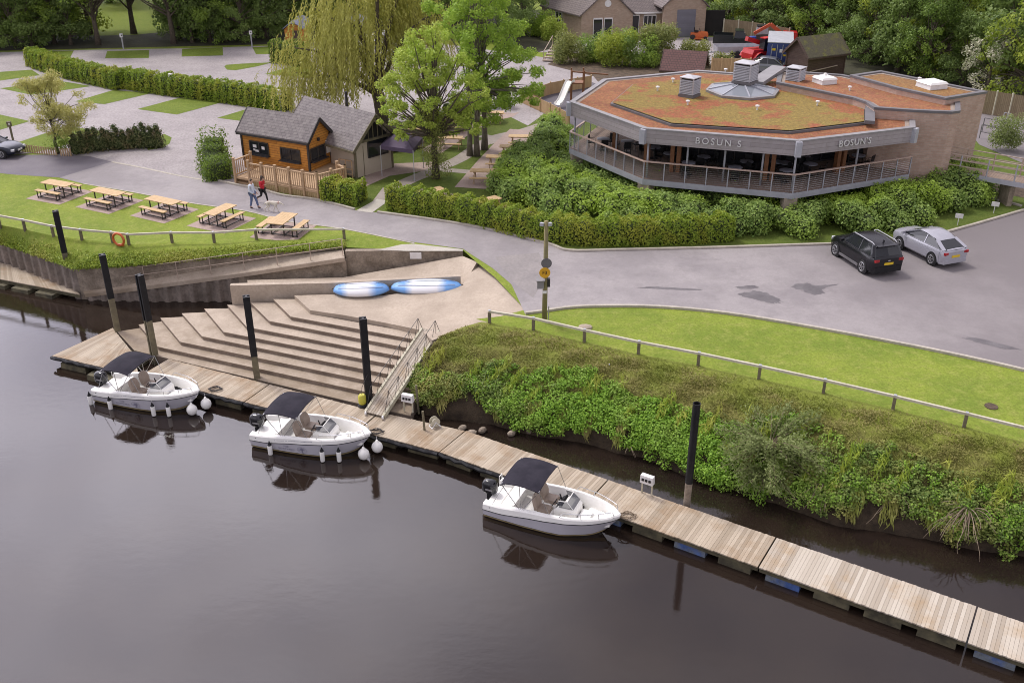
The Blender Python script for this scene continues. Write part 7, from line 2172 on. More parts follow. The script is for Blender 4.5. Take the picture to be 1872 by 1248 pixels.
tl = [((71, 333), (117, 341), (138, 337), (94, 328), 'steel framed picnic table farthest left on the lawn, beside the dark tarmac'), ((163, 348), (212.5, 358), (233, 352), (178.5, 343), 'steel framed picnic table second from the left'), ((263, 363), (313, 374), (334, 368.6), (281, 358), 'steel framed picnic table in the middle of the row'),
      ((368, 390), (390, 394.5), (433, 375), (417, 372.5), 'steel framed picnic table turned the other way, nearest the walkers'), ((481, 407), (520, 412), (548, 391.5), (514, 387), 'steel framed picnic table at the narrow right tip of the lawn')]
for k, (a, c, d, e, lb) in enumerate(tl):
    A, C, D, E_ = [at(*p, G + .77) for p in (a, c, d, e)]
    cen = (A + C + D + E_) / 4
    h = heading(A, C) if k < 3 else heading(C, D)
    o = ST if k == 0 else copy_tree(ST)
    o.location = (cen.x, cen.y, G + .012); o.rotation_euler = (0, 0, h); o['label'] = lb
    L_ = ((C - A).length + (D - E_).length) / 2 if k < 3 else ((D - C).length + (E_ - A).length) / 2
    W_ = ((E_ - A).length + (D - C).length) / 2 if k < 3 else ((C - A).length + (D - E_).length) / 2
    o.scale = (min(1.08, L_ / 2.3), min(1.05, max(.85, W_ / .95)), 1)
    b = MB(); b.box((cen.x, cen.y, G + .006), (2.75, 2.75, .012), h); struct(b.build('table_pad', MAT['pad']))
def wood_table():
    r = thing('picnic_table', 't', 'picnic table', (0, 0, 0), 0, 'timber picnic tables in the garden')
    b = MB()
    for k in range(5): b.box((0, -.29 + .145 * k, .74), (1.8, .138, .04))
    b.build('tabletop', MAT['timber_new'], r)
    for s in (-1, 1):
        b = MB()
        for k in range(2): b.box((0, s * (.66 + .13 * k), .45), (1.8, .122, .04))
        b.build('bench', MAT['timber_new'], r)
    for x in (-.66, .66):
        b = MB(); b.bar((x, -.72, .41), (x, .72, .41), .05, .1); b.bar((x, -.33, .70), (x, .33, .70), .05, .09)
        for s in (-1, 1): b.bar((x + .04, s * .62, 0), (x + .04, s * .24, .72), .05, .1)
        b.build('trestle', MAT['timber_deck'], r)
    return r
WT = wood_table()
wl = [((885.5, 312), R(-4), 'timber picnic table nearest the front of the strip beside the big shrubs'), ((913.5, 286.5), R(-4), 'timber picnic table second in the strip beside the big shrubs'), ((937, 267.5), R(-4), 'timber picnic table third in the strip beside the big shrubs'), ((953, 249), R(-4), 'timber picnic table last in the strip, half hidden by the big shrubs'),
      ((787, 349), R(38), 'timber picnic table behind the left part of the long hedge'), ((889, 366), R(38), 'timber picnic table behind the middle of the long hedge'), ((900, 205), R(-8), 'timber picnic table beside the far grass by the playground'), ((823, 251), R(-8), 'timber picnic table left of the three maple trunks'), ((769, 235), R(-8), 'timber picnic table under the lime green maple, behind the gazebo'), ((832, 221), R(-8), 'timber picnic table in the deep shade behind the maples')]
for k, (p, h, lb) in enumerate(wl):
    c = at(*p, G + .75); o = WT if k == 0 else copy_tree(WT)
    o.location = (c.x, c.y, G + .02); o.rotation_euler = (0, 0, h); o['label'] = lb

# ------------------------------------------------------------------ pole with signs
pl = thing('utility_pole', 'lichen stained timber pole with floodlights, a yellow disc and a grey round sign', 'pole', at(995, 587))
b = MB(); b.tube([(0, 0, -.2), (.02, 0, 2.5), (.02, 0, 4.85)], .125, 10, r1=.095); b.build('shaft', M('lichen timber', (.25, .215, .10), (.185, .165, .085), 3, .9, .2), pl, world=False, smooth=True)
for s in (-1, 1):
    b = MB(); b.box((s * .17, -.05, 4.72), (.17, .12, .14), s * .5); b.tube([(0, 0, 4.7), (s * .14, 0, 4.7)], .025, 5); b.build('floodlight', MAT['galv'], pl, world=False)
b = MB(); b.lathe([(0, -.02), (.24, -.02), (.24, .0), (0, .0)], (.05, -.13, 2.92), 20, axis='Y'); b.build('round_sign', MAT['roof_edge_dark'], pl, world=False)
b = MB(); b.lathe([(0, -.02), (.25, -.02), (.25, .0), (0, .0)], (-.02, -.16, 2.48), 20, axis='Y'); ys = b.build('yellow_disc', M('yellow sign', (.72, .40, .02), (.62, .33, .02), 3, .5), pl, world=False)
pp_ = mat_of(pl) @ V(-.02, -.185, 2.41)
text_on('speed_marking', 'F3', .22, pp_, V(1, 0, 0), V(0, 0, 1), MAT['black'], ys, .004, 1.1)
b = MB(); b.box((-.2, -.06, 1.9), (.3, .26, .4)); b.box((-.2, -.1, 2.14), (.4, .34, .04), rot=Matrix.Rotation(R(14), 3, 'X')); b.build('hooded_box', MAT['roof_edge'], pl, world=False)
b = MB(); b.box((.17, 0, 1.95), (.12, .2, .4)); b.build('meter_box', MAT['black_metal'], pl, world=False)
b = MB(); b.box((-.02, -.14, 1.52), (.2, .05, .12)); b.build('plate', MAT['white_paint'], pl, world=False)
b = MB(); q = at(1002, 586); b.tube([q, q + V(.02, 0, .75)], .025, 5); tag(b.build('marker_post', MAT['galv']), 'thin pale post standing against the foot of the timber pole', 'post')
b = MB(); q = at(1070, 599); b.loft([[q + V(.34 * k * math.cos(a), .26 * k * math.sin(a), z) for a in [2 * math.pi * j / 9 for j in range(9)]] for k, z in ((1, -.05), (.9, .08), (.5, .13), (.1, .15))]); tag(b.build('concrete_block', MAT['concrete']), 'flat pale concrete lump set in the grass right of the pole', 'concrete')
q = at(1812, 743); b = MB(); b.lathe([(.25, 0), (.25, .03), (.0, .035)], n=12); o = b.build('drain_cover', MAT['soil']); o.location = q; tag(o, 'dark round drain cover in the lawn near the right edge', 'drain cover')
# ------------------------------------------------------------------ cars
MAT['tyre'] = M('tyre rubber', (0.022, 0.022, 0.023), (0.032, 0.032, 0.032), 6, .85)
MAT['alloy'] = M('alloy wheel', (0.50, 0.50, 0.52), (0.42, 0.42, 0.44), 4, .3, metal=.6)
MAT['tail_red'] = M('tail lamp', (0.36, 0.015, 0.02), (0.28, 0.012, 0.016), 6, .2)
MAT['plate_yellow'] = M('number plate', (0.72, 0.50, 0.02), (0.66, 0.45, 0.02), 4, .4)
MAT['lamp_clear'] = M('lamp glass', (0.62, 0.63, 0.65), (0.55, 0.56, 0.58), 5, .15)
def car_paint(name, c):
    m, nt, b = new_mat(name)
    b.inputs['Base Color'].default_value = c4(c); b.inputs['Roughness'].default_value = .28; b.inputs['Metallic'].default_value = .25
    b.inputs['Coat Weight'].default_value = .8 if max(c) > .05 else .25; b.inputs['Coat Roughness'].default_value = .05
    return m
def car(name, label, p, rz, paint, L=4.3, W=1.82, H=1.5, hood=.95, belt=.98, gx=(-1.95, -1.45, .35, 1.25), clad=False, spoiler=True, scale=(1, 1, 1), rails=False, wheelbase=2.6, wr=.33, rear_plate='plate_yellow', drop=.03):
    """x forward; gx: rear glass foot, rear roof edge, front roof edge, windscreen foot"""
    r = thing(name, label, 'car', p, rz)
    w = W / 2; z0 = .22
    xs = [-L / 2, -L / 2 + .10, -L / 2 + .35, gx[0] + .25, -.8, 0, .7, gx[3], gx[3] + .45, L / 2 - .4, L / 2 - .12, L / 2]
    wk = [.86, .95, .99, 1, 1, 1, 1, .99, .97, .93, .86, .74]
    zt = [belt - .12, belt - .02, belt, belt, belt, belt - .01, belt - .02, hood + .02, hood - .03, hood - .11, hood - .22, hood - .36]
    zl = [.42, .30, z0, z0, z0, z0, z0, z0, z0, z0 + .02, .28, .38]
    rings = []
    for x, k, t, l in zip(xs, wk, zt, zl):
        a = w * k
        rings.append([V(x, -a * .86, l), V(x, -a * .97, l + .1), V(x, -a, (l + t) * .5), V(x, -a * .985, t - .14), V(x, -a * .93, t - .03), V(x, -a * .6, t + .025), V(x, 0, t + .04),
                      V(x, a * .6, t + .025), V(x, a * .93, t - .03), V(x, a * .985, t - .14), V(x, a, (l + t) * .5), V(x, a * .97, l + .1), V(x, a * .86, l)])
    b = MB(); b.loft(rings); body = b.build('body', paint, r, smooth=True, world=False, angle=35)
    # greenhouse: glass shell, painted roof, pillars
    zb = belt - .03; zr_ = H
    bw, tw = w * .91, w * .70
    bot = [V(gx[0], -bw * .86, zb), V(gx[0] + .3, -bw, zb), V(gx[3] - .45, -bw, zb), V(gx[3], -bw * .80, zb - .03), V(gx[3] + .06, 0, zb - .02), V(gx[3], bw * .80, zb - .03), V(gx[3] - .45, bw, zb), V(gx[0] + .3, bw, zb), V(gx[0], bw * .86, zb), V(gx[0] - .05, 0, zb)]
    top = [V(gx[1], -tw * .93, zr_ - .04 - drop), V(gx[1] + .3, -tw, zr_ - .02 - drop * .5), V(gx[2] - .3, -tw, zr_ - .03), V(gx[2], -tw * .9, zr_ - .07), V(gx[2] + .05, 0, zr_ - .05), V(gx[2], tw * .9, zr_ - .07), V(gx[2] - .3, tw, zr_ - .03), V(gx[1] + .3, tw, zr_ - .02 - drop * .5), V(gx[1], tw * .93, zr_ - .04 - drop), V(gx[1] - .04, 0, zr_ - .03 - drop)]
    b = MB(); b.loft([bot, top], caps=False); g = b.build('windows', MAT['glass'], r, world=False)
    # roof
    rings = []
    for f, dz in ((-.02, 0), (.06, .03), (.25, .055), (.5, .065), (.75, .055), (.94, .02), (1.02, -.03)):
        x = gx[1] + (gx[2] - gx[1]) * f; dz -= drop * max(0, 1 - f * 1.6); a = tw * (1.0 if .1 < f < .9 else .95) + .02
        rings.append([V(x, -a, zr_ - .06 + dz), V(x, -a * .9, zr_ - .035 + dz), V(x, -a * .4, zr_ - .02 + dz), V(x, a * .4, zr_ - .02 + dz), V(x, a * .9, zr_ - .035 + dz), V(x, a, zr_ - .06 + dz), V(x, 0, zr_ - .1 + dz)])
    b = MB(); b.loft(rings); b.build('roof', paint, r, smooth=True, world=False, angle=50)
    b = MB()
    for s in (-1, 1):
        y = lambda v, k: V(v.x, abs(v.y) * s, v.z) if True else v
        A = lambda i: V(bot[i].x, abs(bot[i].y) * s, bot[i].z); T_ = lambda i: V(top[i].x, abs(top[i].y) * s, top[i].z)
        b.bar(A(3), T_(3), .07, .06); b.bar(A(0).lerp(A(1), .25), T_(0).lerp(T_(1), .2), .22, .05); b.bar(A(2).lerp(A(1), .55), T_(2).lerp(T_(1), .5), .05, .03)
        b.bar(A(1) + V(0, s * .01, .0), A(2) + V(0, s * .01, 0), .03, .035)
    b.build('pillars', paint, r, world=False)
    if spoiler:
        b = MB(); b.box((gx[1] - .08, 0, zr_ - .05), (.26, tw * 1.8, .035)); b.build('spoiler', paint, r, world=False)
    for sx in (-1, 1):
        for s in (-1, 1):
            x = sx * wheelbase / 2 + (.02 if sx > 0 else 0)
            b = MB(); b.lathe([(wr + .07, w - .06), (wr + .07, w + .004), (wr - .02, w + .004)] if s > 0 else [(wr + .07, -w + .06), (wr + .07, -w - .004), (wr - .02, -w - .004)], (x, 0, wr), 24, axis='Y', caps=True); b.build('wheel_arch', MAT['black'], r, world=False)
            yo = s * (w - .10)
            b = MB(); b.lathe([(wr * .66, yo + s * .118), (wr * .9, yo + s * .12), (wr, yo + s * .08), (wr, yo - s * .1), (wr * .6, yo - s * .1)], (x, 0, wr), 24, axis='Y'); wh = b.build('wheel', MAT['tyre'], r, smooth=True, world=False, angle=40)
            b = MB(); n5 = 5
            for k in range(n5):
                a = 2 * math.pi * k / n5 + .3
                b.bar((x + .03 * math.cos(a), yo + s * .125, wr + .03 * math.sin(a)), (x + wr * .64 * math.cos(a), yo + s * .122, wr + wr * .64 * math.sin(a)), .055, .03)
            pts = [V(x + wr * .63 * math.cos(a), yo + s * .12, wr + wr * .63 * math.sin(a)) for a in [2 * math.pi * k / 20 for k in range(21)]]
            b.tube(pts, .022, 5, caps=False); b.build('rim', MAT['alloy'], wh, world=False)
    # lamps, plates, bumpers
    for s in (-1, 1):
        b = MB(); b.box((-L / 2 + .05, s * w * .64, belt - .17), (.12, .44, .13), s * .22); b.build('tail_lamp', MAT['tail_red'], r, world=False)
        b = MB(); b.box((L / 2 - .16, s * w * .66, hood - .30), (.22, .36, .13), -s * .45); b.build('headlight', MAT['lamp_clear'], r, world=False)
        b = MB(); b.box((gx[3] - .42, s * (w + .07), belt + .05), (.12, .2, .13)); b.build('wing_mirror', paint, r, world=False)
    b = MB(); b.box((-L / 2 - .012, 0, belt - .36), (.03, .52, .12)); b.build('number_plate', MAT[rear_plate], r, world=False)
    b = MB(); b.box((L / 2 + .005, 0, .48), (.03, .5, .11)); b.build('number_plate', MAT['white_paint'], r, world=False)
    b = MB(); b.loft([[V(-L / 2 - .03, -w * .82, z), V(-L / 2 + .25, -w * .985, z), V(-L / 2 + .25, w * .985, z), V(-L / 2 - .03, w * .82, z)] for z in (.27, .58 if clad else .46)]); b.build('rear_bumper', MAT['black'] if clad else paint, r, world=False)
    if clad:
        for s in (-1, 1):
            b = MB(); b.box((0, s * (w - .0), .30), (wheelbase - .8, .05, .12)); b.build('sill_cladding', MAT['roof_edge_dark'], r, world=False)
    if rails:
        for s in (-1, 1):
            b = MB(); b.tube([(gx[1] + .1, s * (tw - .02), zr_ - .02), (gx[1] + .25, s * (tw - .0), zr_ + .05), (gx[2] - .25, s * (tw - .0), zr_ + .05), (gx[2] - .05, s * (tw - .04), zr_ - .03)], .025, 6); b.build('roof_rail', MAT['alloy'], r, world=False)
        b = MB(); b.box((gx[1] + .3, 0, zr_ + .06), (.12, .04, .1)); b.build('aerial', MAT['black'], r, world=False)
        b = MB(); b.box((-L / 2 - .0, 0, belt - .2), (.05, .12, .06)); b.build('badge', MAT['alloy'], r, world=False)
    r.scale = scale
    return r
def car_at(RL, FL, wb, W, *a, **k):
    """place by the ground contact of the two left wheels"""
    h = heading(RL, FL); d = V(math.cos(h), math.sin(h), 0); n = V(d.y, -d.x, 0)
    c = (RL + FL) / 2 + n * (W / 2 - .1)
    return V(c.x, c.y, G + .012), h
p, h = car_at(at(1576.6, 498.5), at(1529.6, 468), 2.6, 1.85)
car('parked_car', 'black estate style off road car with silver roof rails parked by the kerb', p, h, car_paint('black car paint', (.008, .008, .012)), 4.4, 1.88, 1.62, 1.06, 1.08, (-2.08, -1.75, .45, 1.15), True, True, (.9, 1, 1), True, 2.65, .36)
p, h = car_at(at(1700.5, 483.5), at(1645.8, 456), 2.6, 1.75)
car('parked_car', 'silver three door hatchback parked to the right of the black car', p, h, car_paint('silver car paint', (.40, .40, .45)), 4.25, 1.76, 1.46, .95, 1.0, (-2.05, -1.25, .3, 1.5), False, False, (.9, .98, 1), False, 2.63, .33, 'plate_yellow', .15)
p = at(-14, 283)
car('parked_car', 'dark blue saloon car at the left edge, nose towards the picket edging', V(p.x, p.y, G + .014), R(-8), car_paint('dark blue car paint', (.018, .022, .038)), 4.4, 1.75, 1.42, .86, .92, (-2.0, -1.2, .2, 1.1), False, False, (1, 1, 1), False, 2.6, .31)
p = at(1392, 133)
car('parked_car', 'grey hatchback half hidden behind the tallest roof vent and the blue container', p, R(160), car_paint('grey car paint', (.16, .17, .19)), 4.1, 1.75, 1.46, .95, 1.0, (-1.95, -1.2, .2, 1.2), False, False, (1, 1, 1), False, 2.5, .31)

# ------------------------------------------------------------------ people and dog
def skin(name, pts, edges, mat, parent, sub=2):
    """continuous skinned figure: pts {name:(x,y,z,r)}"""
    ks = list(pts); ix = {k: i for i, k in enumerate(ks)}
    me = bpy.data.meshes.new(name)
    me.from_pydata([pts[k][:3] for k in ks], [(ix[a], ix[c]) for a, c in edges], [])
    o = bpy.data.objects.new(name, me); col.objects.link(o)
    sm = o.modifiers.new('s', 'SKIN'); sm.use_smooth_shade = True
    for i, k in enumerate(ks):
        rr = pts[k][3]; rr = rr if hasattr(rr, '__len__') else (rr, rr)
        me.skin_vertices[0].data[i].radius = rr
        me.skin_vertices[0].data[i].use_root = (i == 0)
    ss = o.modifiers.new('u', 'SUBSURF'); ss.levels = sub
    dg = bpy.context.evaluated_depsgraph_get()
    m2 = bpy.data.meshes.new_from_object(o.evaluated_get(dg)); m2.name = name
    bpy.data.objects.remove(o); bpy.data.meshes.remove(me)
    m2.materials.clear(); m2.materials.append(mat)
    for f in m2.polygons: f.use_smooth = True
    o = bpy.data.objects.new(name, m2); col.objects.link(o); o.parent = parent
    return o
MAT['skin'] = M('skin', (.50, .31, .23), (.46, .28, .205), 6, .6, space='obj')
MAT['hair'] = M('dark brown hair', (.045, .028, .02), (.07, .042, .028), 12, .6, space='obj')
MAT['sweater'] = M('pale blue white sweater', (.62, .66, .74), (.55, .59, .68), 5, .9, space='obj')
MAT['jeans'] = M('blue jeans', (.115, .15, .27), (.09, .12, .22), 8, .9, space='obj')
MAT['red_coat'] = M('red jacket', (.56, .015, .03), (.46, .012, .025), 4, .7, space='obj')
MAT['shoe_white'] = M('white trainer', (.66, .65, .64), (.55, .54, .53), 8, .7, space='obj')
def person(label, p, rz, J, top_m, leg_m, shoe_m, hair_long=False, coat=0.0, S=1.0):
    r = thing('person', label, 'person', p, rz)
    j = {k: tuple(c * S for c in v) for k, v in J.items()}
    P = {}
    def put(k, v, rad): P[k] = (*v, rad)
    put('pel', j['pel'], (.145, .115)); put('wst', j['wst'], (.125, .10)); put('chs', j['chs'], (.165, .115)); put('nk', j['nk'], .055)
    put('hd0', j['hd'], (.075, .085)); put('hd1', tuple(Vector(j['hd']) + V(.012, 0, .09) * S), (.082, .098)); put('hd2', tuple(Vector(j['hd']) + V(0, 0, .17) * S), (.06, .07))
    put('nose', tuple(Vector(j['hd']) + V(.115, 0, .055) * S), (.014, .016))
    E = [('pel', 'wst'), ('wst', 'chs'), ('chs', 'nk'), ('nk', 'hd0'), ('hd0', 'hd1'), ('hd1', 'hd2'), ('hd1', 'nose')]
    for s in 'lr':
        put('sh' + s, j['sh' + s], .062); put('el' + s, j['el' + s], .045); put('wr' + s, j['wr' + s], .032)
        d = (Vector(j['wr' + s]) - Vector(j['el' + s])).normalized()
        put('pm' + s, tuple(Vector(j['wr' + s]) + d * .08), (.038, .022))
        E += [('chs', 'sh' + s), ('sh' + s, 'el' + s), ('el' + s, 'wr' + s), ('wr' + s, 'pm' + s)]
        sd = V(-d.y, d.x, 0) if abs(d.z) < .9 else V(1, 0, 0); sd = (sd - d * sd.dot(d)).normalized()
        for q in range(4):
            a = Vector(P['pm' + s][:3]) + sd * (-.027 + .018 * q) + d * .03; ln = (.07, .08, .075, .058)[q]
            put('f%d%s' % (q, s), tuple(a), .0095); put('g%d%s' % (q, s), tuple(a + d * ln * .6 + V(.012, 0, -.006)), .008); E += [('pm' + s, 'f%d%s' % (q, s)), ('f%d%s' % (q, s), 'g%d%s' % (q, s))]
        a = Vector(P['pm' + s][:3]) - sd * .045 + d * -.01; put('th' + s, tuple(a), .011); put('tj' + s, tuple(a + d * .04 - sd * .012), .009); E += [('pm' + s, 'th' + s), ('th' + s, 'tj' + s)]
        put('hp' + s, j['hp' + s], .098); put('kn' + s, j['kn' + s], .062); put('an' + s, j['an' + s], .042)
        put('to' + s, tuple(Vector(j['an' + s]) + Vector(j.get('toe' + s, (.17, 0, -.05)))), (.04, .028))
        E += [('pel', 'hp' + s), ('hp' + s, 'kn' + s), ('kn' + s, 'an' + s), ('an' + s, 'to' + s)]
    skin('body', P, E, MAT['skin'], r)
    # clothes: the same skeleton a little fuller
    Q, E2 = {}, [('wst', 'chs'), ('chs', 'nk')]
    lo = Vector(j['pel']) - V(0, 0, .02 + coat)
    for k, rad in (('wst', (.165, .13)), ('chs', (.195, .14)), ('nk', .075)): Q[k] = (*j[k], rad)
    Q['hem'] = (*lo, (.19, .15)); E2.append(('wst', 'hem'))
    for s in 'lr':
        Q['sh' + s] = (*j['sh' + s], .085); Q['el' + s] = (*j['el' + s], .064); Q['wr' + s] = (*j['wr' + s], .045)
        E2 += [('chs', 'sh' + s), ('sh' + s, 'el' + s), ('el' + s, 'wr' + s)]
    skin('jacket', Q, E2, top_m, r)
    Q, E2 = {'pel': (*j['pel'], (.165, .132))}, []
    for s in 'lr':
        Q['hp' + s] = (*j['hp' + s], .112); Q['kn' + s] = (*j['kn' + s], .076 if shoe_m is MAT['black'] else .068); Q['an' + s] = (*(Vector(j['an' + s]) + V(0, 0, .03)), .062 if shoe_m is MAT['black'] else .05)
        E2 += [('pel', 'hp' + s), ('hp' + s, 'kn' + s), ('kn' + s, 'an' + s)]
    skin('trousers', Q, E2, leg_m, r)
    for s in 'lr':
        a = Vector(j['an' + s]); t = a + Vector(j.get('toe' + s, (.17, 0, -.05)))
        skin('shoe', {'h': (*(a - (t - a) * .28 + V(0, 0, -.035)), .048), 'm': (*(a.lerp(t, .5) + V(0, 0, -.02)), (.052, .045)), 't': (*t, (.046, .034))}, [('h', 'm'), ('m', 't')], shoe_m, r)
    hd = Vector(j['hd'])
    Hh = {'a': (*(hd + V(-.035, 0, .10) * S), (.095, .10)), 'b': (*(hd + V(.005, 0, .19) * S), (.085, .09)), 'c': (*(hd + V(.05, 0, .195) * S), (.06, .05))}
    e = [('a', 'b'), ('b', 'c')]
    if hair_long:
        Hh['d'] = (*(hd + V(-.08, 0, .0) * S), (.08, .06)); Hh['e'] = (*(hd + V(-.11, 0, -.14) * S), (.06, .04)); e += [('a', 'd'), ('d', 'e')]
    skin('hair', Hh, e, MAT['hair'], r)
    for s in (-1, 1):
        b = MB(); b.ell(tuple(hd + V(.088, s * .034, .085) * S), (.01, .012, .009), 6, 4); b.build('eye', MAT['hair'], r, world=False)
    return r
man = dict(pel=(0, 0, .93), wst=(.0, 0, 1.08), chs=(0, 0, 1.32), nk=(.01, 0, 1.48), hd=(.03, 0, 1.55), shl=(-.01, .19, 1.40), shr=(-.01, -.19, 1.40), ell=(-.04, .26, 1.12), elr=(.0, -.26, 1.12), wrl=(.14, .22, .93), wrr=(.19, -.16, .95),
           hpl=(0, .09, .90), hpr=(0, -.09, .90), knl=(.16, .10, .52), knr=(-.02, -.10, .50), anl=(.25, .11, .085), anr=(-.13, -.11, .085))
person('man in a pale sweater, blue jeans and black shoes walking on the road', at(464, 380), R(-20), man, MAT['sweater'], MAT['jeans'], MAT['black'])
wom = dict(pel=(0, 0, .92), wst=(.02, 0, 1.07), chs=(.05, 0, 1.30), nk=(.07, 0, 1.45), hd=(.10, 0, 1.52), shl=(.05, .17, 1.38), shr=(.05, -.17, 1.38), ell=(-.10, .24, 1.14), elr=(.06, -.24, 1.12), wrl=(-.12, .22, .90), wrr=(.27, -.12, 1.22),
           hpl=(0, .085, .88), hpr=(0, -.085, .88), knl=(.20, .09, .52), knr=(-.06, -.09, .48), anl=(.26, .09, .085), anr=(-.42, -.09, .26), toer=(.08, 0, -.16))
person('woman in a red jacket and black leggings striding along the road', at(482, 370), R(-20), wom, MAT['red_coat'], MAT['black'], MAT['shoe_white'], True, .06, .94)
def dog(label, p, rz):
    r = thing('dog', label, 'dog', p, rz)
    P = {'hip': (-.28, 0, .56, (.085, .10)), 'loin': (-.10, 0, .58, (.075, .085)), 'rib': (.12, 0, .54, (.095, .125)), 'brst': (.28, 0, .54, (.085, .11)), 'nk': (.42, 0, .60, .06), 'pol': (.54, 0, .60, .058), 'hd': (.62, 0, .56, (.05, .048)), 'muz': (.74, 0, .49, .027), 'nos': (.79, 0, .47, .02),
         't0': (-.38, 0, .54, .03), 't1': (-.50, 0, .36, .018), 't2': (-.60, 0, .30, .012)}
    E = [('rib', 'loin'), ('loin', 'hip'), ('rib', 'brst'), ('brst', 'nk'), ('nk', 'pol'), ('pol', 'hd'), ('hd', 'muz'), ('muz', 'nos'), ('hip', 't0'), ('t0', 't1'), ('t1', 't2')]
    for s, y, kx, px_ in (('l', .085, .05, .10), ('r', -.085, -.08, -.12)):
        P['th' + s] = (-.26, y, .48, .07); P['st' + s] = (-.18 + kx * .5, y, .34, .045); P['hk' + s] = (-.36 + kx, y, .18, .024); P['pw' + s] = (-.33 + kx * 1.2, y, .025, .022); P['pt' + s] = (-.26 + kx * 1.2, y, .02, .02)
        E += [('hip', 'th' + s), ('th' + s, 'st' + s), ('st' + s, 'hk' + s), ('hk' + s, 'pw' + s), ('pw' + s, 'pt' + s)]
        P['sd' + s] = (.26, y, .46, .055); P['el' + s] = (.22, y, .33, .036); P['wr' + s] = (.24 + px_ * .7, y, .16, .025); P['fp' + s] = (.25 + px_, y, .025, .022); P['ft' + s] = (.31 + px_, y, .02, .02)
        E += [('brst', 'sd' + s), ('sd' + s, 'el' + s), ('el' + s, 'wr' + s), ('wr' + s, 'fp' + s), ('fp' + s, 'ft' + s)]
        P['er' + s] = (.54, y * .65, .63, .022); P['ez' + s] = (.53, y * .95, .56, .012); E += [('pol', 'er' + s), ('er' + s, 'ez' + s)]
    P = {k: P[k] for k in ['rib'] + [q for q in P if q != 'rib']}
    skin('body', P, E, M('cream dog coat', (.66, .61, .53), (.58, .53, .45), 6, .9, space='obj'), r)
    b = MB(); b.ell((.80, 0, .472), (.016, .018, .014), 6, 4); b.build('nose', MAT['black'], r, world=False)
    b = MB(); b.tube([(.45 + .0, .07 * math.cos(a), .60 + .07 * math.sin(a)) for a in [2 * math.pi * k / 12 for k in range(13)]], .011, 4); b.build('collar', MAT['red_coat'], r, world=False)
dog('slim cream coloured dog walking with its head low beside the couple', at(498, 387), R(-12))

# ------------------------------------------------------------------ car park posts, edging, huts, yard
def hookup(label, px, py, h=1.15, dark=False):
    r = thing('hookup_post', label, 'power post', at(px, py), 0, 'power posts of the camping bays')
    b = MB(); b.box((0, 0, h * .45), (.11, .11, h * .9)); b.build('post', MAT['post_wood' if dark else 'galv'], r, world=False)
    b = MB(); b.box((.02, -.07, h * .86), (.28, .2, .36)); bo = b.build('box', MAT['post_wood' if dark else 'white_paint'], r, world=False)
    b = MB(); b.box((.08, -.18, h * .88), (.1, .03, .12)); b.build('socket', MAT['black' if not dark else 'white_paint'], bo, world=False)
hookup('white power post in front of the trees left of the slim leaning tree', 226, 90, 1.6)
hookup('white power post by the trees left of the orange hut', 461, 86, 1.7)
hookup('dark power post behind the bonnet of the blue car', 25, 261, 1.6, True)
hookup('white power post poking out of the long hedge midway', 317, 175, 1.95)
hookup('white power post at the willow end of the long hedge', 514, 206, 1.9)
pe = thing('picket_edging', 'low pale picket edging between the blue car and the small tree', 'fence', at(70, 284))
for k in range(22):
    t = k / 21
    q = at(38 + 92 * t, 277 + 8.5 * math.sin(t * 1.5))
    if 104 < 38 + 92 * t < 112: continue
    b = MB(); b.box(q + V(0, 0, .27), (.09, .05, .56), .1 * (k % 3)); b.build('picket', MAT['timber_deck'], pe)
def shepherd_hut(label, px0, px1, pyb, pyt, deep):
    a, c = at(px0, pyb), at(px1, pyb); W = (c - a).length; H_ = hgt(px0, pyb, pyt)
    r = thing('camping_hut', label, 'hut', (a + c) / 2, 0, 'arched camping huts by the willow')
    n = 9; arc = [V(-W / 2 - .15 + (W + .3) * k / (n - 1), 0, H_ * .74 + H_ * .22 * math.sin(math.pi * k / (n - 1))) for k in range(n)]
    b = MB(); prof = [V(-W / 2, 0, .3), V(W / 2, 0, .3)] + [V(p.x * .92, 0, p.z - .04) for p in reversed(arc)]
    b.loft([[p + V(0, y, 0) for p in prof] for y in (0, deep)]); b.build('walls', MAT['orange_boards'], r, world=False)
    b = MB(); b.loft([[p + V(0, y, 0) for p in arc] + [p + V(0, y, .08) for p in reversed(arc)] for y in (-.35, deep + .2)])
    b.build('roof', M('blue grey roof sheet', (.20, .215, .285), (.16, .17, .235), 2, .5), r, world=False)
    for sx in (-1, 1):
        for y in (.4, deep - .4):
            b = MB(); b.lathe([(.26, -.05), (.26, .05), (.05, .05)], (sx * W / 2 * .9, y, .27), 12, axis='X'); b.build('wheel', MAT['black_metal'], r, world=False)
    b = MB(); b.box((W * .12, -.03, H_ * .42), (.7, .05, H_ * .52)); d = b.build('door', MAT['brown_boards'], r, world=False)
    return r
MAT['hut'] = MAT['orange_boards']
shepherd_hut('orange arched hut with a blue grey roof left of the willow', 524, 556, 88, 41, 4.5)
shepherd_hut('second orange arched hut seen through the willow curtain', 622, 662, 76, 38, 4.5)
MAT['tarp'] = M('white tarpaulin', (.72, .72, .72), (.55, .56, .58), 1.6, .6, .2)
rgt = random.Random(12)
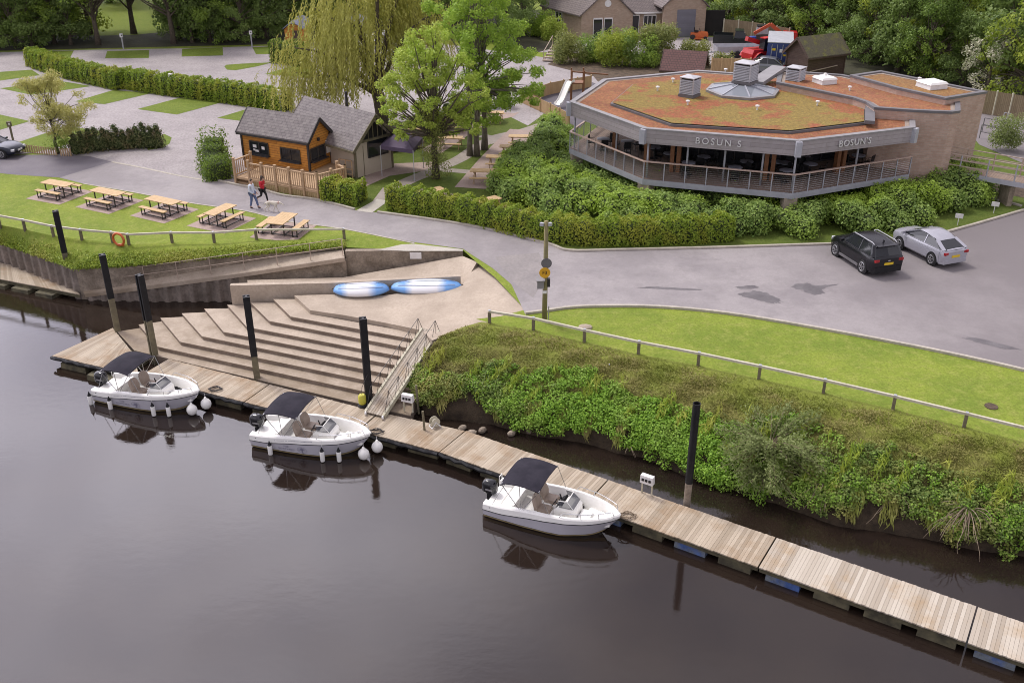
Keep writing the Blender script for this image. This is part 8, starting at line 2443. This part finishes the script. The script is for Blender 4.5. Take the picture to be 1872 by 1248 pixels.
for k, (px_, py_, w, lb) in enumerate([(668, 88, 3.2, 'white tarpaulin covered heap left of the willow trunk'), (700, 86, 3.4, 'white tarpaulin covered heap behind the willow trunk'), (722, 102, 2.8, 'lower white covered boat at the right of the tarpaulin heaps')]):
    p = at(px_, py_); r = thing('covered_boat', lb, 'covered boat', p, 0, 'white covered heaps behind the willow')
    b = MB(); rings = []
    for i in range(7):
        t = -1 + i / 3; kx = math.sqrt(max(.06, 1 - t * t)); rings.append([V(t * w / 2, math.cos(a) * 1.1 * kx, max(0, math.sin(a) * 1.7 * kx * (1 + .14 * math.sin(i * 2.3 + a * 3 + k)))) for a in [math.pi * j / 8 for j in range(9)]])
    b.loft(rings); b.build('cover', MAT['tarp'], r, smooth=True, world=False)
    b = MB()
    for x in (-.5, .4): b.tube([(x, 1.15 * math.cos(a), 1.72 * math.sin(a)) for a in [math.pi * j / 8 for j in range(9)]], .02, 4)
    b.tube([(-.5, 0, 1.72), (.4, 0, 1.72)], .02, 4); b.build('rope', MAT['black_metal'], r, world=False)
st_ = thing('garden_steps', 'short wooden garden steps with handrails left of the scrub below the house', 'steps', at(1004, 112))
a, c = at(1002, 113), at(1018, 102)
b = MB()
for k in range(6):
    q = a.lerp(c, k / 5); b.box(q + V(0, 0, .12 + .17 * k), (1.1, .35, .1), heading(a, c) + R(90))
b.bar(a + V(.45, -.2, .05), c + V(.45, -.2, .95), .06, .14); b.bar(a + V(-.45, .2, .05), c + V(-.45, .2, .95), .06, .14); b.build('treads', MAT['rail_beige'], st_)
for s in (-1, 1):
    b = MB(); o_ = V(.45 * s, -.2 * s, 0); b.bar(a + o_ + V(0, 0, .9), c + o_ + V(0, 0, 1.9), .06, .06); b.bar(a + o_, a + o_ + V(0, 0, .95), .06, .06); b.bar(c + o_ + V(0, 0, .8), c + o_ + V(0, 0, 1.95), .06, .06); b.build('handrail', MAT['rail_beige'], st_)
# yard
MAT['blue_box'] = M('blue container paint', (.035, .06, .20), (.03, .05, .165), 2, .5)
ct = thing('shipping_container', 'dark blue shipping container with a pale roof beside the brown shed', 'container', at(1421, 131), R(-14))
b = MB(); b.box((.0, 3.0, 1.3), (2.3, 6, 2.6)); body = b.build('body', MAT['blue_box'], ct, world=False)
b = MB(); b.box((0, 3.0, 2.63), (2.36, 6.06, .06)); b.build('roof', MAT['galv'], ct, world=False)
for k in range(4):
    b = MB(); b.tube([(-.75 + .5 * k, -.05, .15), (-.75 + .5 * k, -.05, 2.45)], .03, 6); b.build('lock_rod', MAT['galv'], ct, world=False)
for k, (x, z, sx, sz) in enumerate(((-.55, 2.0, .3, .2), (-.6, 1.2, .25, .25), (.1, 1.9, .25, .3), (.5, 1.5, .3, .15), (.6, 2.1, .2, .3), (-.1, .8, .25, .2))):
    b = MB(); b.box((x, -.015, z), (sx, .03, sz)); b.build('sticker', MAT['white_paint' if k % 3 else 'plate_yellow'], ct, world=False)
MAT['red_paint'] = M('red machine paint', (.52, .022, .022), (.42, .018, .018), 2, .4)
th_ = thing('telehandler', 'red telescopic loader with big tyres and a raised rear boom beside the blue container', 'loader', at(1393, 117), R(30))
b = MB(); b.loft([[V(x, -.75, .7), V(x, .75, .7), V(x, .75, z), V(x, -.75, z)] for x, z in ((-2.1, 1.2), (-1.9, 1.6), (.4, 1.5), (1.6, 1.35), (1.9, 1.1))]); b.build('chassis', MAT['red_paint'], th_, world=False)
b = MB(); b.bar((1.9, .35, 1.35), (-2.0, .35, 2.5), .4, .4); b.bar((1.9, .35, 1.3), (2.5, .35, .6), .3, .3); b.build('boom', MAT['red_paint'], th_, world=False)
b = MB(); b.box((-.1, -.42, 1.95), (1.25, .75, 1.15), taper=.85); b.build('cab', MAT['glass'], th_, world=False)
b = MB(); b.box((-.1, -.42, 2.55), (1.15, .72, .08)); b.build('cab_roof', MAT['red_paint'], th_, world=False)
for x in (-1.3, 1.3):
    for s in (-1, 1):
        b = MB(); b.lathe([(.25, s * .72), (.5, s * .74), (.6, s * .8), (.6, s * 1.05), (.5, s * 1.1), (.3, s * 1.1), (.2, s * 1.02)], (x, 0, .6), 20, axis='Y'); w_ = b.build('wheel', MAT['tyre'], th_, world=False)
        b = MB(); b.lathe([(.0, s * 1.05), (.28, s * 1.06), (.3, s * 1.11)], (x, 0, .6), 14, axis='Y'); b.build('rim', MAT['alloy'], w_, world=False)
        b = MB(); b.loft([[V(x + .72 * math.cos(a), s * .7, .6 + .72 * math.sin(a)), V(x + .72 * math.cos(a), s * 1.12, .6 + .72 * math.sin(a)), V(x + .76 * math.cos(a), s * 1.12, .6 + .76 * math.sin(a)), V(x + .76 * math.cos(a), s * .7, .6 + .76 * math.sin(a))] for a in [math.pi * (.1 + .8 * j / 6) for j in range(7)]]); b.build('mudguard', MAT['red_paint'], th_, world=False)
lb2 = thing('digger', 'orange red digger arm and bucket behind the loader in the yard', 'digger', at(1408, 84), R(170))
b = MB(); b.bar((-1.5, 0, .9), (.2, 0, 2.2), .35, .35); b.bar((.2, 0, 2.2), (1.8, 0, 1.2), .3, .3); b.build('arm', M('orange red paint', (.55, .09, .03), (.45, .07, .025), 2, .5), lb2, world=False)
b = MB(); b.box((-1.9, 0, .8), (1.5, 1.6, 1.4), taper=.9); b.build('body', MAT['red_paint'], lb2, world=False)
b = MB(); b.box((-2.0, 0, .2), (2.2, 1.9, .4)); b.build('tracks', MAT['black'], lb2, world=False)
# pickup: dark, open bed
pk = thing('pickup_truck', 'dark open backed pickup truck parked along the board fence', 'pickup', at(1343, 86), R(-12))
pt = car_paint('black green pickup paint', (.02, .024, .024))
b = MB(); b.loft([[V(x, -.88, .45), V(x, .88, .45), V(x, .88, z), V(x, -.88, z)] for x, z in ((-2.3, .95), (-.2, .95), (.9, 1.05), (2.1, .95), (2.3, .75))]); b.build('body', pt, pk, world=False)
b = MB(); b.loft([[V(-.15, -.82, 1.0), V(1.25, -.82, 1.0), V(1.25, .82, 1.0), V(-.15, .82, 1.0)], [V(-.05, -.68, 1.7), V(.75, -.68, 1.7), V(.75, .68, 1.7), V(-.05, .68, 1.7)]]); b.build('cab', MAT['glass'], pk, world=False)
b = MB(); b.box((.35, 0, 1.72), (.9, 1.42, .07)); b.build('cab_roof', pt, pk, world=False)
b = MB()
b.box((-1.25, -.86, 1.1), (2.0, .06, .4)); b.box((-1.25, .86, 1.1), (2.0, .06, .4)); b.box((-2.25, 0, 1.1), (.06, 1.7, .4)); b.box((-1.25, 0, .97), (2.0, 1.7, .05)); b.build('load_bed', pt, pk, world=False)
for x in (-1.4, 1.4):
    for s in (-1, 1):
        b = MB(); b.lathe([(.2, s * .68), (.38, s * .7), (.38, s * .9), (.2, s * .92)], (x, 0, .38), 16, axis='Y'); b.build('wheel', MAT['tyre'], pk, world=False)
tr_ = thing('tipper_trailer', 'long low grey metal trailer in front of the pickup', 'trailer', at(1350, 103), R(4))
b = MB(); b.loft([[V(-2.4, -.8, .5), V(2.2, -.8, .5), V(2.2, .8, .5), V(-2.4, .8, .5)], [V(-2.5, -.95, 1.1), V(2.3, -.95, 1.1), V(2.3, .95, 1.1), V(-2.5, .95, 1.1)]], caps=False)
b.add([(-2.4, -.8, .52), (2.2, -.8, .52), (2.2, .8, .52), (-2.4, .8, .52)], [(0, 1, 2, 3)]); b.build('tub', MAT['galv'], tr_, world=False)
b = MB(); b.bar((-2.4, 0, .45), (-3.6, 0, .4), .12, .12); b.build('drawbar', MAT['galv'], tr_, world=False)
for x in (-.4, .5):
    for s in (-1, 1):
        b = MB(); b.lathe([(.15, s * .8), (.33, s * .82), (.33, s * 1.0), (.15, s * 1.02)], (x, 0, .33), 14, axis='Y'); b.build('wheel', MAT['tyre'], tr_, world=False)
mw = thing('ride_on_mower', 'orange ride on mower by the roller door', 'mower', at(1277, 73), R(-10))
b = MB(); b.loft([[V(x, -.4, .35), V(x, .4, .35), V(x, .36, z), V(x, -.36, z)] for x, z in ((-.9, .7), (-.2, .75), (.2, .9), (.9, .8), (1.0, .6))]); b.build('body', MAT['orange'], mw, world=False)
b = MB(); b.box((-.3, 0, .9), (.45, .45, .12)); b.box((-.52, 0, 1.1), (.1, .45, .4)); b.build('seat', MAT['black'], mw, world=False)
b = MB(); b.box((.05, 0, .22), (1.0, 1.3, .16)); b.build('cutting_deck', MAT['orange'], mw, world=False)
b = MB(); b.tube([(.15, 0, .85), (0, 0, 1.15)], .03, 5); b.tube([(.02 , .18 * math.cos(q), 1.15 + .1 * math.sin(q)) for q in [2 * math.pi * j / 10 for j in range(11)]], .02, 4); b.build('steering_wheel', MAT['black'], mw, world=False)
for x, rr in ((-.65, .3), (.7, .22)):
    for s in (-1, 1):
        b = MB(); b.lathe([(.08, s * .42), (rr, s * .44), (rr, s * .62), (.08, s * .64)], (x, 0, rr), 14, axis='Y'); b.build('wheel', MAT['tyre'], mw, world=False)
o = MB().lathe([(.27, 0), (.29, .02), (.3, .3), (.29, .44), (.3, .6), (.28, .88), (.24, .9)], n=16).build('blue_barrel', M('blue plastic barrel', (.02, .06, .33), (.018, .05, .27), 3, .45), smooth=True, angle=50)
o.location = at(1374, 88); o.scale = (1.3, 1.3, 1.3); tag(o, 'bright blue plastic barrel between the pickup and the red loader', 'barrel')
tr2 = thing('farm_vehicle', 'dark green utility vehicle with a pale windscreen behind the blue barrel', 'utility vehicle', at(1391, 80), R(-100))
b = MB(); b.box((0, 0, .75), (2.4, 1.4, .6), taper=.92); b.build('body', MAT['brown_boards'], tr2, world=False)
b = MB(); b.box((-.2, 0, 1.4), (1.2, 1.25, .75), taper=.88); b.build('cab', MAT['lamp_clear'], tr2, world=False)
b = MB(); b.box((-.2, 0, 1.8), (1.25, 1.2, .07)); b.build('cab_roof', MAT['black'], tr2, world=False)
for x in (-.8, .8):
    for s in (-1, 1):
        b = MB(); b.lathe([(.1, s * .55), (.34, s * .57), (.34, s * .76), (.1, s * .78)], (x, 0, .34), 14, axis='Y'); b.build('wheel', MAT['tyre'], tr2, world=False)
